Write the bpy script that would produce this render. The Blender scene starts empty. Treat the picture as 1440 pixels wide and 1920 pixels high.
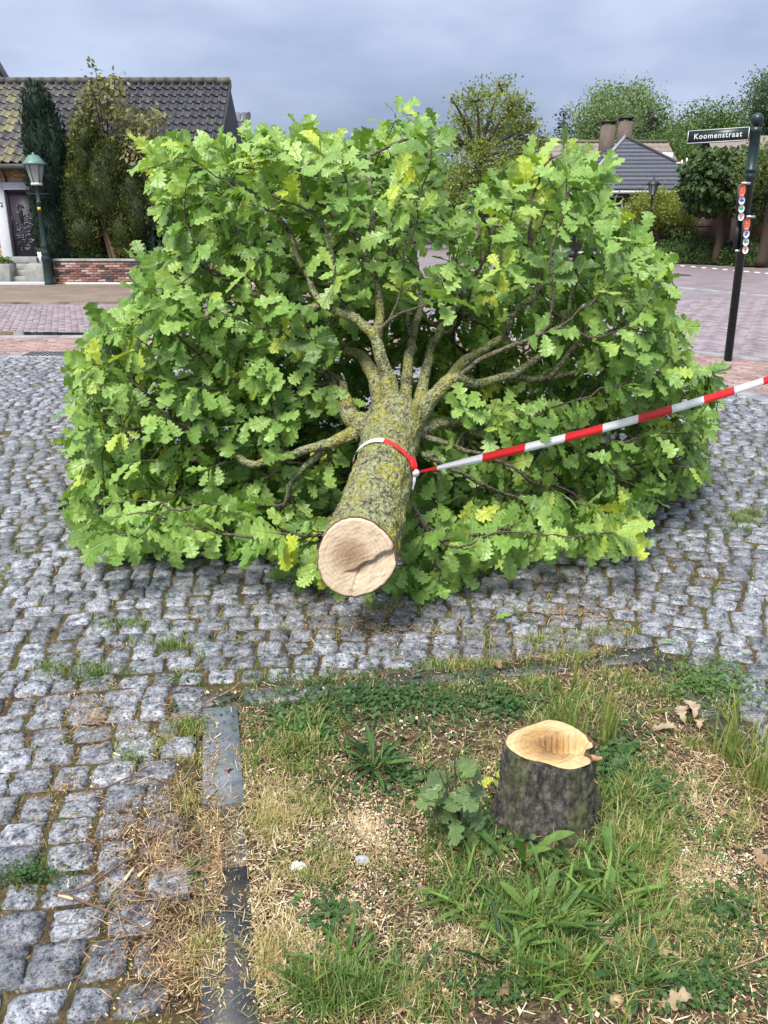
import bpy, math, random
import numpy as np
from mathutils import Vector, noise as mnoise

R = math.radians
rng = np.random.default_rng(7)
random.seed(7)
SC = bpy.context.scene
COL = SC.collection

# ------------------------------------------------------------------ camera
CAM_H = 1.55
PITCH = math.atan(540 / 1560)
cam = bpy.data.cameras.new('camera')
cam.sensor_fit = 'VERTICAL'
cam.sensor_height = 24.0
cam.lens = 1560 / 1920 * 24.0
cam.clip_start = 0.05
cam.clip_end = 2000
camo = bpy.data.objects.new('camera', cam)
camo.location = (0, 0, CAM_H)
camo.rotation_euler = (math.pi / 2 - PITCH, 0, 0)
COL.objects.link(camo)
SC.camera = camo

# ------------------------------------------------------------------ world: overcast sky
SUN_EL, SUN_AZ = R(58), R(-150)      # azimuth measured from +Y towards +X (behind the camera, to the left)
w = bpy.data.worlds.new('World')
SC.world = w
w.use_nodes = True
nt = w.node_tree
nt.nodes.clear()
wo = nt.nodes.new('ShaderNodeOutputWorld')
bg = nt.nodes.new('ShaderNodeBackground')
bg.inputs['Strength'].default_value = 0.1
sky = nt.nodes.new('ShaderNodeTexSky')
sky.sky_type = 'NISHITA'
sky.sun_disc = False
sky.sun_elevation = SUN_EL
sky.sun_rotation = SUN_AZ
tc = nt.nodes.new('ShaderNodeTexCoord')
mp = nt.nodes.new('ShaderNodeMapping')
mp.inputs['Scale'].default_value = (1.0, 1.0, 2.6)
nz = nt.nodes.new('ShaderNodeTexNoise')
nz.inputs['Scale'].default_value = 2.3
nz.inputs['Detail'].default_value = 5
nz.inputs['Roughness'].default_value = 0.5
cr = nt.nodes.new('ShaderNodeValToRGB')
cr.color_ramp.elements[0].position = 0.40
cr.color_ramp.elements[0].color = (0.76, 0.95, 1.40, 1)
cr.color_ramp.elements[1].position = 0.66
cr.color_ramp.elements[1].color = (1.50, 1.72, 2.25, 1)
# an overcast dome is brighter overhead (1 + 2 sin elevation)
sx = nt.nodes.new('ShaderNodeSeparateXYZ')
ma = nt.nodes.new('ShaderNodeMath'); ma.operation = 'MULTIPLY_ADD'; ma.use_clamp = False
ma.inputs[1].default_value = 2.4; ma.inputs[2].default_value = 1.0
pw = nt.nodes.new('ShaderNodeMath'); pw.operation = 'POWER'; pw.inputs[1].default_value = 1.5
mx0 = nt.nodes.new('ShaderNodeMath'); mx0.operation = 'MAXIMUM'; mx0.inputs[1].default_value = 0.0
vm = nt.nodes.new('ShaderNodeVectorMath'); vm.operation = 'SCALE'
mix = nt.nodes.new('ShaderNodeMixRGB'); mix.inputs[0].default_value = 0.97
L = nt.links.new
L(tc.outputs['Generated'], mp.inputs[0]); L(mp.outputs[0], nz.inputs['Vector']); L(nz.outputs[0], cr.inputs[0])
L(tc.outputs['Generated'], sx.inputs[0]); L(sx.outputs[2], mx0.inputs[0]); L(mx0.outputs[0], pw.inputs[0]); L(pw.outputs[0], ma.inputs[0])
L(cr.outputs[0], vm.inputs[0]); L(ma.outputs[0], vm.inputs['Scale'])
L(sky.outputs[0], mix.inputs[1]); L(vm.outputs[0], mix.inputs[2])
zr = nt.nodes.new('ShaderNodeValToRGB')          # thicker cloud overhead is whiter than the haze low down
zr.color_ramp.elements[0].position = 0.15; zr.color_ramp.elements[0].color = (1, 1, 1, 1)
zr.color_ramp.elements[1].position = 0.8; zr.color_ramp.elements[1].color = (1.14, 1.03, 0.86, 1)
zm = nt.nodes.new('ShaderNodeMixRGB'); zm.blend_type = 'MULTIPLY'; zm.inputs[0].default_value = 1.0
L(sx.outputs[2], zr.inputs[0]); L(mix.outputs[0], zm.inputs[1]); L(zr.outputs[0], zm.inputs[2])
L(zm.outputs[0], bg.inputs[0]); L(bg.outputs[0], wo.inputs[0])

# ------------------------------------------------------------------ sun behind the clouds
sl = bpy.data.lights.new('sun', 'SUN')
sl.energy = 1.5
sl.angle = R(22)
sl.color = (1.0, 0.94, 0.84)
so = bpy.data.objects.new('sun', sl)
d = Vector((math.sin(SUN_AZ) * math.cos(SUN_EL), math.cos(SUN_AZ) * math.cos(SUN_EL), math.sin(SUN_EL)))
so.rotation_euler = d.to_track_quat('Z', 'Y').to_euler()
so.location = (-8, -14, 26)
COL.objects.link(so)

SC.view_settings.view_transform = 'Standard'
SC.view_settings.look = 'None'
SC.view_settings.gamma = 1
SC.view_settings.exposure = 1.9
SC.view_settings.use_curve_mapping = False

# ================================================================== helpers
F_ = 1560.0
def ray(px, py):
    u = (px - 720) / F_; v = -(py - 960) / F_
    return np.array([u, math.cos(PITCH) + v * math.sin(PITCH), -math.sin(PITCH) + v * math.cos(PITCH)])
def gnd(px, py, z=0.0):
    r = ray(px, py); t = (z - CAM_H) / r[2]
    return np.array([r[0] * t, r[1] * t, z])
def at(px, py, Y):
    r = ray(px, py); t = Y / r[1]
    return np.array([r[0] * t, Y, CAM_H + r[2] * t])
def proj(P):
    P = np.asarray(P, float)
    dx, dy, dz = P[..., 0], P[..., 1], P[..., 2] - CAM_H
    dep = dy * math.cos(PITCH) - dz * math.sin(PITCH)
    up = dy * math.sin(PITCH) + dz * math.cos(PITCH)
    dep = np.where(np.abs(dep) < 1e-3, 1e-3, dep)
    return 720 + F_ * dx / dep, 960 - F_ * up / dep, dep
def in_poly(x, y, poly):
    x = np.asarray(x, float); y = np.asarray(y, float)
    ins = np.zeros(x.shape, bool)
    n = len(poly)
    for i in range(n):
        x0, y0 = poly[i]; x1, y1 = poly[(i + 1) % n]
        c = ((y0 > y) != (y1 > y)) & (x < (x1 - x0) * (y - y0) / ((y1 - y0) if y1 != y0 else 1e-9) + x0)
        ins ^= c
    return ins
def norm(v):
    v = np.asarray(v, float)
    return v / np.maximum(np.linalg.norm(v, axis=-1, keepdims=True), 1e-9)
def n3(p, s=1.0):
    return mnoise.noise(Vector((float(p[0]) * s, float(p[1]) * s, float(p[2]) * s)))

class MB:
    def __init__(self):
        self.V = []; self.Q = []; self.T = []; self.t = []; self.uv = []; self.n = 0
    def add(self, V, Q=None, T=None, tint=0.5, uv=None):
        V = np.asarray(V, float).reshape(-1, 3)
        if Q is not None and len(Q): self.Q.append(np.asarray(Q, int).reshape(-1, 4) + self.n)
        if T is not None and len(T): self.T.append(np.asarray(T, int).reshape(-1, 3) + self.n)
        tt = np.broadcast_to(np.asarray(tint, float), (len(V),)) if np.ndim(tint) == 0 else np.asarray(tint, float)
        self.V.append(V); self.t.append(tt)
        self.uv.append(np.zeros((len(V), 2)) if uv is None else np.asarray(uv, float))
        self.n += len(V)
        return self
    def mesh(self, name, mat, smooth=True, origin=(0, 0, 0)):
        V = np.concatenate(self.V) - np.asarray(origin, float)
        Q = np.concatenate(self.Q) if self.Q else np.zeros((0, 4), int)
        T = np.concatenate(self.T) if self.T else np.zeros((0, 3), int)
        me = bpy.data.meshes.new(name)
        me.vertices.add(len(V)); me.vertices.foreach_set('co', V.astype(np.float32).ravel())
        loops = np.concatenate([Q.ravel(), T.ravel()]).astype(np.int32)
        me.loops.add(len(loops)); me.loops.foreach_set('vertex_index', loops)
        st = np.concatenate([np.arange(len(Q)) * 4, len(Q) * 4 + np.arange(len(T)) * 3]).astype(np.int32)
        me.polygons.add(len(st)); me.polygons.foreach_set('loop_start', st)
        if smooth: me.polygons.foreach_set('use_smooth', np.ones(len(st), bool))
        a = me.attributes.new('tint', 'FLOAT', 'POINT')
        a.data.foreach_set('value', np.concatenate(self.t).astype(np.float32))
        uv = np.concatenate(self.uv)
        if np.any(uv):
            ul = me.uv_layers.new(name='UVMap')
            ul.data.foreach_set('uv', uv[loops].astype(np.float32).ravel())
        me.update(calc_edges=True)
        me.validate()
        if mat: me.materials.append(mat)
        return me
    def build(self, name, mat, parent=None, kind=None, smooth=True, label=None, cat=None, group=None, loc=None):
        o_ = np.zeros(3) if loc is None else np.asarray(loc, float)
        if loc is None and parent is not None: o_ = wl(parent)
        me = self.mesh(name, mat, smooth, o_)
        return link(name, me, parent, o_, kind, label, cat, group)

def wl(o):
    v = np.zeros(3)
    while o is not None:
        v = v + np.array(o.location); o = o.parent
    return v
def props(o, kind=None, label=None, cat=None, group=None):
    if kind: o['kind'] = kind
    if label: o['label'] = label
    if cat: o['category'] = cat
    if group: o['group'] = group
    return o
def link(name, me, parent=None, loc=(0, 0, 0), kind=None, label=None, cat=None, group=None):
    o = bpy.data.objects.new(name, me)
    COL.objects.link(o)
    if parent is not None:
        o.parent = parent
        o.location = Vector(np.asarray(loc, float) - wl(parent))
    else:
        o.location = Vector(np.asarray(loc, float))
    return props(o, kind, label, cat, group)
def thing(name, loc, label, cat, group=None):
    return link(name, None, None, loc, None, label, cat, group)

# ---- primitive shapes: (V, Q, T)
BQ = [[0, 3, 2, 1], [4, 5, 6, 7], [0, 1, 5, 4], [1, 2, 6, 5], [2, 3, 7, 6], [3, 0, 4, 7]]
def box(x0, x1, y0, y1, z0, z1):
    return np.array([[x0, y0, z0], [x1, y0, z0], [x1, y1, z0], [x0, y1, z0],
                     [x0, y0, z1], [x1, y0, z1], [x1, y1, z1], [x0, y1, z1]], float), BQ
def bbox(x0, x1, y0, y1, z0, z1, b=0.01):
    """box with chamfered corners and a bevelled top"""
    def ring(k, z):
        return [[x0 + k + b, y0 + k, z], [x1 - k - b, y0 + k, z], [x1 - k, y0 + k + b, z], [x1 - k, y1 - k - b, z],
                [x1 - k - b, y1 - k, z], [x0 + k + b, y1 - k, z], [x0 + k, y1 - k - b, z], [x0 + k, y0 + k + b, z]]
    V = np.array(ring(0, z0) + ring(0, z1 - b) + ring(b, z1), float)
    Q = [[r_ * 8 + i, r_ * 8 + (i + 1) % 8, r_ * 8 + 8 + (i + 1) % 8, r_ * 8 + 8 + i] for r_ in range(2) for i in range(8)]
    Q += [[16, 17, 18, 19], [16, 19, 20, 23], [20, 21, 22, 23]]
    return V, Q
def frames(P):
    P = np.asarray(P, float)
    t = np.gradient(P, axis=0); t = norm(t)
    ref = np.array([0, 0, 1.0]) if abs(t[0][2]) < 0.8 else np.array([1.0, 0, 0])
    a = norm(np.cross(t[0], ref)); A = [a]
    for i in range(1, len(P)):
        a = a - t[i] * np.dot(a, t[i]); a = norm(a); A.append(a)
    A = np.array(A); B = np.cross(t, A)
    return t, A, B
def tube(P, rad, seg=8, cap=True, bump=0.0, bs=20.0):
    P = np.asarray(P, float); rad = np.broadcast_to(np.asarray(rad, float), (len(P),))
    t, A, B = frames(P)
    th = np.arange(seg) * 2 * math.pi / seg
    V = P[:, None, :] + rad[:, None, None] * (np.cos(th)[None, :, None] * A[:, None, :] + np.sin(th)[None, :, None] * B[:, None, :])
    if bump:
        for i in range(len(P)):
            for j in range(seg):
                k = 1 + bump * n3(V[i, j], bs)
                V[i, j] = P[i] + (V[i, j] - P[i]) * k
    n = len(P)
    i = np.arange(n - 1)[:, None]; j = np.arange(seg)[None, :]
    Q = np.stack([i * seg + j, i * seg + (j + 1) % seg, (i + 1) * seg + (j + 1) % seg, (i + 1) * seg + j], -1).reshape(-1, 4)
    V = V.reshape(-1, 3); T = []
    if cap:
        V = np.vstack([V, P[0], P[-1]]); a, b = n * seg, n * seg + 1
        for k in range(seg):
            T.append([a, (k + 1) % seg, k]); T.append([b, (n - 1) * seg + k, (n - 1) * seg + (k + 1) % seg])
    return V, Q, T
def lathe(prof, c=(0, 0, 0), seg=20, lean=(0, 0)):
    """prof: list of (radius, z); closed by tiny radii"""
    P = np.array([[c[0] + lean[0] * z, c[1] + lean[1] * z, c[2] + z] for r_, z in prof]); rad = [r_ for r_, z in prof]
    th = np.arange(seg) * 2 * math.pi / seg
    V = np.array([[p[0] + r_ * math.cos(a), p[1] + r_ * math.sin(a), p[2]] for p, r_ in zip(P, rad) for a in th])
    n = len(prof); Q = []
    for i in range(n - 1):
        for j in range(seg):
            Q.append([i * seg + j, i * seg + (j + 1) % seg, (i + 1) * seg + (j + 1) % seg, (i + 1) * seg + j])
    return V, Q
def quad_strip(Lp, Rp):
    n = len(Lp)
    V = np.empty((2 * n, 3)); V[0::2] = Lp; V[1::2] = Rp
    Q = [[2 * i, 2 * i + 1, 2 * i + 3, 2 * i + 2] for i in range(n - 1)]
    return V, Q
def sheet(poly, z):
    """filled polygon (convex or not) at a height: fan by mathutils tessellation"""
    from mathutils.geometry import tessellate_polygon
    pts = [Vector((p[0], p[1], 0)) for p in poly]
    T = tessellate_polygon([pts])
    V = np.array([[p[0], p[1], z] for p in poly])
    T = [list(t) for t in T]
    for t in T:
        a, b, c = V[t[0]], V[t[1]], V[t[2]]
        if np.cross(b - a, c - a)[2] < 0: t[1], t[2] = t[2], t[1]
    return V, None, T

# ================================================================== materials
def nd(nt, typ, ins=None, **pr):
    n = nt.nodes.new(typ)
    for k, v in pr.items(): setattr(n, k, v)
    for k, v in (ins or {}).items():
        if isinstance(v, bpy.types.NodeSocket): nt.links.new(v, n.inputs[k])
        else: n.inputs[k].default_value = v
    return n
def ramp(nt, fac, stops, interp='LINEAR'):
    n = nt.nodes.new('ShaderNodeValToRGB'); cr_ = n.color_ramp; cr_.interpolation = interp
    while len(cr_.elements) < len(stops): cr_.elements.new(0.5)
    for e, (p, c) in zip(cr_.elements, stops):
        e.position = p
        e.color = (c[0], c[1], c[2], 1) if not np.isscalar(c) else (c, c, c, 1)
    nt.links.new(fac, n.inputs[0]); return n.outputs[0]
def noise_(nt, scale, detail=4, rough=0.6, vec=None, dist=0.0):
    n = nd(nt, 'ShaderNodeTexNoise', {'Scale': scale, 'Detail': detail, 'Roughness': rough, 'Distortion': dist})
    if vec is not None: nt.links.new(vec, n.inputs['Vector'])
    return n.outputs[0]
def mixc(nt, fac, a, b, mode='MIX'):
    n = nt.nodes.new('ShaderNodeMixRGB'); n.blend_type = mode
    for i, v in enumerate((fac, a, b)):
        if isinstance(v, bpy.types.NodeSocket): nt.links.new(v, n.inputs[i])
        elif i == 0: n.inputs[0].default_value = v
        else: n.inputs[i].default_value = (*v, 1) if not np.isscalar(v) else (v, v, v, 1)
    return n.outputs[0]
def base(name):
    m = bpy.data.materials.new(name); m.use_nodes = True
    nt = m.node_tree; nt.nodes.clear()
    out = nt.nodes.new('ShaderNodeOutputMaterial')
    b = nt.nodes.new('ShaderNodeBsdfPrincipled')
    nt.links.new(b.outputs[0], out.inputs[0])
    return m, nt, b, out
def setc(nt, b, key, v):
    if isinstance(v, bpy.types.NodeSocket): nt.links.new(v, b.inputs[key])
    else: b.inputs[key].default_value = (*v, 1) if not np.isscalar(v) else v
def bumpn(nt, b, h, strength=0.4, dist=0.01):
    n = nd(nt, 'ShaderNodeBump', {'Strength': strength, 'Distance': dist, 'Height': h})
    nt.links.new(n.outputs[0], b.inputs['Normal'])
def tint_(nt): return nd(nt, 'ShaderNodeAttribute', attribute_name='tint').outputs['Fac']
def wpos(nt): return nd(nt, 'ShaderNodeNewGeometry').outputs['Position']

def simple(name, col, rough=0.6, metal=0.0, var=0.0, scale=8, bump=0.0, coat=0.0, trans=0.0):
    m, nt, b, _ = base(name)
    c = col
    if var or bump:
        v = noise_(nt, scale, 5, 0.65, wpos(nt))
        f = ramp(nt, v, [(0.3, 1 - var), (0.7, 1 + var)])
        c = mixc(nt, 1.0, col, f, 'MULTIPLY')
        if bump: bumpn(nt, b, v, bump, 0.02)
    setc(nt, b, 'Base Color', c); b.inputs['Roughness'].default_value = rough
    b.inputs['Metallic'].default_value = metal
    if trans: b.inputs['Transmission Weight'].default_value = trans
    return m
def tinted(name, stops, rough=0.75, scale=60, var=0.25, bump=0.3, dist=0.004, spec=0.5, stain=None):
    """colour by the piece's own tint, grain from noise"""
    m, nt, b, _ = base(name)
    c = ramp(nt, tint_(nt), stops)
    v = noise_(nt, scale, 5, 0.7, wpos(nt))
    c = mixc(nt, 1.0, c, ramp(nt, v, [(0.25, 1 - var), (0.75, 1 + var)]), 'MULTIPLY')
    if stain:
        s = noise_(nt, stain[0], 4, 0.6, wpos(nt))
        c = mixc(nt, ramp(nt, s, [(stain[1], 0.0), (stain[2], stain[4] if len(stain) > 4 else 1.0)]), c, stain[3])
    setc(nt, b, 'Base Color', c); b.inputs['Roughness'].default_value = rough
    b.inputs['Specular IOR Level'].default_value = spec
    if bump: bumpn(nt, b, v, bump, dist)
    return m
def foliage(name, stops, trans=0.35, rough=0.5, spec=0.4, back=1.15):
    m, nt, b, out = base(name)
    c = ramp(nt, tint_(nt), stops)
    c = mixc(nt, 1.0, c, ramp(nt, noise_(nt, 45, 4, 0.65, wpos(nt)), [(0.3, 0.70), (0.7, 1.25)]), 'MULTIPLY')
    setc(nt, b, 'Base Color', c); b.inputs['Roughness'].default_value = rough
    b.inputs['Specular IOR Level'].default_value = spec
    tr = nd(nt, 'ShaderNodeBsdfTranslucent')
    nt.links.new(mixc(nt, 1.0, c, (1.1 * back, 1.25 * back, 0.6), 'MULTIPLY'), tr.inputs[0])
    ms = nd(nt, 'ShaderNodeMixShader', {0: trans, 1: b.outputs[0], 2: tr.outputs[0]})
    nt.links.new(ms.outputs[0], out.inputs[0])
    return m

# -- the felled oak's leaves: veins from the leaf's own UV
def m_oak_leaf(name='oak_leaf', stops=((0.0, (0.045, 0.110, 0.018)), (0.45, (0.165, 0.310, 0.055)), (0.8, (0.290, 0.450, 0.110)), (1.0, (0.45, 0.53, 0.05)))):
    m, nt, b, out = base(name)
    c = ramp(nt, tint_(nt), list(stops))
    uv = nd(nt, 'ShaderNodeTexCoord').outputs['UV']
    sp = nd(nt, 'ShaderNodeSeparateXYZ', {0: uv})
    ax = nd(nt, 'ShaderNodeMath', {0: nd(nt, 'ShaderNodeMath', {0: sp.outputs[0], 1: 0.5}, operation='SUBTRACT').outputs[0]}, operation='ABSOLUTE').outputs[0]
    rib = ramp(nt, ax, [(0.0, 1.0), (0.022, 0.0)])
    s1 = nd(nt, 'ShaderNodeMath', {0: ax, 1: -0.9, 2: sp.outputs[1]}, operation='MULTIPLY_ADD').outputs[0]
    s2 = nd(nt, 'ShaderNodeMath', {0: s1, 1: 6.6}, operation='MULTIPLY').outputs[0]
    s3 = nd(nt, 'ShaderNodeMath', {0: s2}, operation='FRACT').outputs[0]
    side = ramp(nt, s3, [(0.0, 1.0), (0.10, 0.0), (0.92, 0.0), (1.0, 1.0)])
    vein = nd(nt, 'ShaderNodeMath', {0: rib, 1: nd(nt, 'ShaderNodeMath', {0: side, 1: 0.55}, operation='MULTIPLY').outputs[0]}, operation='MAXIMUM').outputs[0]
    blot = noise_(nt, 38, 3, 0.6, wpos(nt))
    c = mixc(nt, 1.0, c, ramp(nt, blot, [(0.3, 0.82), (0.7, 1.15)]), 'MULTIPLY')
    c = mixc(nt, nd(nt, 'ShaderNodeMath', {0: vein, 1: 0.6}, operation='MULTIPLY').outputs[0], c, (0.30, 0.38, 0.14))
    geo = nd(nt, 'ShaderNodeNewGeometry')
    c2 = mixc(nt, nd(nt, 'ShaderNodeMath', {0: geo.outputs['Backfacing'], 1: 0.35}, operation='MULTIPLY').outputs[0], c, (0.20, 0.30, 0.13))
    setc(nt, b, 'Base Color', c2); b.inputs['Roughness'].default_value = 0.42
    b.inputs['Specular IOR Level'].default_value = 0.5
    bumpn(nt, b, nd(nt, 'ShaderNodeMath', {0: vein, 1: -1.0}, operation='MULTIPLY').outputs[0], 0.8, 0.003)
    tr = nd(nt, 'ShaderNodeBsdfTranslucent')
    nt.links.new(mixc(nt, 1.0, c, (1.5, 1.55, 0.6), 'MULTIPLY'), tr.inputs[0])
    ms = nd(nt, 'ShaderNodeMixShader', {0: 0.24, 1: b.outputs[0], 2: tr.outputs[0]})
    nt.links.new(ms.outputs[0], out.inputs[0])
    return m
M = {}
M['oak_leaf'] = m_oak_leaf()
M['sprout_leaf'] = m_oak_leaf('sprout_leaf', ((0.0, (0.075, 0.125, 0.050)), (0.5, (0.12, 0.20, 0.065)), (1.0, (0.20, 0.26, 0.07))))

def m_bark():
    m, nt, b, _ = base('lichen_bark')
    p = wpos(nt)
    thick = tint_(nt)                     # 1 on the old trunk, 0 on thin twigs
    f1 = noise_(nt, 70, 6, 0.72, p)
    f2 = noise_(nt, 17, 4, 0.6, p)
    f3 = noise_(nt, 8, 4, 0.65, p)
    bark = ramp(nt, f1, [(0.36, (0.016, 0.013, 0.010)), (0.48, (0.11, 0.095, 0.070)), (0.68, (0.31, 0.30, 0.25))])
    twig = ramp(nt, f1, [(0.3, (0.055, 0.042, 0.030)), (0.7, (0.20, 0.17, 0.13))])
    bark = mixc(nt, ramp(nt, thick, [(0.06, 0.0), (0.35, 1.0)]), twig, bark)
    vor = nd(nt, 'ShaderNodeTexVoronoi', {'Vector': p, 'Scale': 95.0}).outputs['Distance']
    lich = ramp(nt, f1, [(0.34, (0.10, 0.115, 0.045)), (0.46, (0.27, 0.295, 0.14)), (0.7, (0.46, 0.48, 0.28))])
    k = mixc(nt, 1.0, ramp(nt, f2, [(0.34, 0.0), (0.52, 1.0)]), ramp(nt, f1, [(0.36, 0.0), (0.5, 1.0)]), 'MULTIPLY')
    k = mixc(nt, 1.0, k, ramp(nt, thick, [(0.12, 0.0), (0.42, 0.95)]), 'MULTIPLY')
    c = mixc(nt, k, bark, lich)
    yel = ramp(nt, f1, [(0.35, (0.20, 0.19, 0.02)), (0.7, (0.46, 0.42, 0.05))])
    ky = mixc(nt, 1.0, ramp(nt, f3, [(0.46, 0.0), (0.58, 1.0)]), ramp(nt, noise_(nt, 45, 4, 0.7, p), [(0.44, 0.0), (0.56, 1.0)]), 'MULTIPLY')
    ky = mixc(nt, 1.0, ky, ramp(nt, thick, [(0.35, 0.0), (0.75, 0.9)]), 'MULTIPLY')
    c = mixc(nt, ky, c, yel)
    setc(nt, b, 'Base Color', c); b.inputs['Roughness'].default_value = 0.9
    b.inputs['Specular IOR Level'].default_value = 0.2
    bumpn(nt, b, mixc(nt, 0.4, f1, vor), 1.0, 0.022)
    return m
M['bark'] = m_bark()
def m_stumpbark():
    m, nt, b, _ = base('stump_bark')
    p = nd(nt, 'ShaderNodeMapping', {'Vector': wpos(nt), 'Scale': (1, 1, 0.45)}).outputs[0]
    f1 = noise_(nt, 60, 6, 0.75, p); f2 = noise_(nt, 9, 4, 0.6, p)
    c = ramp(nt, f1, [(0.36, (0.009, 0.008, 0.007)), (0.49, (0.062, 0.056, 0.048)), (0.68, (0.21, 0.20, 0.185))])
    moss = ramp(nt, f1, [(0.3, (0.03, 0.035, 0.012)), (0.7, (0.16, 0.18, 0.06))])
    c = mixc(nt, ramp(nt, f2, [(0.44, 0.0), (0.60, 0.85)]), c, moss)
    setc(nt, b, 'Base Color', c); b.inputs['Roughness'].default_value = 0.9
    bumpn(nt, b, f1, 1.0, 0.015)
    return m
M['stump_bark'] = m_stumpbark()
def m_wood(name, c0, c1, c2, cen=(0, 0), ring=60):
    """sawn end grain: growth rings about the pith, saw marks across (object space, metres)"""
    m, nt, b, _ = base(name)
    uv = nd(nt, 'ShaderNodeTexCoord').outputs['UV']
    v = nd(nt, 'ShaderNodeMapping', {'Vector': uv, 'Location': (-cen[0], -cen[1], 0)}).outputs[0]
    dn = noise_(nt, 9, 3, 0.5, v)
    ln = nd(nt, 'ShaderNodeVectorMath', {0: v}, operation='LENGTH').outputs['Value']
    rr = nd(nt, 'ShaderNodeMath', {0: dn, 1: 0.025, 2: ln}, operation='MULTIPLY_ADD').outputs[0]
    wv = nd(nt, 'ShaderNodeMath', {0: nd(nt, 'ShaderNodeMath', {0: rr, 1: ring * 6.28}, operation='MULTIPLY').outputs[0]}, operation='SINE').outputs[0]
    grain = noise_(nt, 60, 7, 0.75, nd(nt, 'ShaderNodeMapping', {'Vector': v, 'Rotation': (0, 0, R(33)), 'Scale': (3.0, 0.60, 1)}, vector_type='TEXTURE').outputs[0])
    c = ramp(nt, rr, [(0.02, c0), (0.075, c1), (0.10, c2), (0.15, c2)])
    c = mixc(nt, 1.0, c, ramp(nt, grain, [(0.30, 0.42), (0.50, 0.98), (0.72, 1.25)]), 'MULTIPLY')
    c = mixc(nt, 0.28, c, mixc(nt, 1.0, c, ramp(nt, wv, [(0.0, 0.75), (1.0, 1.15)]), 'MULTIPLY'))
    st = noise_(nt, 14, 5, 0.7, v)
    c = mixc(nt, ramp(nt, st, [(0.60, 0.0), (0.76, 0.45)]), c, (c0[0] * 0.5, c0[1] * 0.45, c0[2] * 0.45))
    setc(nt, b, 'Base Color', c); b.inputs['Roughness'].default_value = 0.75
    bumpn(nt, b, grain, 0.35, 0.0022)
    return m
M['cut_wood'] = m_wood('cut_wood', (0.30, 0.195, 0.115), (0.46, 0.335, 0.215), (0.62, 0.49, 0.345))
M['stump_wood'] = m_wood('stump_wood', (0.24, 0.125, 0.045), (0.40, 0.25, 0.10), (0.56, 0.40, 0.205), ring=75)
def m_granite():
    m, nt, b, _ = base('granite')
    p = wpos(nt)
    f1 = noise_(nt, 110, 4, 0.7, p); f2 = noise_(nt, 24, 6, 0.75, p); f3 = noise_(nt, 240, 2, 0.6, p)
    c = ramp(nt, f2, [(0.37, (0.028, 0.031, 0.040)), (0.46, (0.155, 0.165, 0.190)), (0.62, (0.34, 0.355, 0.395))])
    c = mixc(nt, 1.0, c, ramp(nt, f1, [(0.36, 0.16), (0.47, 0.95), (0.66, 1.3)]), 'MULTIPLY')
    c = mixc(nt, 1.0, c, ramp(nt, f3, [(0.35, 0.75), (0.6, 1.12)]), 'MULTIPLY')
    c = mixc(nt, 1.0, c, ramp(nt, tint_(nt), [(0.0, 0.55), (1.0, 1.25)]), 'MULTIPLY')
    setc(nt, b, 'Base Color', c)
    setc(nt, b, 'Roughness', ramp(nt, f2, [(0.3, 0.28), (0.7, 0.5)]))
    bumpn(nt, b, mixc(nt, 0.5, f1, f2), 0.7, 0.010)
    return m
M['granite'] = m_granite()
def m_ground(name, cols, scales=(3, 25, 120), moss=None, rough=0.95, bump=0.8):
    m, nt, b, _ = base(name)
    p = wpos(nt)
    a, c_, e = (noise_(nt, s, 5, 0.68, p) for s in scales)
    c = ramp(nt, c_, [(0.3, cols[0]), (0.5, cols[1]), (0.7, cols[2])])
    c = mixc(nt, 1.0, c, ramp(nt, e, [(0.3, 0.55), (0.7, 1.4)]), 'MULTIPLY')
    if moss: c = mixc(nt, ramp(nt, a, [(moss[1], 0.0), (moss[2], 0.9)]), c, moss[0])
    setc(nt, b, 'Base Color', c); b.inputs['Roughness'].default_value = rough
    b.inputs['Specular IOR Level'].default_value = 0.25
    bumpn(nt, b, e, bump, 0.01)
    return m
M['joint'] = m_ground('joint_soil', ((0.024, 0.019, 0.012), (0.075, 0.056, 0.030), (0.16, 0.12, 0.06)), moss=((0.075, 0.075, 0.020), 0.48, 0.60))
M['soil'] = m_ground('pit_soil', ((0.025, 0.019, 0.014), (0.085, 0.060, 0.038), (0.24, 0.18, 0.115)), (6, 45, 190))
M['earth'] = m_ground('earth', ((0.05, 0.045, 0.03), (0.09, 0.08, 0.05), (0.07, 0.10, 0.03)), (0.2, 1.2, 9))
def m_bluestone():
    m, nt, b, _ = base('bluestone')
    p = wpos(nt)
    f = noise_(nt, 14, 5, 0.65, p); g = noise_(nt, 70, 4, 0.6, p)
    c = ramp(nt, tint_(nt), [(0.0, (0.022, 0.023, 0.026)), (1.0, (0.135, 0.155, 0.185))])
    c = mixc(nt, 1.0, c, ramp(nt, f, [(0.3, 0.6), (0.7, 1.45)]), 'MULTIPLY')
    c = mixc(nt, ramp(nt, g, [(0.60, 0.0), (0.70, 0.5)]), c, (0.33, 0.33, 0.31))
    c = mixc(nt, ramp(nt, noise_(nt, 7, 5, 0.7, p), [(0.48, 0.0), (0.62, 0.75)]), c, (0.075, 0.058, 0.036))
    setc(nt, b, 'Base Color', c); setc(nt, b, 'Roughness', ramp(nt, f, [(0.3, 0.3), (0.7, 0.6)]))
    bumpn(nt, b, f, 0.5, 0.01)
    return m
M['bluestone'] = m_bluestone()
M['litter'] = tinted('litter', [(0.0, (0.035, 0.022, 0.014)), (0.3, (0.12, 0.065, 0.030)), (0.55, (0.27, 0.165, 0.075)), (0.8, (0.48, 0.36, 0.20)), (1.0, (0.66, 0.58, 0.42))], 0.85, 90, 0.2, 0)
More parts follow.
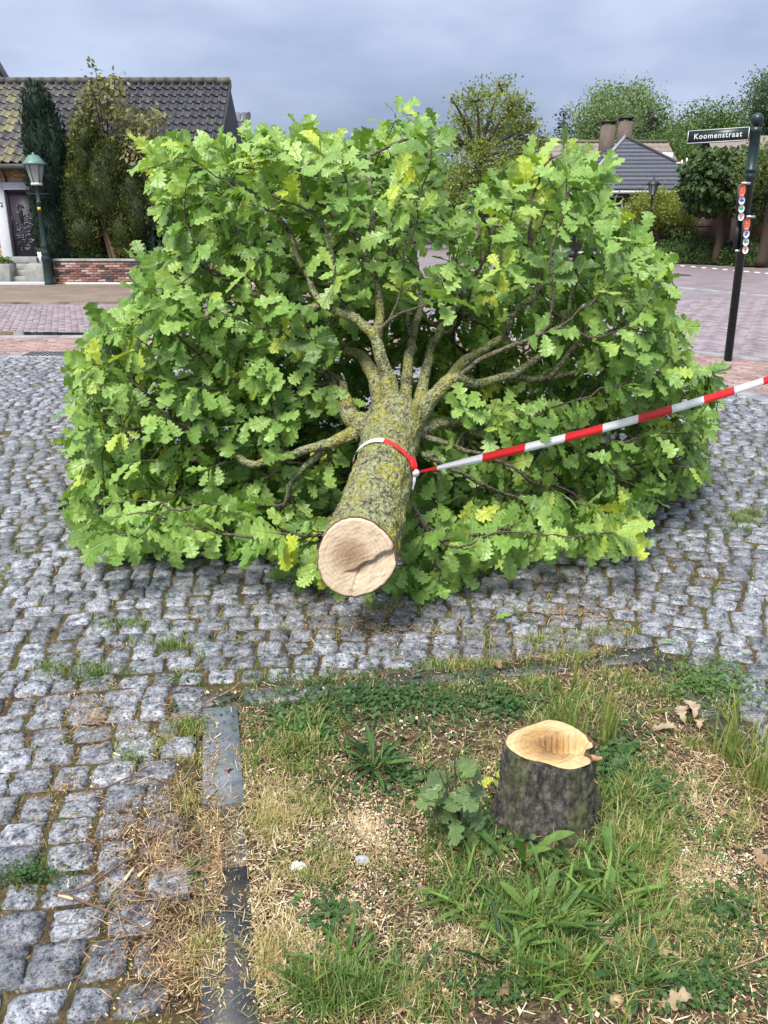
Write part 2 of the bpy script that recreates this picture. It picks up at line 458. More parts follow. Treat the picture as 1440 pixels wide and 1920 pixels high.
M['grass'] = foliage('grass', [(0.0, (0.030, 0.065, 0.016)), (0.4, (0.085, 0.17, 0.034)), (0.6, (0.17, 0.26, 0.055)), (0.75, (0.30, 0.29, 0.10)), (1.0, (0.50, 0.40, 0.20))], 0.3, 0.5)
M['weed'] = foliage('weed_leaf', [(0.0, (0.022, 0.055, 0.018)), (0.5, (0.075, 0.155, 0.034)), (1.0, (0.17, 0.27, 0.06))], 0.28, 0.55, 0.3)
M['clover'] = foliage('clover', [(0.0, (0.020, 0.055, 0.014)), (0.6, (0.05, 0.115, 0.026)), (1.0, (0.11, 0.19, 0.045))], 0.25, 0.55)
M['dead_leaf'] = tinted('dead_leaf', [(0.0, (0.10, 0.055, 0.030)), (0.5, (0.24, 0.16, 0.09)), (0.8, (0.40, 0.33, 0.22)), (1.0, (0.22, 0.05, 0.025))], 0.7, 60, 0.25, 0.3)
M['twig'] = tinted('twig_bark', [(0.0, (0.05, 0.034, 0.022)), (0.6, (0.16, 0.11, 0.07)), (1.0, (0.40, 0.31, 0.19))], 0.85, 80, 0.3, 0.4)
M['chip'] = simple('fresh_wood', (0.66, 0.50, 0.27), 0.7, var=0.15, scale=60)
M['road_brick'] = tinted('road_brick', [(0.0, (0.155, 0.122, 0.132)), (0.5, (0.225, 0.180, 0.195)), (1.0, (0.29, 0.235, 0.25))], 0.45, 30, 0.12, 0.2)
M['walk_brick'] = tinted('walk_brick', [(0.0, (0.185, 0.115, 0.100)), (0.5, (0.26, 0.170, 0.150)), (1.0, (0.34, 0.235, 0.205))], 0.55, 30, 0.15, 0.2)
M['far_walk'] = tinted('far_walk_brick', [(0.0, (0.14, 0.105, 0.075)), (0.5, (0.20, 0.15, 0.115)), (1.0, (0.27, 0.20, 0.155))], 0.75, 30, 0.25, 0.25, stain=(0.8, 0.55, 0.75, (0.12, 0.115, 0.055), 0.6))
M['wall_brick'] = tinted('garden_wall_brick', [(0.0, (0.055, 0.045, 0.050)), (0.35, (0.21, 0.095, 0.070)), (0.7, (0.31, 0.17, 0.135)), (1.0, (0.42, 0.30, 0.27))], 0.85, 40, 0.3, 0.4, stain=(2.2, 0.62, 0.75, (0.48, 0.43, 0.40), 0.6))
M['mortar'] = simple('mortar', (0.30, 0.27, 0.24), 0.95, var=0.2, scale=30, bump=0.3)
M['yellow_brick'] = tinted('yellow_brick', [(0.0, (0.27, 0.17, 0.075)), (0.5, (0.40, 0.27, 0.125)), (1.0, (0.52, 0.38, 0.20))], 0.85, 40, 0.25, 0.4)
M['roof_tile'] = tinted('roof_tile', [(0.0, (0.013, 0.013, 0.018)), (0.35, (0.027, 0.027, 0.035)), (0.5, (0.065, 0.062, 0.058)), (0.75, (0.11, 0.105, 0.050)), (1.0, (0.19, 0.175, 0.08))], 0.5, 18, 0.3, 0.35)
M['ridge'] = tinted('ridge_tile', [(0.0, (0.045, 0.046, 0.05)), (1.0, (0.13, 0.11, 0.055))], 0.7, 15, 0.35, 0.3)
M['slate'] = tinted('slate', [(0.0, (0.055, 0.060, 0.082)), (1.0, (0.095, 0.103, 0.132))], 0.45, 5, 0.25, 0.25)
M['brown_tile'] = tinted('brown_tile', [(0.0, (0.15, 0.12, 0.10)), (1.0, (0.25, 0.21, 0.18))], 0.7, 3, 0.25, 0.25)
M['black'] = simple('black_paint', (0.012, 0.012, 0.014), 0.45)
M['tar'] = simple('dark_board', (0.025, 0.024, 0.026), 0.6, var=0.2)
M['green_paint'] = simple('dark_green_paint', (0.008, 0.028, 0.025), 0.38, var=0.2, scale=14)
M['lamp_green'] = simple('lamp_cap_green', (0.09, 0.19, 0.165), 0.45, var=0.15)
M['white_paint'] = simple('white_paint', (0.72, 0.73, 0.74), 0.5, var=0.06)
M['frost'] = simple('frosted_glass', (0.45, 0.47, 0.46), 0.25, trans=0.3)
M['glass'] = simple('window_glass', (0.03, 0.035, 0.04), 0.08)
M['concrete'] = simple('concrete', (0.27, 0.275, 0.26), 0.85, var=0.3, scale=5, bump=0.3)
M['pale_concrete'] = simple('pale_concrete', (0.50, 0.52, 0.57), 0.8, var=0.1, scale=9, bump=0.2)
M['kerb'] = simple('kerb_concrete', (0.26, 0.265, 0.28), 0.8, var=0.25, scale=6, bump=0.3)
M['door'] = simple('door_panel', (0.052, 0.044, 0.056), 0.5, var=0.2, scale=12)
M['metal'] = simple('relief_metal', (0.13, 0.14, 0.17), 0.38, metal=0.7, var=0.3, scale=20)
M['steel'] = simple('galvanised', (0.55, 0.56, 0.57), 0.4, metal=0.6)
M['water'] = simple('puddle_water', (0.02, 0.02, 0.022), 0.03)
M['red_tape'] = None
def m_tape():
    m, nt, b, out = base('barrier_tape')
    uv = nd(nt, 'ShaderNodeTexCoord').outputs['UV']
    u = nd(nt, 'ShaderNodeSeparateXYZ', {0: uv}).outputs[0]
    f = nd(nt, 'ShaderNodeMath', {0: nd(nt, 'ShaderNodeMath', {0: u, 1: 0.5}, operation='MULTIPLY').outputs[0]}, operation='FRACT').outputs[0]
    c = ramp(nt, f, [(0.0, (0.90, 0.90, 0.92)), (0.5, (0.86, 0.028, 0.030))], 'CONSTANT')
    setc(nt, b, 'Base Color', c); b.inputs['Roughness'].default_value = 0.3
    tr = nd(nt, 'ShaderNodeBsdfTranslucent'); nt.links.new(c, tr.inputs[0])
    ms = nd(nt, 'ShaderNodeMixShader', {0: 0.25, 1: b.outputs[0], 2: tr.outputs[0]})
    nt.links.new(ms.outputs[0], out.inputs[0])
    return m
M['tape'] = m_tape()
def m_bricksheet(name, c1, c2, cm, scale, rot, rough=0.6):
    m, nt, b, _ = base(name)
    v = nd(nt, 'ShaderNodeMapping', {'Vector': wpos(nt), 'Rotation': (0, 0, rot)}).outputs[0]
    br = nd(nt, 'ShaderNodeTexBrick', {'Vector': v, 'Color1': (*c1, 1), 'Color2': (*c2, 1), 'Mortar': (*cm, 1), 'Scale': scale, 'Mortar Size': 0.015, 'Brick Width': 0.5, 'Row Height': 0.25})
    f = noise_(nt, 1.2, 5, 0.6, wpos(nt))
    c = mixc(nt, 1.0, br.outputs[0], ramp(nt, f, [(0.3, 0.75), (0.7, 1.2)]), 'MULTIPLY')
    setc(nt, b, 'Base Color', c); b.inputs['Roughness'].default_value = rough
    bumpn(nt, b, br.outputs['Fac'], 0.2, -0.004)
    return m
M['road_sheet'] = m_bricksheet('road_sheet', (0.21, 0.168, 0.180), (0.255, 0.205, 0.22), (0.12, 0.098, 0.10), 2.4, R(45), 0.45)
M['walk_sheet'] = m_bricksheet('walk_sheet', (0.19, 0.115, 0.098), (0.25, 0.152, 0.128), (0.08, 0.06, 0.05), 2.4, 0, 0.65)
M['farwalk_sheet'] = m_bricksheet('farwalk_sheet', (0.17, 0.13, 0.10), (0.22, 0.165, 0.13), (0.085, 0.075, 0.05), 2.4, 0, 0.75)
M['wall_sheet'] = m_bricksheet('dark_brick_sheet', (0.115, 0.055, 0.045), (0.165, 0.080, 0.064), (0.10, 0.085, 0.075), 2.3, 0, 0.85)
def m_wallsheet(name, c1, c2, cm, sc=2.3):
    m, nt, b, _ = base(name)
    sp = nd(nt, 'ShaderNodeSeparateXYZ', {0: wpos(nt)})
    ad = nd(nt, 'ShaderNodeMath', {0: sp.outputs[0], 1: sp.outputs[1]}, operation='ADD').outputs[0]
    v = nd(nt, 'ShaderNodeCombineXYZ', {0: ad, 1: sp.outputs[2]}).outputs[0]
    br = nd(nt, 'ShaderNodeTexBrick', {'Vector': v, 'Color1': (*c1, 1), 'Color2': (*c2, 1), 'Mortar': (*cm, 1), 'Scale': sc, 'Mortar Size': 0.018, 'Row Height': 0.15})
    setc(nt, b, 'Base Color', br.outputs[0]); b.inputs['Roughness'].default_value = 0.85
    return m
M['dark_brick'] = m_wallsheet('dark_brick', (0.10, 0.046, 0.038), (0.155, 0.072, 0.058), (0.12, 0.10, 0.09))
M['house_brick'] = m_wallsheet('house_brick', (0.36, 0.25, 0.12), (0.43, 0.30, 0.15), (0.38, 0.33, 0.26))

# ================================================================== the ground
mb = MB(); mb.add([[-400, -60, -0.16], [400, -60, -0.16], [400, 700, -0.16], [-400, 700, -0.16]], [[0, 1, 2, 3]])
mb.build('ground', M['earth'], kind='structure')

# plaza edge (inner line), pavement edge (outer line) - both bend round the street corner behind the tree
inner = [(-14, 10.35), (-4, 10.36), (0.5, 10.3), (1.9, 9.95), (2.8, 9.15), (3.3, 8.25), (3.56, 7.62), (4.0, 6.3), (4.6, 4.2), (5.4, 1.0), (5.9, -2)]
outer = [(-14, 12.45), (-4, 12.5), (0.8, 12.45), (2.6, 11.9), (3.98, 10.99), (4.69, 10.21), (5.5, 8.7), (6.1, 6.8), (6.8, 4.2), (7.6, 1.0), (8.1, -2)]
plaza = inner + [(-14, -2)]
walk = inner + outer[::-1]
V, Q, T = sheet([(-60, -20), (60, -20), (60, 140), (-60, 140)], -0.070)
mb = MB(); mb.add(V, Q, T); road = mb.build('road', M['road_sheet'], kind='structure')
V, Q, T = sheet(walk, -0.045)
mb = MB(); mb.add(V, Q, T); pavement = mb.build('pavement', M['walk_sheet'], kind='structure')

# kerbs
def offset_line(line, dist):
    P = np.array(line, float); t = norm(np.gradient(P, axis=0)); n = np.stack([-t[:, 1], t[:, 0]], 1)
    return P + n * dist
def resample(P, step):
    P = np.array(P, float); s = np.concatenate([[0], np.cumsum(np.linalg.norm(np.diff(P, axis=0), axis=1))])
    m = max(2, int(s[-1] / step) + 1); q = np.linspace(0, s[-1], m)
    return np.stack([np.interp(q, s, P[:, i]) for i in range(P.shape[1])], 1)
def kerb_row(parent, line, width, ztop, zbot, step, name, mat, lim=None):
    C = resample(line, step); A = offset_line(C, 0); B = offset_line(C, width)
    for i in range(len(C) - 1):
        c = (C[i] + C[i + 1]) / 2
        if lim and not lim(c): continue
        g_ = 0.006 / step
        a0, a1 = A[i] * (1 - g_) + A[i + 1] * g_, A[i] * g_ + A[i + 1] * (1 - g_)
        b0, b1 = B[i] * (1 - g_) + B[i + 1] * g_, B[i] * g_ + B[i + 1] * (1 - g_)
        dz = rng.normal(0, 0.002)
        V = np.array([[*a0, zbot], [*a1, zbot], [*b1, zbot], [*b0, zbot], [*a0, ztop + dz], [*a1, ztop + dz], [*b1, ztop + dz], [*b0, ztop + dz]])
        MB().add(V, BQ).build(name, mat, parent, smooth=False)
kerb_row(pavement, inner, 0.28, -0.008, -0.10, 0.9, 'edge_slab', M['kerb'], lambda c: c[1] > 3)
kerb_row(pavement, outer, 0.16, -0.022, -0.12, 0.9, 'kerb_stone', M['kerb'], lambda c: c[1] > 4)

def rot2(a): return np.array([[math.cos(a), -math.sin(a)], [math.sin(a), math.cos(a)]])
def brick_centres(region, ang, L_=0.21, W=0.105, pattern='herring'):
    x0, y0 = np.min(region, 0); x1, y1 = np.max(region, 0)
    c = np.array([(x0 + x1) / 2, (y0 + y1) / 2]); Rm = rot2(ang)
    ext = math.hypot(x1 - x0, y1 - y0) / 2 + 1
    out = []
    if pattern == 'herring':
        n = int(ext / W) + 2
        a, b_ = np.meshgrid(np.arange(-n * 2, n * 2), np.arange(-n, n), indexing='ij'); a = a.ravel(); b_ = b_.ravel()
        ox = (a + 2 * b_) * W; oy = (a - 2 * b_) * W
        H = np.stack([ox + W, oy + W / 2, np.zeros_like(ox)], 1); Vv = np.stack([ox + W / 2, oy + 2 * W, np.full_like(ox, math.pi / 2)], 1)
        P = np.vstack([H, Vv])
    else:
        n = int(ext / W) + 2; m = int(ext / L_) + 2
        i, j = np.meshgrid(np.arange(-n, n), np.arange(-m, m), indexing='ij')
        P = np.stack([((j + 0.5 * (i % 2)) * L_).ravel(), (i * W).ravel(), np.zeros(i.size)], 1)
    P = P[(np.abs(P[:, 0]) < ext) & (np.abs(P[:, 1]) < ext)]
    xy = P[:, :2] @ Rm.T + c
    k = in_poly(xy[:, 0], xy[:, 1], region)
    return np.column_stack([xy[k], P[k, 2] + ang])
BRK = {}
def brick_variants(key, mat, L_, W, H):
    out = []
    for t in np.linspace(0.05, 0.95, 8):
        V, Q = bbox(-L_ / 2 + 0.004, L_ / 2 - 0.004, -W / 2 + 0.004, W / 2 - 0.004, -H, 0, 0.006)
        out.append(MB().add(V, Q, None, t).mesh('brick', mat, False))
    return out
def lay_bricks(parent, regions, mat, z, ang, pattern, cap=300, skip=None, L_=0.21, W=0.105, stuffname='brick_field', seen=None):
    C = np.vstack([brick_centres(np.array(r_), ang, L_, W, pattern) for r_ in regions])
    if skip is not None: C = C[~skip(C)]
    px, py, dep = proj(np.column_stack([C[:, :2], np.full(len(C), z)]))
    inv = (px > 0) & (px < 1440) & (dep > 0)
    if seen is not None: inv &= seen(px, py)
    order = np.argsort(np.where(inv, dep, dep + 1000))
    C = C[order]
    var = brick_variants('b', mat, L_, W, 0.06)
    stuff = MB()
    V0, Q0 = bbox(-L_ / 2 + 0.004, L_ / 2 - 0.004, -W / 2 + 0.004, W / 2 - 0.004, -0.06, 0, 0.006)
    for i, (x, y, a) in enumerate(C):
        zz = z + rng.normal(0, 0.0025)
        if i < cap:
            o = link('brick', var[rng.integers(8)], parent, (x, y, zz)); o.rotation_euler = (rng.normal(0, 0.012), rng.normal(0, 0.012), a)
        else:
            P = V0.copy(); P[:, :2] = P[:, :2] @ rot2(a).T; stuff.add(P + [x, y, zz], Q0, None, rng.uniform(0, 1))
    if stuff.n: stuff.build(stuffname, mat, parent, kind='stuff', smooth=False)
seen_side = lambda px, py: (px < 250) | (px > 1270)
road_r = [(3.2, 12.2), (4.15, 11.05), (4.9, 10.25), (5.8, 8.9), (7.5, 10.5), (10.5, 19.5), (6.0, 19.5)]
road_l = [(-4.0, 13.05), (-8.0, 13.05), (-10.5, 17.95), (-3.6, 17.95)]
lay_bricks(road, [road_r, road_l], M['road_brick'], -0.056, R(20), 'herring', seen=seen_side)
walk_r = [(2.7, 9.75), (3.45, 8.75), (3.9, 7.65), (4.5, 5.8), (6.1, 6.2), (5.4, 8.6), (4.62, 10.1), (3.9, 10.85), (2.6, 11.65)]
walk_l = [(-2.9, 10.72), (-7.0, 10.72), (-7.6, 12.4), (-2.9, 12.4)]
lay_bricks(pavement, [walk_r], M['walk_brick'], -0.030, R(-38), 'run', cap=230, seen=seen_side, stuffname='brick_field')
lay_bricks(pavement, [walk_l], M['walk_brick'], -0.030, R(0), 'run', cap=70, seen=seen_side, stuffname='brick_field')

# far pavement in front of the house, and the kerb of the far street on the right
V, Q, T = sheet([(-30, 18.1), (-2.5, 18.6), (3.5, 22.5), (4.5, 30), (-30, 30)], -0.045)
far_pave = MB().add(V, Q, T).build('far_pavement', M['farwalk_sheet'], kind='structure')
kerb_row(far_pave, [(3.5, 22.5), (-2.5, 18.6), (-12, 18.3)], 0.10, -0.040, -0.12, 1.0, 'kerb_stone', M['farwalk_sheet'])
V, Q, T = sheet([(13.4, 60), (13.76, 43.1), (15.3, 35.1), (17, 28), (40, 28), (40, 60)], -0.02)
verge = MB().add(V, Q, T).build('verge', M['earth'], kind='structure')
kerb_row(verge, [(17, 28), (15.3, 35.1), (13.76, 43.1), (13.4, 60)][::1], -0.30, 0.18, -0.12, 1.0, 'kerb_stone', M['kerb'])
# gutter strip across the right-hand road
kerb_row(road, [(11.5, 15.6), (9.23, 20.62), (8.13, 23.01), (6.9, 27.5)], 0.22, -0.054, -0.13, 0.8, 'gutter_slab', M['kerb'])
# puddle along the gutter on the left
P = [(-9.5, 12.66), (-7.4, 12.62), (-6.0, 12.60), (-5.0, 12.64), (-4.35, 12.68), (-3.6, 12.78), (-4.3, 13.10), (-5.2, 13.22), (-6.3, 13.26), (-7.8, 13.2), (-9.5, 13.1)]
V, Q, T = sheet(P, -0.047)
MB().add(V, Q, T).build('puddle', M['water'], kind='structure')
# drain grate
gr = thing('drain_grate', gnd(88, 663), 'rusty slotted drain grate at the edge of the setts on the left', 'drain')
gx, gy = gnd(88, 663)[:2]
mb = MB(); mb.add(*box(gx - 0.30, gx + 0.30, gy - 0.22, gy + 0.22, -0.03, -0.004)); mb.build('frame', M['kerb'], gr, smooth=False)
for i in range(9):
    x = gx - 0.24 + i * 0.06
    MB().add(*box(x - 0.014, x + 0.014, gy - 0.17, gy + 0.17, -0.003, 0.002)).build('slot', M['black'], gr, smooth=False)
c = gnd(1270, 512); c[2] = -0.066
MB().add(*lathe([(0.001, 0.014), (0.42, 0.014), (0.47, 0.0), (0.47, -0.01)], c, 24)).build('manhole_cover', M['tar'], label='dark round manhole cover in the far road right of the tree', cat='manhole cover', loc=c)
for i in range(11):
    f = (i - 0.5) / 9.0
    p = gnd(1250 + 180 * f, 493 + 15.5 * f); p[2] = -0.066
    MB().add(*bbox(p[0] - 0.07, p[0] + 0.07, p[1] - 0.11, p[1] + 0.11, p[2], p[2] + 0.022, 0.015)).build('marking_stone', M['white_paint'], smooth=False, loc=p, label='small white marking stone in the dotted line across the far road', cat='road marking', group='dotted line of white stones')

# ================================================================== granite setts
PIT_A = R(11.5); PIT_K = np.array([-0.63, 2.53]); PIT_S = 1.72
E1 = np.array([math.cos(PIT_A), math.sin(PIT_A)]); E2 = np.array([math.sin(PIT_A), -math.cos(PIT_A)])
def pit_uv(x, y):
    dx, dy = x - PIT_K[0], y - PIT_K[1]
    return dx * E1[0] + dy * E1[1], dx * E2[0] + dy * E2[1]
def pit_pt(a, b): return PIT_K + a * E1 + b * E2
V, Q, T = sheet(plaza, -0.014)
setts = MB().add(V, Q, T).build('sett_paving', M['joint'], kind='structure')
def sett_geo(c4, n, dome, rough, zoff, tilt):
    """c4: four corners (x,y); n x n top grid; skirt below"""
    u = np.linspace(-1, 1, n); U, Vv = np.meshgrid(u, u, indexing='xy'); U = U.ravel(); Vv = Vv.ravel()
    k = 0.09
    X = U * np.sqrt(1 - k * Vv * Vv); Y = Vv * np.sqrt(1 - k * U * U)
    edge = np.maximum(np.abs(U), np.abs(Vv)) > 0.99
    X = X + np.where(edge, rng.normal(0, 0.055, X.shape), 0); Y = Y + np.where(edge, rng.normal(0, 0.035, X.shape), 0)
    a = ((1 - X) * (1 - Y))[:, None] * c4[0] + ((1 + X) * (1 - Y))[:, None] * c4[1] + ((1 + X) * (1 + Y))[:, None] * c4[2] + ((1 - X) * (1 + Y))[:, None] * c4[3]
    a = a / 4
    e = np.maximum(np.abs(U), np.abs(Vv))
    z = zoff - dome * e ** 7 + np.where(edge, -0.003, rng.normal(0, rough, X.shape)) + tilt[0] * U + tilt[1] * Vv
    top = np.column_stack([a, z])
    ring = [i for i in range(n)] + [n - 1 + n * j for j in range(1, n)] + [n * (n - 1) + i for i in range(n - 2, -1, -1)] + [n * j for j in range(n - 2, 0, -1)]
    bot = top[ring].copy(); bot[:, 2] = -0.05
    ctr = a.mean(0); bot[:, :2] = ctr + (bot[:, :2] - ctr) * 1.02
    V = np.vstack([top, bot]); Q = []
    for j in range(n - 1):
        for i in range(n - 1): Q.append([j * n + i, j * n + i + 1, (j + 1) * n + i + 1, (j + 1) * n + i])
    m = len(ring)
    for i in range(m): Q.append([ring[(i + 1) % m], ring[i], n * n + i, n * n + (i + 1) % m])
    return V, Q
SC0 = np.array([-0.3, -2.0])
cells = []
rho = 2.2
while rho < 13.6:
    hgt = rng.uniform(0.095, 0.126)
    th = -1.25 + rng.uniform(0, 0.1)
    while th < 1.25:
        wd = rng.uniform(0.088, 0.136) / rho
        cells.append((rho, rho + hgt, th, th + wd)); th += wd
    rho += hgt
cells = np.array(cells)
mid = np.column_stack([SC0[0] + (cells[:, 0] + cells[:, 1]) / 2 * np.sin((cells[:, 2] + cells[:, 3]) / 2), SC0[1] + (cells[:, 0] + cells[:, 1]) / 2 * np.cos((cells[:, 2] + cells[:, 3]) / 2)])
px, py, dep = proj(np.column_stack([mid, np.zeros(len(mid))]))
pu, pv = pit_uv(mid[:, 0], mid[:, 1])
keep = in_poly(mid[:, 0], mid[:, 1], plaza) & ~((pu > -0.035) & (pu < PIT_S + 0.035) & (pv > -0.035) & (pv < PIT_S + 0.35)) & (mid[:, 1] > 0.2) & (((px > -500) & (px < 1940) & (dep > 0.3)) | (np.abs(mid[:, 0]) < 4.2))
cells = cells[keep]; mid = mid[keep]; px = px[keep]; py = py[keep]; dep = dep[keep]
treefoot = in_poly(px, py, [(110, 900), (140, 1015), (520, 1030), (560, 1110), (880, 1110), (900, 1040), (1190, 1030), (1310, 910), (1340, 700), (700, 300), (200, 600)])
inv = (px > -20) & (px < 1460) & (py < 1950) & ~treefoot
order = np.argsort(np.where(inv, dep, dep + 100))
stuff = MB(); nset = 0
for idx in order:
    r0, r1, t0, t1 = cells[idx]
    gx_ = rng.uniform(0.0035, 0.0095); gr_ = rng.uniform(0.0035, 0.008); rm = (r0 + r1) / 2
    c4 = []
    for (rr, tt) in ((r0 + gr_, t0 + gx_ / rm), (r0 + gr_, t1 - gx_ / rm), (r1 - gr_, t1 - gx_ / rm), (r1 - gr_, t0 + gx_ / rm)):
        rr += rng.normal(0, 0.004); tt += rng.normal(0, 0.004) / rm
        c4.append([SC0[0] + rr * math.sin(tt), SC0[1] + rr * math.cos(tt)])
    c4 = np.array(c4)
    tn = rng.uniform(0, 1); zo = rng.normal(0, 0.004); tl = rng.normal(0, 0.0022, 2)
    if nset < 300:
        V, Q = sett_geo(c4, 9, 0.0055, 0.0020, zo, tl)
        o_ = np.array([*mid[idx], 0]); MB().add(V, Q, None, tn).build('sett', M['granite'], setts, loc=o_)
    else:
        V, Q = sett_geo(c4, 5 if dep[idx] < 5 else 4, 0.006, 0.0015, zo, tl); stuff.add(V, Q, None, tn)
    nset += 1
stuff.build('sett_field', M['granite'], setts, kind='stuff')

# ---- pit: soil and bluestone edging
n = 90
gu, gv = np.meshgrid(np.linspace(0.005, PIT_S - 0.005, n), np.linspace(0.005, PIT_S + 0.3, n), indexing='xy')
P = np.array([[*pit_pt(a, b), 0] for a, b in zip(gu.ravel(), gv.ravel())])
def soil_z(x, y):
    return 0.006 + 0.022 * mnoise.noise(Vector((x * 2.2, y * 2.2, 0.3))) + 0.010 * mnoise.noise(Vector((x * 9, y * 9, 1.7)))
for p in P:
    a, b = pit_uv(p[0], p[1]); e = min(a, b, PIT_S - a)
    p[2] = soil_z(p[0], p[1]) * min(1, max(0, (e - 0.06) / 0.12)) - 0.006 * (e < 0.11) + rng.normal(0, 0.0015)
Q = [[j * n + i, (j + 1) * n + i, (j + 1) * n + i + 1, j * n + i + 1] for j in range(n - 1) for i in range(n - 1)]
MB().add(P, Q).build('tree_pit_soil', M['soil'], kind='structure')
edging = thing('pit_edging', (*pit_pt(0, 0), 0), 'flat bluestone edging framing the tree pit in the setts', 'stone edging')
def edge_stone(a0, a1, b0, b1, tn, dz=0.0, mitre=None):
    pts = [pit_pt(a, b) for a, b in ((a0, b0), (a1, b0), (a1, b1), (a0, b1))]
    if mitre: pts = [pit_pt(*q) for q in mitre]
    k = len(pts); ctr = np.mean(pts, 0)
    top = np.array([[*(ctr + (q - ctr) * 0.985), 0.012 + dz + rng.normal(0, 0.0015)] for q in pts]); rim = np.array([[*q, 0.007 + dz] for q in pts]); bt = np.array([[*q, -0.07] for q in pts])
    V = np.vstack([bt, rim, top]); Q = []
    for r_ in range(2):
        for i in range(k): Q.append([r_ * k + i, r_ * k + (i + 1) % k, r_ * k + k + (i + 1) % k, r_ * k + k + i][::-1])
    T = [[2 * k, 2 * k + i + 1, 2 * k + i] for i in range(1, k - 1)]
    MB().add(V, Q, T, tn).build('edging_stone', M['bluestone'], edging, smooth=False)
W_ = 0.115
edge_stone(0, 0, 0, 0, 0.25, mitre=[(0.0, 0.0), (0.10, 0.0), (0.13, 0.045), (0.0, 0.10)])
for (b0, b1, tn, dz) in ((0.106, 0.62, 0.95, 0.002), (0.628, 0.86, 0.6, -0.006), (0.868, 1.36, 0.12, 0.003), (1.368, 1.85, 0.3, 0)):
    edge_stone(0, W_, b0, b1, tn, dz)
for (a0, a1, tn) in ((0.14, 0.55, 0.8), (0.558, 1.05, 0.3), (1.058, 1.45, 0.08), (1.458, PIT_S, 0.1)):
    edge_stone(a0, a1, 0, 0.10, tn, -0.006)
for (b0, b1, tn) in ((0.108, 0.5, 0.1), (0.508, 0.95, 0.08), (0.958, 1.4, 0.2), (1.408, 1.85, 0.15)):
    edge_stone(PIT_S - W_, PIT_S, b0, b1, tn)

# ================================================================== the felled oak
def oak_leaf(r_):
    nl = int(r_.integers(4, 6))
    def env(t):
        return 0.30 * (max(t, 0) / 0.62) ** 0.85 if t < 0.62 else 0.30 * math.sqrt(max(0.0, 1 - ((t - 0.62) / 0.43) ** 2))
    st = [(0.0, 0.010), (0.07, 0.010), (0.10, 0.03)]
    t0, t1 = 0.20, 0.86; s = (t1 - t0) / (nl - 1)
    for i in range(nl):
        t = t0 + i * s; e = env(t) * r_.uniform(0.88, 1.1); d_ = r_.uniform(0.42, 0.58)
        if i > 0: st.append((t - 0.50 * s, env(t - 0.5 * s) * d_))
        st += [(t - 0.22 * s, e * 0.80), (t + 0.02 * s, e * 1.0), (t + 0.27 * s, e * 0.86)]
    st += [(0.93, 0.105), (0.955, 0.125), (0.985, 0.07)]
    fold = r_.uniform(-0.25, 0.7); bend = r_.uniform(-0.15, 0.85); tw = r_.uniform(-0.6, 0.6); ph = r_.uniform(0, 6.28); wav = r_.uniform(0.02, 0.075)
    side = r_.uniform(-0.16, 0.16)
    V = []; UV = []
    def pt(x, t):
        z = fold * abs(x) - bend * t * t * 0.6 + tw * x * t + wav * math.sin(ph + 16 * t + (2 if x > 0 else 0)) * (abs(x) / 0.3)
        z -= 1.1 * x * x * (1 if fold > 0.1 else -0.2)
        return [x + side * t * t, t * (1 - 0.10 * bend * t), z]
    for t, h in st:
        for x in (-h, 0.0, h):
            tt = t + (0.10 * h if x else -0.12 * h)
            V.append(pt(x, max(tt, 0))); UV.append([0.5 + x / 0.8, t])
    V.append(pt(0, 1.0)); UV.append([0.5, 1.0])
    Q = []; n = len(st)
    for i in range(n - 1):
        a, b_ = 3 * i, 3 * i + 3
        Q += [[a, a + 1, b_ + 1, b_], [a + 1, a + 2, b_ + 2, b_ + 1]]
    a = 3 * (n - 1); T = [[a, a + 1, 3 * n], [a + 1, a + 2, 3 * n]]
    return np.array(V), np.array(Q), np.array(T), np.array(UV)
lr = np.random.default_rng(3)
LEAVES = [oak_leaf(lr) for _ in range(26)]
def place(V, pos, dirv, nrm, size):
    """leaf space: y along the leaf, z its face"""
    y = norm(dirv); z = np.asarray(nrm, float) - y * np.dot(nrm, y); z = norm(z); x = np.cross(y, z)
    return pos + size * (V[:, :1] * x + V[:, 1:2] * y + V[:, 2:3] * z)

CUT = np.array([-0.105, 2.90, 0.365]); CRO = np.array([0.06, 3.86, 0.715])
AX = norm(CRO - CUT)
oak = thing('felled_oak_tree', (0.0, 4.4, 0.0), 'felled young oak lying on the setts, its lichened trunk pointing at the viewer', 'tree')
CUTN = norm(-AX + np.array([0.02, 0.0, 0.42]))
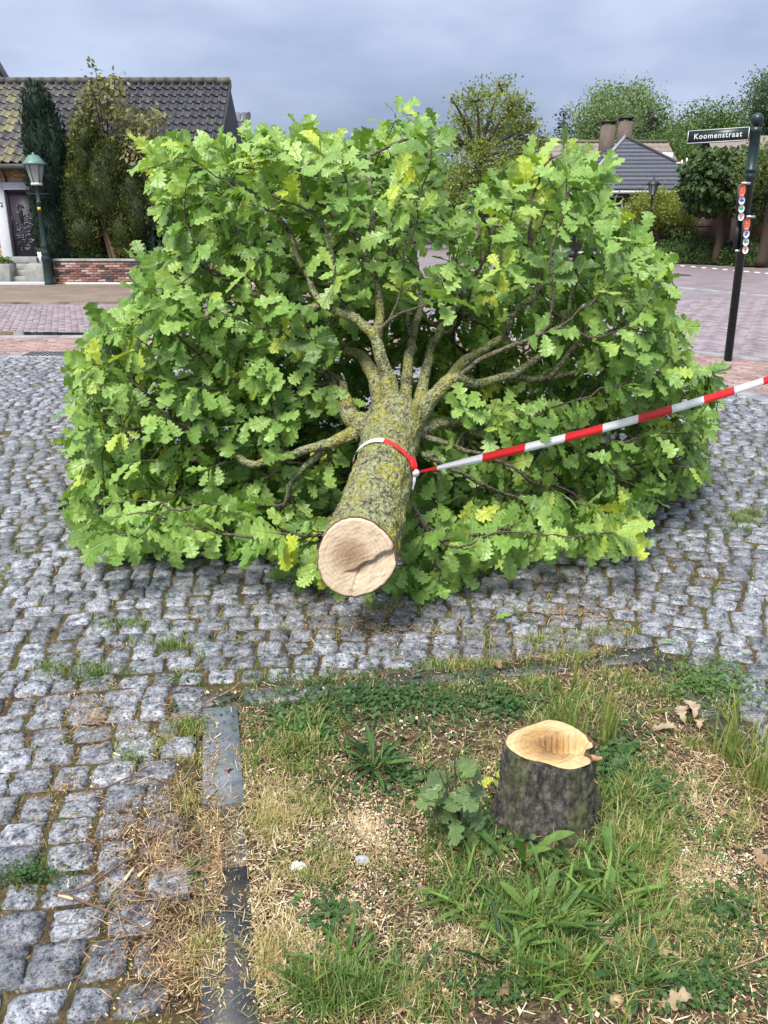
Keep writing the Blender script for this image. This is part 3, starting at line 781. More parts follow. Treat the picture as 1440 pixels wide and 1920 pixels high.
# trunk: rings along the axis, the first lies in the oblique saw cut
nr, ns = 150, 120
side0 = norm(np.cross(AX, [0, 0, 1])); up0 = np.cross(side0, AX)
TL = float(np.linalg.norm(CRO - CUT)) + 0.03
V = np.zeros((nr, ns, 3)); th = np.arange(ns) * 2 * math.pi / ns
def trunk_r(s):
    return np.interp(s, [0, 0.12, 0.45, 0.72, 0.86, 0.95, 1.06], [0.148, 0.139, 0.125, 0.121, 0.130, 0.132, 0.085])
def trunk_c(s):
    return CUT + AX * s + np.array([0.014 * math.sin(s * 3.0), 0, 0.018 * math.sin(s * 2.6)])
for i in range(nr):
    s = TL * i / (nr - 1)
    c = trunk_c(s); r0 = trunk_r(s)
    for j in range(ns):
        dv = side0 * math.cos(th[j]) + up0 * math.sin(th[j])
        lob = 1 + 0.035 * math.sin(2 * th[j] + 0.7) + 0.025 * math.sin(3 * th[j] + 2 + s * 2)
        p = c + dv * r0 * lob
        k = 0.070 * n3(p * [1, 0.45, 0.8], 26) + 0.060 * n3(p * [1, 0.6, 0.9], 60) + 0.03 * n3(p, 130) + 0.05 * n3(p, 9)
        k *= min(1.0, 0.30 + s / 0.06)
        p = c + dv * r0 * lob * (1 + k)
        b_ = max(0.0, 1 - s / 0.30)
        off = -np.dot(p - c, CUTN) / np.dot(AX, CUTN)
        V[i, j] = p + AX * off * b_
rim = V[0].copy()
Q = [[i * ns + j, i * ns + (j + 1) % ns, (i + 1) * ns + (j + 1) % ns, (i + 1) * ns + j] for i in range(nr - 1) for j in range(ns)]
VV = np.vstack([V.reshape(-1, 3), V[-1].mean(0) + AX * 0.03]); T = [[len(VV) - 1, (nr - 1) * ns + j, (nr - 1) * ns + (j + 1) % ns] for j in range(ns)]
trunk = MB().add(VV, Q, T, 1.0).build('trunk', M['bark'], oak)
# the sawn face: inner bark rim, wood, and the torn hinge step across it
ce = rim.mean(0); ex = norm(side0 - CUTN * np.dot(side0, CUTN)); ey = np.cross(CUTN, ex)
if ey[2] < 0: ey = -ey
if ex[0] < 0: ex = -ex
ra = np.concatenate([np.linspace(0.0, 0.93, 46), [0.95, 0.968]])
Vf = []; UVf = []
lu = norm(np.array([0.86, 0.52])); ln_ = np.array([lu[1], -lu[0]])
for k in ra:
    for j in range(ns):
        p = ce + (rim[j] - ce) * k
        a, b_ = np.dot(p - ce, ex), np.dot(p - ce, ey)
        al = a * lu[0] + b_ * lu[1]
        dl = (a - 0.030) * ln_[0] + (b_ + 0.022) * ln_[1] + 0.004 * math.sin(al * 90) + 0.005 * n3((al, 0.3, 0.2), 40) + 0.003 * n3((a, b_, 0.2), 160)
        st_ = min(1.0, max(0.0, (al + 0.07) / 0.05))                     # the tear runs out towards the lower left
        h = 0.010 - 0.020 / (1 + math.exp(-dl / 0.0014)) * st_ + 0.17 * max(0, dl) * st_
        h -= 0.006 * math.exp(-(dl / 0.002) ** 2) * st_
        h += 0.0008 * n3((al * 14, dl * 120, 0.5)) + 0.0006 * n3((a, b_, 2), 140)
        cr2 = (a + 0.006 - 0.25 * (b_ + 0.11)); h -= 0.010 * math.exp(-(cr2 / 0.0022) ** 2) * (b_ < -0.045)
        h *= min(1.0, (0.985 - k) / 0.05)
        Vf.append(p + CUTN * (h + 0.004)); UVf.append([a + 0.02, b_ - 0.01])
m_ = len(ra)
Qf = [[i * ns + j, i * ns + (j + 1) % ns, (i + 1) * ns + (j + 1) % ns, (i + 1) * ns + j] for i in range(m_ - 1) for j in range(ns)]
MB().add(Vf, Qf, None, 0.5, UVf).build('cut_face', M['cut_wood'], trunk, label='pale sawn end of the trunk with a torn diagonal step')
# ring of bark between the face and the rim
Vb = np.vstack([ce + (rim - ce) * 0.955 + CUTN * 0.0035, ce + (rim - ce) * 1.0 + CUTN * 0.001, ])
Qb = [[j, (j + 1) % ns, ns + (j + 1) % ns, ns + j] for j in range(ns)]
M['inner_bark'] = simple('inner_bark', (0.13, 0.068, 0.036), 0.9, var=0.4, scale=60, bump=0.5)
MB().add(Vb, Qb).build('inner_bark', M['inner_bark'], trunk)

# ---- limbs drawn from the photograph: pixel, pixel, distance; radius at base and end
limbs = [
    ([(690, 800, 3.78), (662, 785, 3.80), (645, 755, 3.88), (640, 720, 4.05), (600, 690, 4.35), (540, 650, 4.6), (470, 620, 4.8)], 0.062, 0.016),
    ([(668, 812, 3.76), (640, 822, 3.75), (600, 836, 3.74), (560, 845, 3.76), (520, 862, 3.80), (470, 868, 3.85), (430, 845, 3.92), (380, 810, 4.0), (310, 790, 4.08), (240, 800, 4.1)], 0.034, 0.010),
    ([(610, 842, 3.76), (575, 872, 3.78), (550, 905, 3.80), (530, 945, 3.86), (490, 985, 3.95)], 0.022, 0.007),
    ([(722, 775, 3.82), (708, 730, 3.90), (698, 695, 4.02), (672, 665, 4.2), (640, 650, 4.4), (585, 625, 4.7), (520, 570, 5.0), (450, 500, 5.2)], 0.056, 0.014),
    ([(735, 770, 3.80), (728, 720, 3.84), (716, 675, 3.86), (700, 630, 3.88), (672, 598, 3.90), (636, 585, 3.95), (600, 560, 4.0), (575, 500, 4.1), (548, 450, 4.2), (500, 390, 4.3), (430, 330, 4.35)], 0.044, 0.009),
    ([(706, 640, 3.90), (712, 590, 4.02), (708, 530, 4.1), (690, 490, 4.12), (682, 450, 4.15), (640, 425, 4.15), (600, 385, 4.15), (545, 355, 4.15)], 0.028, 0.008),
    ([(690, 470, 4.15), (700, 400, 4.3), (692, 330, 4.4), (700, 290, 4.45), (740, 265, 4.5), (790, 262, 4.55)], 0.018, 0.006),
    ([(600, 575, 4.0), (545, 580, 4.02), (490, 555, 4.05), (420, 520, 4.1), (350, 470, 4.2)], 0.020, 0.007),
    ([(757, 775, 3.85), (762, 720, 3.98), (768, 670, 4.15), (778, 610, 4.5), (790, 540, 5.0), (760, 450, 5.3), (720, 350, 5.5)], 0.040, 0.012),
    ([(785, 770, 3.88), (798, 700, 4.1), (812, 645, 4.4), (850, 580, 4.8), (870, 520, 5.1), (900, 430, 5.3), (930, 370, 5.3)], 0.036, 0.010),
    ([(775, 790, 3.80), (812, 745, 3.82), (850, 712, 3.86), (890, 718, 3.95), (950, 705, 4.1), (1030, 710, 4.3), (1120, 690, 4.55), (1200, 700, 4.8)], 0.050, 0.012),
    ([(780, 812, 3.80), (820, 795, 3.86), (855, 795, 3.98), (880, 815, 4.15), (960, 830, 4.4), (1060, 830, 4.65), (1160, 850, 4.8)], 0.044, 0.010),
    ([(840, 716, 3.90), (870, 680, 4.1), (910, 652, 4.2), (945, 632, 4.2), (968, 590, 4.2), (1005, 550, 4.22), (1044, 514, 4.24)], 0.030, 0.019),
    ([(1010, 548, 4.23), (1000, 500, 4.2), (992, 430, 4.18), (1005, 340, 4.2), (1035, 290, 4.2)], 0.015, 0.006),
    ([(870, 600, 4.5), (885, 530, 4.4), (920, 450, 4.35), (900, 390, 4.35), (930, 330, 4.4)], 0.016, 0.006),
    ([(960, 705, 4.1), (1040, 640, 4.35), (1070, 560, 4.5), (1080, 470, 4.5), (1075, 430, 4.5)], 0.020, 0.010),
    ([(1030, 708, 4.3), (1100, 620, 4.5), (1140, 560, 4.6), (1180, 500, 4.65)], 0.017, 0.006),
    ([(790, 818, 3.78), (860, 838, 3.72), (930, 862, 3.75), (1000, 900, 3.85), (1080, 930, 4.0)], 0.016, 0.006),
    ([(790, 850, 3.62), (850, 880, 3.62), (910, 915, 3.70), (980, 930, 3.9)], 0.010, 0.004),
    ([(775, 950, 3.45), (800, 1000, 3.45), (815, 1050, 3.42), (820, 1095, 3.45)], 0.008, 0.003),
    ([(660, 935, 3.4), (625, 1000, 3.42), (590, 1060, 3.46)], 0.008, 0.003),
]
def spline(P, n):
    P = np.array(P, float); m = len(P)
    out = []
    for q in np.linspace(0, m - 1.0001, n):
        i = int(q); f = q - i
        p0, p1, p2, p3 = P[max(i - 1, 0)], P[i], P[min(i + 1, m - 1)], P[min(i + 2, m - 1)]
        out.append(0.5 * ((2 * p1) + (-p0 + p2) * f + (2 * p0 - 5 * p1 + 4 * p2 - p3) * f * f + (-p0 + 3 * p1 - 3 * p2 + p3) * f ** 3))
    return np.array(out)
npos = []; npar = []; nlimb = []; npath = []; nhand = []
for li, (wp, ra_, rb_) in enumerate(limbs):
    P = np.array([at(*q) for q in wp])
    Ls = np.linalg.norm(np.diff(P, axis=0), axis=1).sum()
    P = spline(P, max(6, int(Ls / 0.05)))
    P = P + np.column_stack([[n3(p, 7 + li) * 0.045, n3(p + 3, 7) * 0.030, n3(p + 9, 7) * 0.045] for p in P]).T * np.linspace(0, 1, len(P))[:, None]
    P[:, 2] = np.maximum(P[:, 2], 0.03)
    par0 = -1; path0 = 0.0
    if npos and li > 0:
        A = np.array(npos); dd = np.linalg.norm(A - P[0], axis=1); k = int(np.argmin(dd))
        if dd[k] < 0.15 and ra_ < 0.031: par0 = k; path0 = npath[k]
    for i, p in enumerate(P):
        npos.append(p); npar.append(par0 if i == 0 else len(npos) - 2); nlimb.append(li)
        path0 += 0.0 if i == 0 else float(np.linalg.norm(P[i] - P[i - 1])); npath.append(path0)
        f = i / (len(P) - 1); nhand.append((ra_ * (1 - f) ** 1.3 + rb_ * (1 - (1 - f) ** 1.3)) * (0.84 if i > 3 else 0.95))
n_hand = len(npos)

# ---- leaf clusters: the crown's volume (outline, depth and hollow)
OUTL = [(285, 268), (330, 236), (420, 262), (480, 252), (560, 232), (600, 246), (650, 255), (700, 262), (722, 225), (760, 215), (825, 218), (812, 262), (795, 325), (845, 390), (905, 382), (945, 318), (965, 292), (1010, 300), (1040, 262), (1105, 262), (1130, 320), (1145, 400), (1200, 425), (1245, 470), (1262, 560), (1290, 640), (1300, 690), (1355, 705), (1340, 770), (1325, 820), (1318, 905), (1250, 920), (1200, 955), (1190, 1015), (1080, 1020), (980, 1035), (905, 1040), (870, 1090), (820, 1105), (760, 1100), (735, 1095), (690, 1090), (610, 1095), (560, 1080), (560, 1040), (480, 1020), (330, 1025), (160, 1015), (135, 960), (122, 900), (135, 850), (160, 800), (140, 700), (185, 610), (270, 560), (255, 500), (305, 460), (330, 420), (305, 350)]
HOLES = [(797, 478, 48, 56), (1062, 462, 55, 36), (872, 290, 62, 88), (348, 682, 40, 26), (640, 200, 60, 60)]
CN = np.array([0.06, 5.0, 0.55])
SHOW = [(1, 22), (2, 16), (4, 32), (5, 26), (6, 22), (7, 16), (8, 20), (9, 20), (10, 26), (11, 16), (12, 34), (13, 20), (14, 22), (15, 20), (16, 14)]
show_pts = []
for li_, rp in SHOW:
    for q in spline(np.array(limbs[li_][0], float), 26)[1:-4]: show_pts.append((*q, rp))
show_pts = np.array(show_pts)
OUTI = [tuple(np.array([730, 690]) + (np.array(q) - np.array([730, 690])) * 0.972 + np.array([0, 28 if q[1] < 520 else 0])) for q in OUTL]
def crown_ok(P):
    x, y, dp = proj(P)
    ok = in_poly(x, y, OUTI)
    for (sx_, sy_, sY, rp) in show_pts:      # the larger limbs stay in sight
        ok &= ~(((x - sx_) ** 2 + (y - sy_ - 12) ** 2 < rp * rp * 2.2) & (P[:, 1] < sY + 0.03))
    e = (np.abs((P[:, 0] - CN[0]) / 2.05) ** 2.6 + np.abs((P[:, 1] - CN[1]) / 1.22) ** 2.6 + np.abs((P[:, 2] - CN[2]) / 1.85) ** 2.6)
    low = (P[:, 2] < 0.30) & (P[:, 1] < 4.2)
    ok &= (e < 1.0) | (low & (P[:, 1] > 3.30))
    for (hx, hy, hrx, hry) in HOLES: ok &= ((x - hx) / hrx) ** 2 + ((y - hy) / hry) ** 2 > 1
    # hollow round the fork, where the limbs show
    h = ((x - 765) / 150) ** 2 + ((y - 672) / 112) ** 2
    ok &= ~((h < 1) & (P[:, 1] < 5.1))
    h2 = ((x - 920) / 125) ** 2 + ((y - 680) / 78) ** 2
    ok &= ~((h2 < 1) & (P[:, 1] < 4.5))
    h3 = ((x - 605) / 60) ** 2 + ((y - 790) / 50) ** 2
    ok &= ~((h3 < 1) & (P[:, 1] < 4.1))
    # clear of the stretched tape
    ty = 897 - (x - 775) * 0.2805; tY = 3.42 + (x - 775) / 665 * 1.2
    ok &= ~((x > 770) & (np.abs(y - ty + 8) < 40) & (P[:, 1] < tY + 0.14))
    # clear of the trunk and of the line of sight to it
    q = np.clip((P - CUT) @ AX, 0, TL); dt = np.linalg.norm(P - (CUT + q[:, None] * AX), axis=1)
    ok &= dt > 0.22
    tr_ = in_poly(x, y, [(585, 1000), (600, 1075), (640, 1130), (700, 1130), (760, 1070), (770, 1000), (800, 800), (790, 740), (660, 760), (650, 860)])
    ok &= ~(tr_ & (P[:, 1] < 4.4))
    ok &= ~((P[:, 1] < 3.75) & (y < 930))
    return ok
cl = []
cr_ = np.random.default_rng(21)
def try_points(N, lo, hi, mind, cap, front=None):
    P = cr_.uniform(lo, hi, (N, 3)); P = P[crown_ok(P)]
    if front is not None: P = P[front(P)]
    for p in P:
        if len(cl) >= cap: break
        if cl:
            A = np.array(cl); dd = np.sum((A - p) ** 2, 1)
            if dd.min() < mind * mind: continue
        cl.append(p)
# first the outer front skin, then the body of the crown
def skin(P):
    e = (np.abs((P[:, 0] - CN[0]) / 2.05) ** 2.6 + np.abs((P[:, 1] - CN[1]) / 1.22) ** 2.6 + np.abs((P[:, 2] - CN[2]) / 1.85) ** 2.6)
    return ((e > 0.45) & (P[:, 1] < 5.2))
try_points(60000, (-2, 3.3, 0.05), (2.2, 5.2, 2.5), 0.134, 720, skin)
try_points(9000, (-2, 3.3, 0.04), (2.2, 4.3, 0.30), 0.130, 830)
try_points(40000, (-2, 4.2, 0.05), (2.2, 6.2, 2.5), 0.155, 1480)
try_points(30000, (-1.5, 4.75, 0.05), (1.6, 6.2, 1.8), 0.115, len(cl) + 330)
cl = np.array(cl)
# a rim of clusters that makes the outline itself
oc = []
for i in range(len(OUTL)):
    a, b_ = np.array(OUTL[i], float), np.array(OUTL[(i + 1) % len(OUTL)], float)
    k = max(1, int(np.linalg.norm(b_ - a) / 34))
    for f in (np.arange(k) + cr_.uniform(0.2, 0.8)) / k:
        q = a + (b_ - a) * f; q = q + (np.array([730, 690]) - q) * cr_.uniform(0.015, 0.065)
        q = q + (q - np.array([730, 690])) * max(0, cr_.normal(0.0, 0.025))
        if q[1] < 520: q[1] += cr_.uniform(-6, 34)
        if q[1] < 850: Y = cr_.uniform(4.25, 5.0)
        else:
            gg = gnd(q[0], q[1] + 12); Y = gg[1] - 0.02
        p = at(q[0], q[1], Y)
        p[2] = max(p[2], 0.05)
        if q[0] > 1000 and abs(q[1] - (897 - (q[0] - 775) * 0.2805) + 8) < 45: p = at(q[0], q[1], 3.62 + (q[0] - 775) / 665 * 1.2)
        if ((q[0] - 872) / 52) ** 2 + ((q[1] - 290) / 85) ** 2 < 1: continue
        oc.append(p)
cl = np.vstack([cl, np.array(oc)])
order = np.argsort(np.linalg.norm(cl - CRO, axis=1))
cl = cl[order]
POS = np.zeros((20000, 3)); PATH = np.zeros(20000); DIRS = np.zeros((20000, 3))
N_ = len(npos); POS[:N_] = np.array(npos); PATH[:N_] = np.array(npath)
for i in range(N_):
    p_ = npar[i]; DIRS[i] = norm(POS[i] - POS[p_]) if p_ >= 0 else AX
hand_ok = np.ones(20000, bool)
tips = []
for c in cl:
    dv = c - POS[:N_]; dd = np.linalg.norm(dv, axis=1) + 1e-6
    cosv = np.sum(dv * DIRS[:N_], 1) / dd
    cost = dd * (1 + 0.45 * (1 - cosv)) + 0.22 * PATH[:N_]
    # a twig should leave a limb some way out, and outward from the fork
    out_ = np.linalg.norm(POS[:N_] - CRO, axis=1)
    cost = cost + np.where(out_ < 0.30, 0.35, 0.0) + np.where(dd < 0.04, 0.3, 0)
    k = int(np.argmin(cost)); p0 = POS[k]; d0 = DIRS[k]; L_ = float(np.linalg.norm(c - p0))
    m = max(2, int(L_ / 0.055))
    c1 = p0 + d0 * L_ * 0.35 + np.array([0, 0, 0.10 * L_]); prev = k
    for i in range(1, m + 1):
        f = i / m
        q = (1 - f) ** 2 * p0 + 2 * f * (1 - f) * c1 + f * f * c
        if i < m: q = q + cr_.normal(0, 0.008, 3)
        q[2] = max(q[2], 0.02)
        POS[N_] = q; npar.append(prev); nlimb.append(nlimb[k]); PATH[N_] = PATH[prev] + np.linalg.norm(q - POS[prev]); DIRS[N_] = norm(q - POS[prev])
        prev = N_; N_ += 1
    tips.append(prev)
POS = POS[:N_]; DIRS = DIRS[:N_]
cnt = np.zeros(N_)
cnt[tips] += 1
par = np.array(npar)
for i in range(N_ - 1, -1, -1):
    if par[i] >= 0: cnt[par[i]] += cnt[i]
rad = 0.0024 * np.maximum(cnt, 1) ** 0.42
rad[:n_hand] = np.maximum(np.array(nhand), np.minimum(rad[:n_hand], 0.022))
# chains
kids = [[] for _ in range(N_)]
for i in range(N_):
    if par[i] >= 0: kids[par[i]].append(i)
limb_obj = {}
nl0 = np.array(nlimb)
for li in range(len(limbs)):
    ids = [i for i in range(n_hand) if nl0[i] == li]
    P = POS[ids]; r_ = rad[ids].copy()
    if limbs[li][1] > 0.033: r_[:4] *= np.array([1.35, 1.22, 1.12, 1.05])
    big = limbs[li][1] > 0.015
    V, Q, T = tube(P, r_, 16 if big else 8, True, 0.20 if big else 0.1, 45)
    tn = np.repeat(np.clip((r_ - 0.004) / 0.032, 0.05, 0.92), 16 if big else 8)
    limb_obj[li] = MB().add(V, Q, T, np.concatenate([tn, [tn[0], tn[-1]]])).build('branch', M['bark'], oak)
tw = {li: MB() for li in range(len(limbs))}
def chain(start, parent):
    st = [(start, parent)]
    while st:
        i, p_ = st.pop()
        ids = [p_, i]
        while kids[i]:
            ks = sorted(kids[i], key=lambda q: -cnt[q]); 
            for q in ks[1:]: st.append((q, i))
            i = ks[0]; ids.append(i)
        P = POS[ids]; r_ = rad[ids].copy(); r_[0] = min(r_[0], r_[1] * 1.3)
        sg = 6 if r_.max() > 0.006 else 4
        V, Q, T = tube(P, r_, sg, False)
        tw[nl0_all[i]].add(V, Q, T, np.repeat(np.clip((r_ - 0.004) / 0.032, 0.0, 0.6), sg))
nl0_all = np.array(nlimb)
for i in range(n_hand):
    for q in kids[i]:
        if q >= n_hand: chain(q, i)
for li, m_b in tw.items():
    if m_b.n: m_b.build('twigs', M['bark'], limb_obj[li], kind='stuff')
# stub where the pale limb was broken off
e_ = at(1044, 514, 4.24)
# ---- leaves
lrng = np.random.default_rng(11)
recs = []
CC = np.array([0.06, 4.85, 0.75])
for t_i in tips:
    c = POS[t_i]; d0 = DIRS[t_i]
    outw = norm(c - CC)
    view = norm(np.array([0, 0, CAM_H]) - c)
    shoot = norm(0.6 * d0 + 0.5 * outw + np.array([0, -0.1, -0.10]))
    ct = np.clip(lrng.normal(0.57, 0.19) + 0.03 * (c[2] > 1.5), 0.08, 0.9); big = lrng.uniform(0.9, 1.12)
    droop = lrng.normal(-0.50, 0.28) + (0.42 if c[2] > 1.55 else 0.12 if c[2] > 1.1 else 0.0)
    young = lrng.uniform() < 0.022
    ref = norm(np.cross(shoot, [0.3, 0.2, 1])); ref2 = np.cross(shoot, ref)
    nleaf = int(lrng.integers(6, 10))
    a0 = lrng.uniform(0, 6.28)
    for k in range(nleaf):
        a = a0 + k * 2.4 + lrng.normal(0, 0.25); f = k / nleaf
        sp_ = ref * math.cos(a) + ref2 * math.sin(a)
        dv = norm(shoot * (0.30 + 0.6 * f) + sp_ * (0.95 - 0.3 * f) + np.array([0, 0, droop]) + lrng.normal(0, 0.20, 3))
        pos = c + shoot * (f - 0.55) * 0.07
        nn = norm(0.8 * outw + np.array([0, -0.40, 0.75]) + lrng.normal(0, 0.42, 3))
        sz = lrng.uniform(0.092, 0.152) * big * (0.82 if young else 1.0)
        tipz = pos[2] + dv[2] * sz
        if tipz < 0.012:
            dv[2] = (0.012 - pos[2]) / sz if pos[2] > 0.012 else 0.05; dv = norm(dv)
        tn = 0.88 + lrng.normal(0, 0.05) if young else ct + lrng.normal(0, 0.11)
        recs.append((pos, dv, nn, sz, float(np.clip(tn, 0.02, 0.98)), int(lrng.integers(len(LEAVES)))))
print('clusters', len(tips), 'leaves', len(recs), 'nodes', N_)
LP = np.array([r_[0] + r_[1] * r_[3] * 0.5 for r_ in recs])
lx, ly, ld = proj(LP)
LN = np.array([norm(r_[2]) for r_ in recs]); vw = norm(np.array([0, 0, CAM_H]) - LP)
score = np.array([r_[3] for r_ in recs]) ** 2 / ld ** 2 * np.maximum(0.05, np.sum(LN * vw, 1)) * np.exp(-2.2 * (ld - 3.6))
pick = set(np.argsort(-score)[:300].tolist())
shared = {}
mbl = MB()
for i, (pos, dv, nn, sz, tn, kd) in enumerate(recs):
    V, Q, T, UV = LEAVES[kd]
    if i in pick:
        tq = round(tn * 6) / 6
        if (kd, tq) not in shared: shared[(kd, tq)] = MB().add(V, Q, T, tq, UV).mesh('leaf', M['oak_leaf'])
        o = link('leaf', shared[(kd, tq)], oak, pos)
        y = norm(dv); z = norm(nn - y * np.dot(nn, y)); x = np.cross(y, z)
        from mathutils import Matrix
        o.rotation_euler = Matrix(np.column_stack([x, y, z]).tolist()).to_euler(); o.scale = (sz, sz, sz)
    else:
        mbl.add(place(V, pos, dv, nn, sz), Q, T, tn, UV)
mbl.build('foliage', M['oak_leaf'], oak, kind='stuff')

# ================================================================== barrier tape
KN = None
s_t = 0.545
c0 = trunk_c(s_t); r_t = trunk_r(s_t) * 1.075
tape = thing('barrier_tape', c0, 'red and white striped barrier tape knotted round the trunk and stretched to the right', 'barrier tape')
ln = norm(AX + np.array([0.18, 0.0, -0.12])); la = norm(np.cross(ln, [0, 0, 1])); lb = np.cross(la, ln)
if la[0] < 0: la = -la
if lb[2] < 0: lb = -lb
a_k = R(-2)
aa = np.linspace(a_k, a_k + 2 * math.pi, 60)
Lp, Rp, UV = [], [], []
for i, a in enumerate(aa):
    rr = r_t * (1.0 + 0.012 * math.sin(5 * a))
    tw_ = 0.35 * math.sin(a * 1.0)
    wd = 0.0135 * (0.55 + 0.45 * min(1, 4 * min(i, 59 - i) / 59))
    p = c0 + rr * (la * math.cos(a) + lb * math.sin(a)); rad_ = la * math.cos(a) + lb * math.sin(a)
    wv = ln * math.cos(tw_) + rad_ * math.sin(tw_) * 0.3
    Lp.append(p - wv * wd); Rp.append(p + wv * wd + rad_ * 0.002)
    u = (a - a_k) * r_t / 0.20 + 1.0
    UV += [[u, 0], [u, 1]]
V, Q = quad_strip(np.array(Lp), np.array(Rp))
MB().add(V, Q, None, 0.5, UV).build('loop', M['tape'], tape)
KN = c0 + r_t * (la * math.cos(a_k) + lb * math.sin(a_k)) + la * 0.012
V, Q = lathe([(0.002, -0.016), (0.012, -0.012), (0.017, 0.0), (0.012, 0.012), (0.002, 0.018)], KN, 10)
V = V + np.array([[n3(p, 90) * 0.006, n3(p + 5, 90) * 0.006, n3(p + 9, 90) * 0.006] for p in V])
MB().add(V, Q, None, 0.5, np.full((len(V), 2), 0.3)).build('knot', M['tape'], tape)
def ribbon(P, wdir, wd, uvu, name, crease=0.0, nrm=(0, -1, 0)):
    P = np.array(P); n = len(P); wdir = np.asarray(wdir, float); nrm = np.asarray(nrm, float)
    wd = np.broadcast_to(wd, (n,)); V = []; UV = []
    for i in range(n):
        wv = wdir[i] if wdir.ndim > 1 else wdir
        for k, (q, c) in enumerate(((-1, 0), (-0.35, crease), (0.15, crease * 0.3), (1, 0.15 * crease))):
            V.append(P[i] + wv * wd[i] * q + nrm * c * wd[i]); UV.append([uvu[i], k / 3])
    Q = [[4 * i + k, 4 * i + k + 1, 4 * i + k + 5, 4 * i + k + 4] for i in range(n - 1) for k in range(3)]
    return MB().add(V, Q, None, 0.5, UV).build(name, M['tape'], tape)
# stretched run to the right
END = at(1440, 712, 4.6); dirv = (END - KN); LEN = float(np.linalg.norm(dirv)); 
f = np.linspace(0, 2.1, 90); P = KN + f[:, None] * dirv; P[:, 2] -= 0.05 * np.clip(f, 0, 1) * (1 - np.clip(f, 0, 1)) * 4 * 0.5
wd = 0.003 + 0.0185 * np.clip(f / 0.16, 0, 1) ** 0.7
wdir = np.array([norm([0.10 * math.sin(q * 5), -0.25 * math.cos(q * 4 + 0.5), 1.0]) for q in f])
uu = f * LEN / 0.245 + 1.55
ribbon(P, wdir, wd, uu, 'tape_run', 0.5)
# red flap standing up and white tail hanging down at the knot
P = [KN + np.array([-0.003 * i, -0.006 * math.sin(i * 0.9), 0.0125 * i]) for i in range(7)]
ribbon(P, [0.9, 0.3, 0.1], np.array([0.004, 0.010, 0.015, 0.017, 0.014, 0.010, 0.002]), np.full(7, 1.3), 'flap', 0.8)
P = [KN + np.array([-0.002 * i, -0.004 * i, -0.011 * i]) for i in range(7)]
ribbon(P, [0.9, 0.35, 0.1], np.array([0.004, 0.006, 0.007, 0.007, 0.006, 0.005, 0.004]), np.full(7, 0.4), 'tail', 0.6)

# ================================================================== the stump
SB = np.array([0.448, 1.895, 0.0])
M['torn'] = simple('torn_bark', (0.36, 0.22, 0.12), 0.85, var=0.3, scale=50)
stump = thing('tree_stump', SB, 'freshly cut oak stump with dark bark and pale notched top in the grass', 'tree stump')
ns, nr = 120, 44
def out_r(a):
    k = 1 + 0.045 * math.sin(2 * a + 0.6) + 0.035 * math.sin(5 * a + 1.0)
    dn = abs((a - R(-14) + math.pi) % (2 * math.pi) - math.pi)       # notch in the outline at the right
    k -= 0.20 * math.exp(-(dn / 0.15) ** 2)
    dl = abs((a - R(178) + math.pi) % (2 * math.pi) - math.pi)       # pointed towards the left
    k += 0.17 * math.exp(-(dl / 0.38) ** 2)
    df = abs((a - R(-122) + math.pi) % (2 * math.pi) - math.pi); k -= 0.24 * math.exp(-(df / 0.55) ** 2)
    dg_ = abs((a - R(-38) + math.pi) % (2 * math.pi) - math.pi); k += 0.10 * math.exp(-(dg_ / 0.25) ** 2)
    return k
def top_h(x, y):
    return 0.236 + 0.03 * (y) - 0.02 * x
V = np.zeros((nr, ns, 3))
for i in range(nr):
    f = i / (nr - 1)
    for j in range(ns):
        a = 2 * math.pi * j / ns
        r0 = np.interp(f, [0, 0.15, 0.45, 1.0], [0.172, 0.145, 0.126, 0.109]) * (1 + (out_r(a) - 1) * (0.15 + 0.85 * f ** 1.6)) * (1 + 0.10 * (1 - f) ** 2 * math.sin(4 * a + 0.5))
        x, y = r0 * math.cos(a), r0 * math.sin(a)
        p = np.array([x, y, f * top_h(x, y) - 0.02 * (1 - f)])
        k = 1 + 0.075 * n3((x, y, p[2] * 0.30), 38) + 0.055 * n3((x, y, p[2] * 0.5), 85) + 0.03 * n3((x, y, p[2]), 160)
        if f > 0.985: k = 1.0
        V[i, j] = [x * k, y * k, p[2]]
Q = [[i * ns + j, i * ns + (j + 1) % ns, (i + 1) * ns + (j + 1) % ns, (i + 1) * ns + j] for i in range(nr - 1) for j in range(ns)]
stump_rim = V[-1].copy()
MB().add(V.reshape(-1, 3) + SB, Q).build('bark', M['stump_bark'], stump)
ra = np.concatenate([np.linspace(0, 0.9, 30), [0.93, 0.96]])
Vf, UVf = [], []
for k in ra:
    for j in range(ns):
        x, y = stump_rim[j, 0] * k, stump_rim[j, 1] * k
        z = top_h(x, y)
        # the felling notch: a pocket whose torn back wall faces the viewer
        u, v_ = x - 0.030, y - 0.030
        wall = 1 / (1 + math.exp(-(v_ - 0.10 * u + 0.003 * math.sin(u * 380) + 0.004 * n3((u, v_, 0), 60)) / 0.0032))
        wx = 1 / (1 + math.exp(-(u + 0.048) / 0.010)) * (1 / (1 + math.exp((u - 0.066) / 0.006)))
        front = math.exp(-max(0, -v_) / 0.045)
        z -= 0.058 * (1 - wall) * wx * front
        z += 0.006 * wall * wx
        z += 0.0016 * n3((x * 40, y * 120, 0.2)) + 0.0012 * n3((x, y, 4), 130)
        z -= 0.003 * (k > 0.94)
        Vf.append(SB + [x, y, z + 0.002]); UVf.append([x + 0.02, y])
m_ = len(ra)
Qf = [[i * ns + j, i * ns + (j + 1) % ns, (i + 1) * ns + (j + 1) % ns, (i + 1) * ns + j] for i in range(m_ - 1) for j in range(ns)]
MB().add(Vf, Qf, None, 0.5, UVf).build('cut_face', M['stump_wood'], stump, label='pale cut top of the stump with a torn notch')
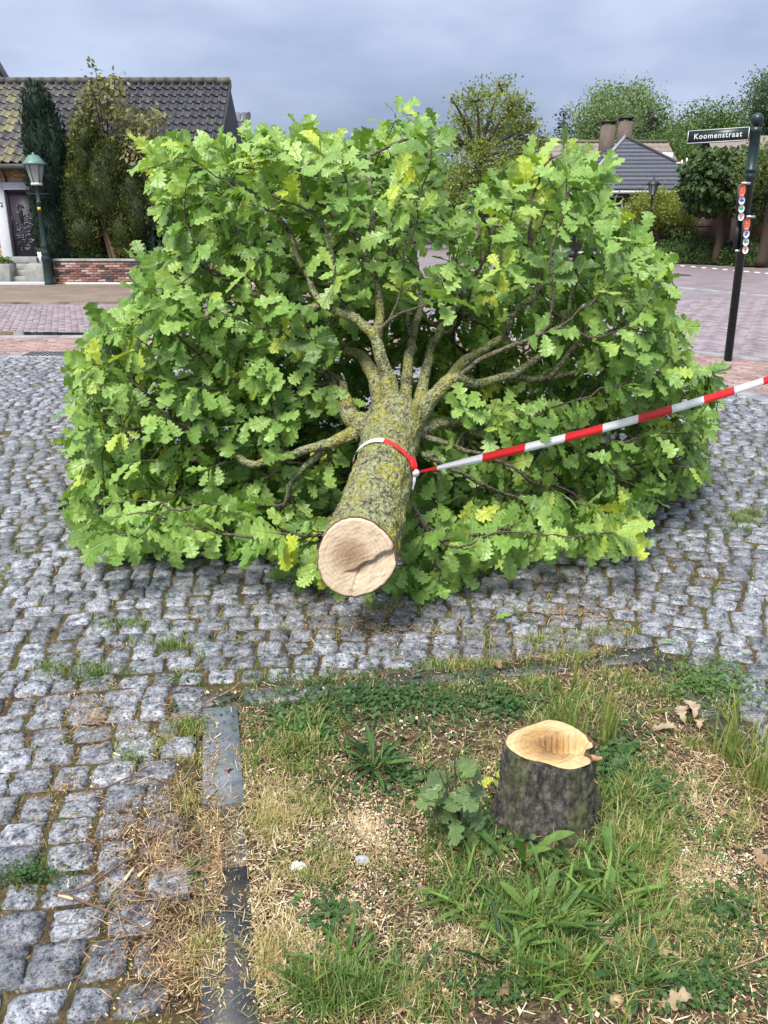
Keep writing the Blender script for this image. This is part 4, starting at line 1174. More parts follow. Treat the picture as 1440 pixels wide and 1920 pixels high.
Vb = np.vstack([np.array(Vf[-ns:]), stump_rim + SB + [0, 0, 0.001]])
MB().add(Vb, [[j, (j + 1) % ns, ns + (j + 1) % ns, ns + j] for j in range(ns)]).build('inner_bark', M['inner_bark'], stump)
# torn slivers of bark at the right edge
for (a, l, w_, z0, tz) in ((R(-16), 0.034, 0.016, 0.205, 0.020), (R(-26), 0.030, 0.009, 0.178, -0.020)):
    b0 = SB + np.array([0.096 * math.cos(a), 0.096 * math.sin(a), z0])
    V = []
    fs = np.linspace(0, 1, 7)
    for f in fs:
        c = b0 + np.array([l * f, -0.012 * f, tz * f + 0.004 * math.sin(6 * f)]); wd = w_ * (1 - f) ** 0.6 + 0.0006
        for (dy, dz) in ((-0.003, -wd), (-0.003, wd), (0.003, wd * 0.8), (0.003, -wd * 0.8)): V.append(c + [0, dy, dz + 0.002 * n3(c, 80)])
    Q = [[4 * i + k, 4 * i + (k + 1) % 4, 4 * i + 4 + (k + 1) % 4, 4 * i + 4 + k] for i in range(6) for k in range(4)]
    MB().add(V, Q, None, 0.5).build('torn_bark', M['torn'], stump, smooth=False)

# ================================================================== growth and litter in and around the pit
vr = np.random.default_rng(5)
def gnd_v(px, py):
    px = np.asarray(px, float); py = np.asarray(py, float)
    u = (px - 720) / F_; v = -(py - 960) / F_
    ry = math.cos(PITCH) + v * math.sin(PITCH); rz = -math.sin(PITCH) + v * math.cos(PITCH)
    t = -CAM_H / rz
    return np.stack([u * t, ry * t], -1)
def z_at(P):
    a, b = pit_uv(P[:, 0], P[:, 1])
    e = np.minimum(np.minimum(a, b), PIT_S - a)
    z = np.array([soil_z(x, y) for x, y in P])
    return np.where(e > 0.05, z * np.clip((e - 0.06) / 0.12, 0, 1), np.where(e > 0, 0.010, 0.0))
def blob(cx, cy, rx, ry, n):
    a = vr.uniform(0, 2 * math.pi, n); r_ = np.clip(np.abs(vr.normal(0, 0.75, n)), 0, 1.75)
    return gnd_v(cx + rx * r_ * np.cos(a), cy + ry * r_ * np.sin(a))
def blades(xy, z, H, W, lean, tint, az=None):
    n = len(xy)
    a = vr.uniform(0, 2 * math.pi, n) if az is None else az
    dx = np.stack([np.cos(a), np.sin(a), np.zeros(n)], 1); sd = np.stack([-np.sin(a), np.cos(a), np.zeros(n)], 1)
    B = np.column_stack([xy, z - 0.004])
    V = np.zeros((n, 7, 3)); lv = (0, 0.4, 0.75)
    def cpt(f): return B + np.array([0, 0, 1.0]) * (H * f * (1 - 0.45 * lean * f))[:, None] + dx * (H * lean * f ** 1.7)[:, None]
    for k, f in enumerate(lv):
        c = cpt(f); wv = sd * (W * (1 - 0.55 * f))[:, None]
        V[:, 2 * k] = c - wv; V[:, 2 * k + 1] = c + wv
    V[:, 6] = cpt(1.0)
    o = (np.arange(n) * 7)[:, None]
    Q = np.concatenate([o + [0, 1, 3, 2], o + [2, 3, 5, 4]]); T = o + [4, 5, 6]
    return V.reshape(-1, 3), Q, T, np.repeat(np.clip(tint, 0, 1), 7)
def tufted(cx, cy, rx, ry, ntuft, per, H, tm, ts, W=0.0016, lean=0.6, spread=0.02):
    c = blob(cx, cy, rx, ry, ntuft)
    xy = np.repeat(c, per, 0) + vr.normal(0, spread, (ntuft * per, 2))
    tt = np.repeat(vr.normal(tm, ts, ntuft), per) + vr.normal(0, 0.07, ntuft * per) + 0.35 * (vr.uniform(size=ntuft * per) < 0.16)
    hh = np.repeat(vr.uniform(0.6, 1.15, ntuft), per) * H * vr.uniform(0.5, 1.1, ntuft * per)
    ll = np.clip(vr.normal(lean, 0.3, len(xy)), 0.05, 1.4)
    return blades(xy, z_at(xy), hh, W * vr.uniform(0.7, 1.4, len(xy)), ll, tt)
grass = MB()
for args in [
    # cx, cy, rx, ry, tufts, blades, height, tint, spread of tint
    (560, 1400, 90, 55, 70, 22, 0.070, 0.50, 0.14), (470, 1450, 60, 80, 40, 22, 0.050, 0.80, 0.10),
    (520, 1540, 75, 55, 60, 26, 0.055, 0.84, 0.08), (560, 1500, 60, 40, 30, 22, 0.055, 0.6, 0.12),
    (600, 1640, 80, 50, 40, 22, 0.055, 0.62, 0.15), (500, 1800, 70, 90, 60, 24, 0.050, 0.84, 0.10),
    (640, 1860, 110, 60, 75, 26, 0.085, 0.42, 0.10), (760, 1880, 80, 50, 40, 22, 0.060, 0.7, 0.14),
    (1010, 1720, 170, 100, 110, 26, 0.085, 0.42, 0.09), (1060, 1830, 150, 60, 70, 24, 0.085, 0.48, 0.10),
    (1200, 1600, 120, 130, 120, 26, 0.090, 0.56, 0.07), (1180, 1500, 80, 60, 60, 22, 0.080, 0.50, 0.08),
    (1270, 1720, 110, 90, 60, 20, 0.060, 0.50, 0.14), (1350, 1800, 90, 110, 45, 20, 0.05, 0.55, 0.2),
    (700, 1330, 240, 45, 120, 20, 0.045, 0.36, 0.10), (960, 1290, 260, 40, 90, 20, 0.045, 0.55, 0.18),
    (1180, 1290, 150, 50, 70, 20, 0.045, 0.62, 0.16), (1310, 1290, 95, 45, 80, 20, 0.045, 0.38, 0.08),
    (1405, 1450, 50, 90, 35, 14, 0.12, 0.60, 0.10), (1380, 1560, 70, 60, 30, 20, 0.045, 0.66, 0.14),
    (1050, 1350, 60, 40, 30, 18, 0.11, 0.58, 0.06), (850, 1450, 130, 80, 55, 18, 0.05, 0.50, 0.16),
    (880, 1600, 110, 70, 60, 20, 0.06, 0.50, 0.14), (1290, 1400, 100, 60, 40, 18, 0.045, 0.62, 0.16),
    # on the setts
    (1400, 980, 55, 26, 40, 24, 0.05, 0.50, 0.10), (320, 1215, 45, 18, 24, 24, 0.045, 0.42, 0.08), (180, 1262, 45, 18, 22, 24, 0.035, 0.36, 0.08),
    (95, 1252, 30, 14, 14, 22, 0.035, 0.42, 0.08), (250, 1168, 30, 12, 12, 22, 0.03, 0.45, 0.08), (205, 1175, 25, 10, 10, 22, 0.03, 0.5, 0.1),
    (60, 1640, 60, 20, 26, 20, 0.025, 0.35, 0.1), (360, 1370, 28, 22, 14, 22, 0.05, 0.52, 0.1), (240, 1415, 25, 12, 10, 20, 0.04, 0.48, 0.1),
    (300, 1395, 60, 18, 14, 18, 0.03, 0.75, 0.1), (350, 1500, 50, 70, 30, 18, 0.035, 0.80, 0.1), (380, 1780, 45, 90, 34, 18, 0.04, 0.82, 0.1), (720, 1140, 200, 30, 34, 18, 0.03, 0.70, 0.14), (1000, 1200, 160, 25, 34, 18, 0.04, 0.70, 0.14), (1130, 1190, 60, 14, 14, 20, 0.04, 0.68, 0.1), (620, 1280, 160, 12, 26, 20, 0.04, 0.6, 0.15), (900, 1250, 150, 12, 34, 22, 0.045, 0.62, 0.15), (1090, 1240, 70, 14, 20, 22, 0.05, 0.66, 0.1), (405, 1540, 12, 120, 16, 16, 0.03, 0.8, 0.08)]:
    cx, cy, rx, ry, nt_, per, H, tm, ts = args
    if cy > 1260 and cx > 440: nt_ = int(nt_ * 0.72); ts *= 1.35; tm += 0.04
    V, Q, T, tt = tufted(cx, cy, rx, ry, nt_, per, H, tm, ts, W=0.0013 if H < 0.07 else 0.0017)
    grass.add(V, Q, T, tt)
ab = vr.uniform(0.08, 1, (330, 2)) * [PIT_S - 0.08, PIT_S]
c_ = PIT_K + ab[:, :1] * E1 + ab[:, 1:] * E2
xy = np.repeat(c_, 16, 0) + vr.normal(0, 0.022, (330 * 16, 2))
V, Q, T, tt = blades(xy, z_at(xy), vr.uniform(0.015, 0.055, len(xy)), np.full(len(xy), 0.0012), vr.uniform(0.4, 1.4, len(xy)), np.repeat(vr.normal(0.72, 0.2, 330), 16))
grass.add(V, Q, T, tt)
# tufts in the joints of the setts
nj = 2600
sel = np.where((dep < 6.5) & (px > -60) & (px < 1500) & (py > 640))[0]
ci = vr.choice(sel, nj); cc = cells[ci]
tt_ = cc[:, 2] + (cc[:, 3] - cc[:, 2]) * np.where(vr.uniform(size=nj) < 0.5, vr.uniform(0, 1, nj), 0); rr_ = np.where(vr.uniform(size=nj) < 0.5, cc[:, 0], cc[:, 0] + (cc[:, 1] - cc[:, 0]) * vr.uniform(0, 1, nj))
J = np.stack([SC0[0] + rr_ * np.sin(tt_), SC0[1] + rr_ * np.cos(tt_)], 1)
a_, b_ = pit_uv(J[:, 0], J[:, 1]); J = J[(a_ < 0) | (b_ < 0) | (a_ > PIT_S)]
J = J[vr.uniform(size=len(J)) < np.clip(np.array([0.5 + 1.3 * mnoise.noise(Vector((x * 1.1, y * 1.1, 4))) for x, y in J]), 0.06, 1)]
per = 9
xy = np.repeat(J, per, 0) + vr.normal(0, 0.010, (len(J) * per, 2))
V, Q, T, tt = blades(xy, np.full(len(xy), -0.012), vr.uniform(0.014, 0.040, len(xy)), np.full(len(xy), 0.0013), vr.uniform(0.3, 1.2, len(xy)), np.repeat(np.where(vr.uniform(size=len(J)) < 0.72, vr.normal(0.82, 0.08, len(J)), vr.normal(0.46, 0.1, len(J))), per))
grass.add(V, Q, T, tt)
grass.build('grass', M['grass'], kind='stuff', label='green and straw coloured grass growing in the tree pit and joints', cat='grass', smooth=True)

# low creeping weeds: many tiny round leaflets
def leaflets(xy, z, size, tint):
    n = len(xy); a = vr.uniform(0, 6.283, n); h = vr.uniform(0.006, 0.03, n)
    c = np.column_stack([xy, z + h]); nrm = norm(np.column_stack([vr.normal(0, 0.4, n), vr.normal(-0.15, 0.4, n), np.ones(n)]))
    dx = np.stack([np.cos(a), np.sin(a), np.zeros(n)], 1); dx = norm(dx - nrm * np.sum(dx * nrm, 1)[:, None]); dy = np.cross(nrm, dx)
    V = np.zeros((n, 6, 3)); s = size[:, None]
    for k, (u, v) in enumerate(((0, 0), (0.35, 0.42), (0.8, 0.38), (1.0, 0), (0.8, -0.38), (0.35, -0.42))):
        V[:, k] = c + dx * u * s + dy * v * s + nrm * (0.12 * abs(v)) * s
    o = (np.arange(n) * 6)[:, None]
    return V.reshape(-1, 3), np.concatenate([o + [0, 1, 2, 3], o + [0, 3, 4, 5]]), None, np.repeat(np.clip(tint, 0, 1), 6)
clover = MB()
for (cx, cy, rx, ry, n, tm, sz) in [(720, 1320, 230, 48, 2600, 0.35, 0.014), (960, 1330, 130, 40, 900, 0.45, 0.013), (1320, 1285, 95, 42, 1300, 0.75, 0.013), (1160, 1440, 60, 60, 900, 0.45, 0.018), (1200, 1500, 70, 40, 500, 0.55, 0.018), (560, 1370, 80, 40, 500, 0.6, 0.015),
                                  (1300, 1860, 140, 60, 800, 0.4, 0.011), (880, 1560, 100, 80, 500, 0.5, 0.016), (620, 1720, 50, 40, 200, 0.4, 0.015), (1360, 1720, 70, 60, 400, 0.4, 0.012), (760, 1460, 120, 60, 400, 0.45, 0.015), (1000, 1560, 90, 50, 300, 0.5, 0.018), (50, 1645, 60, 18, 300, 0.3, 0.008), (940, 1870, 120, 40, 300, 0.4, 0.012)]:
    P_ = blob(cx, cy, rx, ry, n)
    V, Q, T, tt = leaflets(P_, z_at(P_), vr.uniform(0.6, 1.3, n) * sz, vr.normal(tm, 0.18, n)); clover.add(V, Q, T, tt)
clover.build('ground_cover', M['clover'], kind='stuff', label='low green creeping weeds covering the pit soil', cat='weeds')

# litter: bud scales, catkins, sawdust and chips
def flakes(xy, z, ln, wd, tint, zs=0.003):
    n = len(xy); a = vr.uniform(0, 6.283, n); tl = vr.normal(0, 0.35, n)
    dx = np.stack([np.cos(a) * np.cos(tl), np.sin(a) * np.cos(tl), np.sin(tl)], 1); dy = np.stack([-np.sin(a), np.cos(a), vr.normal(0, 0.4, n)], 1)
    c = np.column_stack([xy, z + vr.uniform(0.001, zs, n) + np.abs(np.sin(tl)) * ln * 0.5])
    V = np.zeros((n, 4, 3))
    for k, (u, v) in enumerate(((-0.5, -0.3), (0.3, -0.5), (0.5, 0.25), (-0.35, 0.5))): V[:, k] = c + dx * (u * ln)[:, None] + dy * (v * wd)[:, None]
    o = (np.arange(n) * 4)[:, None]
    return V.reshape(-1, 3), o + [0, 1, 2, 3], None, np.repeat(np.clip(tint, 0, 1), 4)
lit = MB()
def litter(P_, tm, ts, l0, l1, zs=0.004, asp=0.4):
    n = len(P_); ln = vr.uniform(l0, l1, n)
    V, Q, T, tt = flakes(P_, z_at(P_), ln, ln * vr.uniform(0.15, asp * 2, n), vr.normal(tm, ts, n), zs); lit.add(V, Q, T, tt)
ab = vr.uniform(0, 1, (15000, 2)) * [PIT_S, PIT_S]
Pp = PIT_K + ab[:, :1] * E1 + ab[:, 1:] * E2
e_ = np.minimum(np.minimum(ab[:, 0], ab[:, 1]), PIT_S - ab[:, 0])
Pp = Pp[vr.uniform(size=len(Pp)) < np.where(e_ < 0.13, 0.45, 1)]
litter(Pp, 0.45, 0.30, 0.003, 0.014, 0.012)
litter(Pp[::2] + vr.normal(0, 0.02, Pp[::2].shape), 0.72, 0.18, 0.003, 0.010, 0.014)
for (cx, cy, rx, ry, n, tm) in [(690, 1560, 100, 90, 4200, 0.84), (640, 1700, 90, 50, 1300, 0.85), (1300, 1640, 140, 100, 4600, 0.86), (1180, 1720, 90, 60, 900, 0.85), (560, 1780, 90, 90, 1400, 0.82), (1230, 1560, 60, 50, 600, 0.9), (470, 1700, 60, 160, 1000, 0.85), (430, 1760, 30, 150, 500, 0.95), (1340, 1450, 90, 70, 900, 0.5), (900, 1500, 80, 60, 700, 0.8), (820, 1620, 120, 60, 1000, 0.75)]:
    litter(blob(cx, cy, rx, ry, int(n * 1.5)), tm, 0.12, 0.002, 0.007, 0.012, 0.45)
# brown litter drifted against the edging on the setts
for (cx, cy, rx, ry, n, tm) in [(330, 1480, 110, 90, 3200, 0.35), (300, 1640, 150, 110, 4200, 0.35), (330, 1800, 110, 120, 3600, 0.40), (250, 1560, 120, 60, 1200, 0.5), (1000, 1235, 190, 25, 1600, 0.32), (700, 1170, 260, 50, 1500, 0.4), (1120, 1150, 180, 40, 900, 0.4), (330, 1350, 70, 40, 700, 0.45), (640, 1275, 200, 16, 1500, 0.35), (950, 1245, 220, 18, 1800, 0.35), (1300, 1260, 120, 40, 900, 0.4), (410, 1420, 30, 90, 900, 0.5), (410, 1640, 34, 110, 2600, 0.38), (440, 1500, 20, 150, 1500, 0.5), (560, 1130, 300, 40, 1200, 0.42), (1050, 1090, 250, 40, 1200, 0.42), (1330, 1080, 90, 70, 700, 0.42), (150, 1300, 120, 60, 700, 0.45), (120, 1480, 100, 70, 700, 0.5)]:
    litter(blob(cx, cy, rx, ry, n), tm - 0.06, 0.24, 0.002, 0.010, 0.004, 0.30)
# and in the joints everywhere
ci = vr.choice(sel, 15000); cc = cells[ci]; nj = len(ci)
h_ = vr.uniform(size=nj) < 0.5
tt_ = cc[:, 2] + (cc[:, 3] - cc[:, 2]) * np.where(h_, vr.uniform(0, 1, nj), 0); rr_ = np.where(h_, cc[:, 0], cc[:, 0] + (cc[:, 1] - cc[:, 0]) * vr.uniform(0, 1, nj))
J = np.stack([SC0[0] + rr_ * np.sin(tt_), SC0[1] + rr_ * np.cos(tt_)], 1) + vr.normal(0, 0.008, (nj, 2))
a_, b_ = pit_uv(J[:, 0], J[:, 1]); J = J[(a_ < 0) | (b_ < 0) | (a_ > PIT_S)]
J = J[vr.uniform(size=len(J)) < np.clip(np.array([0.55 + 1.2 * mnoise.noise(Vector((x * 1.3, y * 1.3, 9))) for x, y in J]), 0.1, 1)]
n = len(J); ln = vr.uniform(0.004, 0.011, n)
V, Q, T, tt = flakes(J, np.full(n, -0.008), ln, ln * vr.uniform(0.2, 0.6, n), vr.normal(0.38, 0.18, n), 0.010); lit.add(V, Q, T, tt)
lit.build('litter', M['litter'], kind='stuff', label='brown bud scales, catkins and pale sawdust scattered on the ground', cat='litter', smooth=False)

# straw: long pale slivers lying everywhere
def straw(P_, tm, l0, l1):
    n = len(P_); ln = vr.uniform(l0, l1, n)
    V, Q, T, tt = flakes(P_, z_at(P_), ln, np.full(n, 0.0022), vr.normal(tm, 0.16, n), 0.010); stw.add(V, Q, T, tt)
stw = MB()
straw(Pp[::3] + vr.normal(0, 0.02, Pp[::3].shape), 0.80, 0.012, 0.045)
for (cx, cy, rx, ry, n) in [(520, 1520, 90, 130, 1300), (540, 1780, 110, 110, 1500), (300, 1600, 150, 170, 1000), (330, 1800, 120, 100, 550), (1300, 1480, 140, 130, 1500), (1280, 1720, 140, 120, 1300), (700, 1180, 350, 60, 900), (1050, 1150, 260, 60, 700), (410, 1600, 40, 200, 700), (850, 1780, 160, 80, 800), (180, 1350, 140, 100, 600)]:
    straw(blob(cx, cy, rx, ry, n), 0.78 if cx > 450 and cy > 1250 else 0.58, 0.010, 0.042)
stw.build('straw', M['litter'], kind='stuff', label='pale dry straw scattered over the pit and nearby setts', cat='straw', smooth=False)
# fine twig litter
tl_ = MB()
for (cx, cy, rx, ry, n) in [(330, 1560, 150, 140, 60), (320, 1760, 150, 120, 50), (620, 1600, 160, 120, 40), (1280, 1420, 130, 120, 60), (1330, 1700, 100, 150, 40), (720, 1820, 200, 80, 40), (1000, 1230, 200, 30, 30), (480, 1330, 110, 30, 14), (420, 1560, 40, 150, 20)]:
    for q in blob(cx, cy, rx, ry, n):
        a = vr.uniform(0, 6.28); l = vr.uniform(0.03, 0.11); z0 = float(z_at(q[None])[0]) + 0.005
        P = np.array([[q[0] + math.cos(a) * l * (f - 0.5) + vr.normal(0, 0.002), q[1] + math.sin(a) * l * (f - 0.5) + vr.normal(0, 0.002), z0 + 0.01 * f * vr.uniform(0, 1)] for f in np.linspace(0, 1, 5)])
        V, Q, T = tube(P, np.linspace(0.0014, 0.0007, 5), 4, False); tl_.add(V, Q, T, vr.uniform(0, 1))
for (cx, cy, rx, ry, n) in [(620, 1600, 160, 200, 60), (1250, 1500, 170, 220, 110), (800, 1780, 220, 120, 60), (1000, 1330, 300, 60, 60), (330, 1640, 130, 200, 80)]:   # dry stalks
    for q in blob(cx, cy, rx, ry, n):
        a = vr.uniform(0, 6.28); l = vr.uniform(0.05, 0.16); z0 = float(z_at(q[None])[0]) + 0.004; up_h = vr.uniform(0, 0.05)
        P = np.array([[q[0] + math.cos(a + 0.3 * f) * l * (f - 0.5), q[1] + math.sin(a + 0.3 * f) * l * (f - 0.5), z0 + up_h * f * f + 0.006 * math.sin(3.1 * f)] for f in np.linspace(0, 1, 6)])
        V, Q, T = tube(P, np.linspace(0.0011, 0.0006, 6), 4, False); tl_.add(V, Q, T, vr.uniform(0.6, 1))
tl_.build('twig_litter', M['twig'], kind='stuff', label='fine brown twig fragments scattered about the pit and its edging', cat='twigs')
# larger twigs, each its own thing
for pts, r0, tn, lab in [
    ([(115, 1682), (200, 1715), (300, 1765), (345, 1790)], 0.0042, 0.4, 'long bent brown twig lying on the setts left of the edging'),
    ([(100, 1685), (170, 1665), (230, 1625), (270, 1605)], 0.0030, 0.3, 'thin dark twig on the setts above the long bent twig'),
    ([(500, 1470), (560, 1482), (620, 1505)], 0.006, 0.5, 'thick grey twig on the soil below the plantain rosette'),
    ([(635, 1500), (660, 1560), (700, 1610), (735, 1640)], 0.0032, 0.5, 'curved tan twig crossing the pale sawdust'),
    ([(745, 1915), (830, 1840), (915, 1765)], 0.0040, 0.75, 'straight pale stick at the bottom edge beside the tall weeds'),
    ([(380, 1325), (430, 1305), (450, 1285)], 0.0022, 0.95, 'pale dry stalk lying across the corner of the edging'),
    ([(1205, 1365), (1235, 1395), (1260, 1415)], 0.0045, 0.15, 'dark twig right of the stump among dry leaves'),
    ([(395, 1600), (430, 1560), (445, 1545)], 0.003, 0.1, 'short dark twig lying on the bluestone edging'),
    ([(1290, 1870), (1350, 1840), (1440, 1805)], 0.003, 0.8, 'pale stalk in the lower right corner of the grass'),
    ([(190, 1485), (260, 1460), (330, 1475), (370, 1440)], 0.0024, 0.3, 'wavy thin twig on the setts near the top of the edging')]:
    P = np.array([[*gnd_v(*q), 0] for q in pts]); P[:, 2] = z_at(P[:, :2]) + 0.008 + r0
    P = spline(P, 14); P[:, 2] += [0.004 * n3(p, 40) for p in P]
    c = P[0]
    V, Q, T = tube(P, np.linspace(r0, r0 * 0.55, 14), 7, True, 0.15, 200)
    MB().add(V, Q, T, tn).build('twig', M['twig'], loc=c, label=lab, cat='twig')

# ---- single plants
def blade_leaf(shape, fold, bend, nseg=13):
    t = np.linspace(0, 1, nseg); V = []; UV = []
    for k in t:
        h = np.interp(k, shape[0], shape[1])
        y = math.sin(bend * k) / bend if bend else k; z = -(1 - math.cos(bend * k)) / bend if bend else 0
        for s_ in (-1, 0, 1): V.append([s_ * h, y, z + fold * h * abs(s_)]); UV.append([0.5 + s_ * h, k])
    Q = []
    for i in range(nseg - 1):
        a = 3 * i; Q += [[a, a + 1, a + 4, a + 3], [a + 1, a + 2, a + 5, a + 4]]
    return np.array(V), Q, np.array(UV)
SH_LANCE = ([0, 0.15, 0.55, 0.85, 1], [0.012, 0.025, 0.050, 0.030, 0.002])
SH_BROAD = ([0, 0.18, 0.25, 0.32, 0.40, 0.47, 0.56, 0.63, 0.78, 0.92, 1], [0.010, 0.016, 0.05, 0.028, 0.075, 0.045, 0.10, 0.07, 0.105, 0.06, 0.004])
SH_STRAP = ([0, 0.1, 0.5, 0.9, 1], [0.012, 0.022, 0.036, 0.024, 0.002])
PL = {}
def plant_leaf(kind, bend, tn):
    key = (kind, round(bend * 3) / 3, round(tn * 5) / 5)
    if key not in PL:
        sh = {'lance': SH_LANCE, 'broad': SH_BROAD, 'strap': SH_STRAP}[kind]
        V, Q, UV = blade_leaf(sh, 0.35, max(0.15, key[1])); PL[key] = MB().add(V, Q, None, key[2], UV).mesh('leaf', M['weed'])
    return PL[key]
from mathutils import Matrix
def rosette(name, base, n, l0, l1, kind, elev, tn, label, cat, group=None):
    z = float(z_at(np.array([base[:2]]))[0]); root = thing(name, (base[0], base[1], z - 0.002), label, cat, group)
    a0 = vr.uniform(0, 6.28)
    for i in range(n):
        a = a0 + i * 2.4 + vr.normal(0, 0.3); el = np.clip(vr.normal(elev, 0.28), 0.12, 1.45); l = vr.uniform(l0, l1)
        y = np.array([math.cos(a) * math.cos(el), math.sin(a) * math.cos(el), math.sin(el)])
        zz = norm(np.array([-math.cos(a) * math.sin(el), -math.sin(a) * math.sin(el), math.cos(el)]) + vr.normal(0, 0.25, 3)); zz = norm(zz - y * np.dot(zz, y)); x = np.cross(y, zz)
        o = link('leaf', plant_leaf(kind, vr.uniform(0.3, 1.5), np.clip(vr.normal(tn, 0.18), 0, 1)), root, np.array([base[0] + vr.normal(0, 0.012), base[1] + vr.normal(0, 0.012), z]) + 0.008 * np.array([math.cos(a), math.sin(a), 0.2]))
        o.rotation_euler = Matrix(np.column_stack([x, y, zz]).tolist()).to_euler(); o.scale = (l, l, l)
    return root
rosette('plantain', gnd_v(703, 1440), 46, 0.09, 0.165, 'lance', 0.75, 0.22, 'dark green plantain rosette with narrow leaves at the middle of the pit', 'plant')
for (x, y, n, l0, l1, k, el, tn, lab) in [
    (975, 1640, 8, 0.11, 0.18, 'broad', 1.1, 0.7, 'upright bright green weed with long leaves at the left foot of the stump'),
    (1075, 1660, 9, 0.08, 0.13, 'broad', 0.9, 0.45, 'broad-leaved weed in front of the stump'),
    (1150, 1640, 8, 0.08, 0.14, 'broad', 1.0, 0.5, 'dark broad-leaved weed at the right foot of the stump'),
    (905, 1700, 9, 0.12, 0.20, 'strap', 0.5, 0.55, 'weed with pale strap leaves spreading left below the stump'),
    (1010, 1770, 16, 0.10, 0.19, 'strap', 1.0, 0.50, 'dense clump of strap leaves below the stump in the tall grass'),
    (940, 1820, 9, 0.09, 0.15, 'strap', 0.8, 0.28, 'dark strap-leaved clump near the bottom left of the tall grass'),
    (1110, 1760, 10, 0.09, 0.15, 'strap', 0.9, 0.55, 'leafy weed in the grass below the right side of the stump'),
    (1000, 1860, 8, 0.08, 0.13, 'strap', 1.0, 0.65, 'small bright strap-leaved weed at the bottom of the grass clump'),
    (1180, 1850, 7, 0.06, 0.11, 'broad', 0.7, 0.4, 'low weed beside the round tan stone'),
    (640, 1830, 9, 0.09, 0.15, 'strap', 0.9, 0.62, 'light green weed in the grass tuft at the bottom left of the pit'),
    (620, 1470, 6, 0.06, 0.10, 'lance', 0.6, 0.3, 'small dark seedling left of the plantain'),
    (585, 1385, 10, 0.07, 0.12, 'strap', 0.9, 0.7, 'light green weed near the inner corner of the edging'),
    (365, 1640, 16, 0.035, 0.075, 'lance', 0.45, 0.75, 'small rosette growing in the joint beside the edging'),
    (118, 1535, 9, 0.025, 0.045, 'lance', 0.5, 0.7, 'tiny green weed in a joint of the left setts'),
    (200, 1685, 8, 0.02, 0.035, 'lance', 0.6, 0.6, 'tiny weed in a joint below the thin dark twig'),
    (340, 1270, 8, 0.05, 0.08, 'lance', 0.5, 0.75, 'small light green weed on the setts behind the edging corner'),
    (970, 1165, 7, 0.05, 0.08, 'broad', 0.4, 0.5, 'flat green weed on the setts in front of the trunk'),
    (700, 1135, 9, 0.05, 0.085, 'lance', 0.8, 0.6, 'small weed on the setts just below the cut trunk'),
    (1310, 1590, 6, 0.05, 0.08, 'broad', 0.6, 0.6, 'small leafy weed in the sawdust right of the stump'),
    (1400, 1720, 5, 0.06, 0.09, 'broad', 0.6, 0.7, 'pale leafy weed near the right edge of the picture')]:
    rosette('broadleaf_weed', gnd_v(x, y), n, l0, l1, k, el, tn, lab, 'plant')
for i in range(24):
    x, y = vr.normal(1010, 120), vr.normal(1735, 65)
    if y < 1640 and x < 950: continue
    rosette('strap_weed', gnd_v(x, y), int(vr.integers(5, 10)), 0.06, 0.14, 'strap' if i % 8 else 'broad', 1.05, vr.uniform(0.5, 0.95), 'long-leaved weed among the tall grass below the stump', 'plant', 'long-leaved weeds below the stump')

# oak sprout and yellow sprout beside the stump
def sprout(name, base, tipz, lean, leaves, size, t0, label, mat='sprout_leaf', stems=2):
    z = float(z_at(np.array([base[:2]]))[0]); b0 = np.array([base[0], base[1], z]); root = thing(name, b0, label, 'plant')
    for s_ in range(stems):
        tip = b0 + np.array([lean[0] + vr.normal(0, 0.03), lean[1] + vr.normal(0, 0.03), tipz * vr.uniform(0.75, 1.0)])
        c1 = b0 + (tip - b0) * 0.5 + np.array([vr.normal(0, 0.02), vr.normal(0, 0.02), 0.02])
        P = np.array([(1 - f) ** 2 * b0 + 2 * f * (1 - f) * c1 + f * f * tip for f in np.linspace(0, 1, 8)])
        V, Q, T = tube(P, np.linspace(0.0045, 0.0018, 8), 6, False); MB().add(V, Q, T, 0.35).build('stem', M['twig'], root)
        for k in range(leaves):
            f = 0.35 + 0.65 * k / leaves; p = P[min(7, int(f * 7))]; a = k * 2.4 + s_ + vr.normal(0, 0.3)
            dv = norm([math.cos(a), math.sin(a), vr.normal(-0.1, 0.4)]); nn = norm([vr.normal(0, 0.25), -0.45 + vr.normal(0, 0.25), 1.0])
            kd = int(vr.integers(len(LEAVES))); tq = round(np.clip(vr.normal(t0, 0.15), 0, 1) * 5) / 5
            kk = (kd, tq, mat)
            if kk not in shared: V_, Q_, T_, UV_ = LEAVES[kd]; shared[kk] = MB().add(V_, Q_, T_, tq, UV_).mesh('leaf', M[mat])
            o = link('leaf', shared[kk], root, p); zz = norm(nn - dv * np.dot(nn, dv)); x = np.cross(dv, zz)
            o.rotation_euler = Matrix(np.column_stack([x, dv, zz]).tolist()).to_euler(); sz = size * vr.uniform(0.75, 1.15); o.scale = (sz, sz, sz)
sprout('oak_sprout', gnd_v(872, 1590), 0.31, (-0.035, 0.0), 8, 0.082, 0.40, 'dull green oak sprout left of the stump', stems=3)
sprout('yellow_sprout', gnd_v(945, 1500), 0.10, (0.0, 0.0), 5, 0.045, 0.95, 'small yellow sprout against the back left of the stump', 'oak_leaf', 1)
sprout('trunk_sprout', gnd_v(760, 1112), 0.05, (0.04, 0.0), 5, 0.08, 0.45, 'leafy green sprig lying on the setts beside the cut trunk', 'oak_leaf', 1)

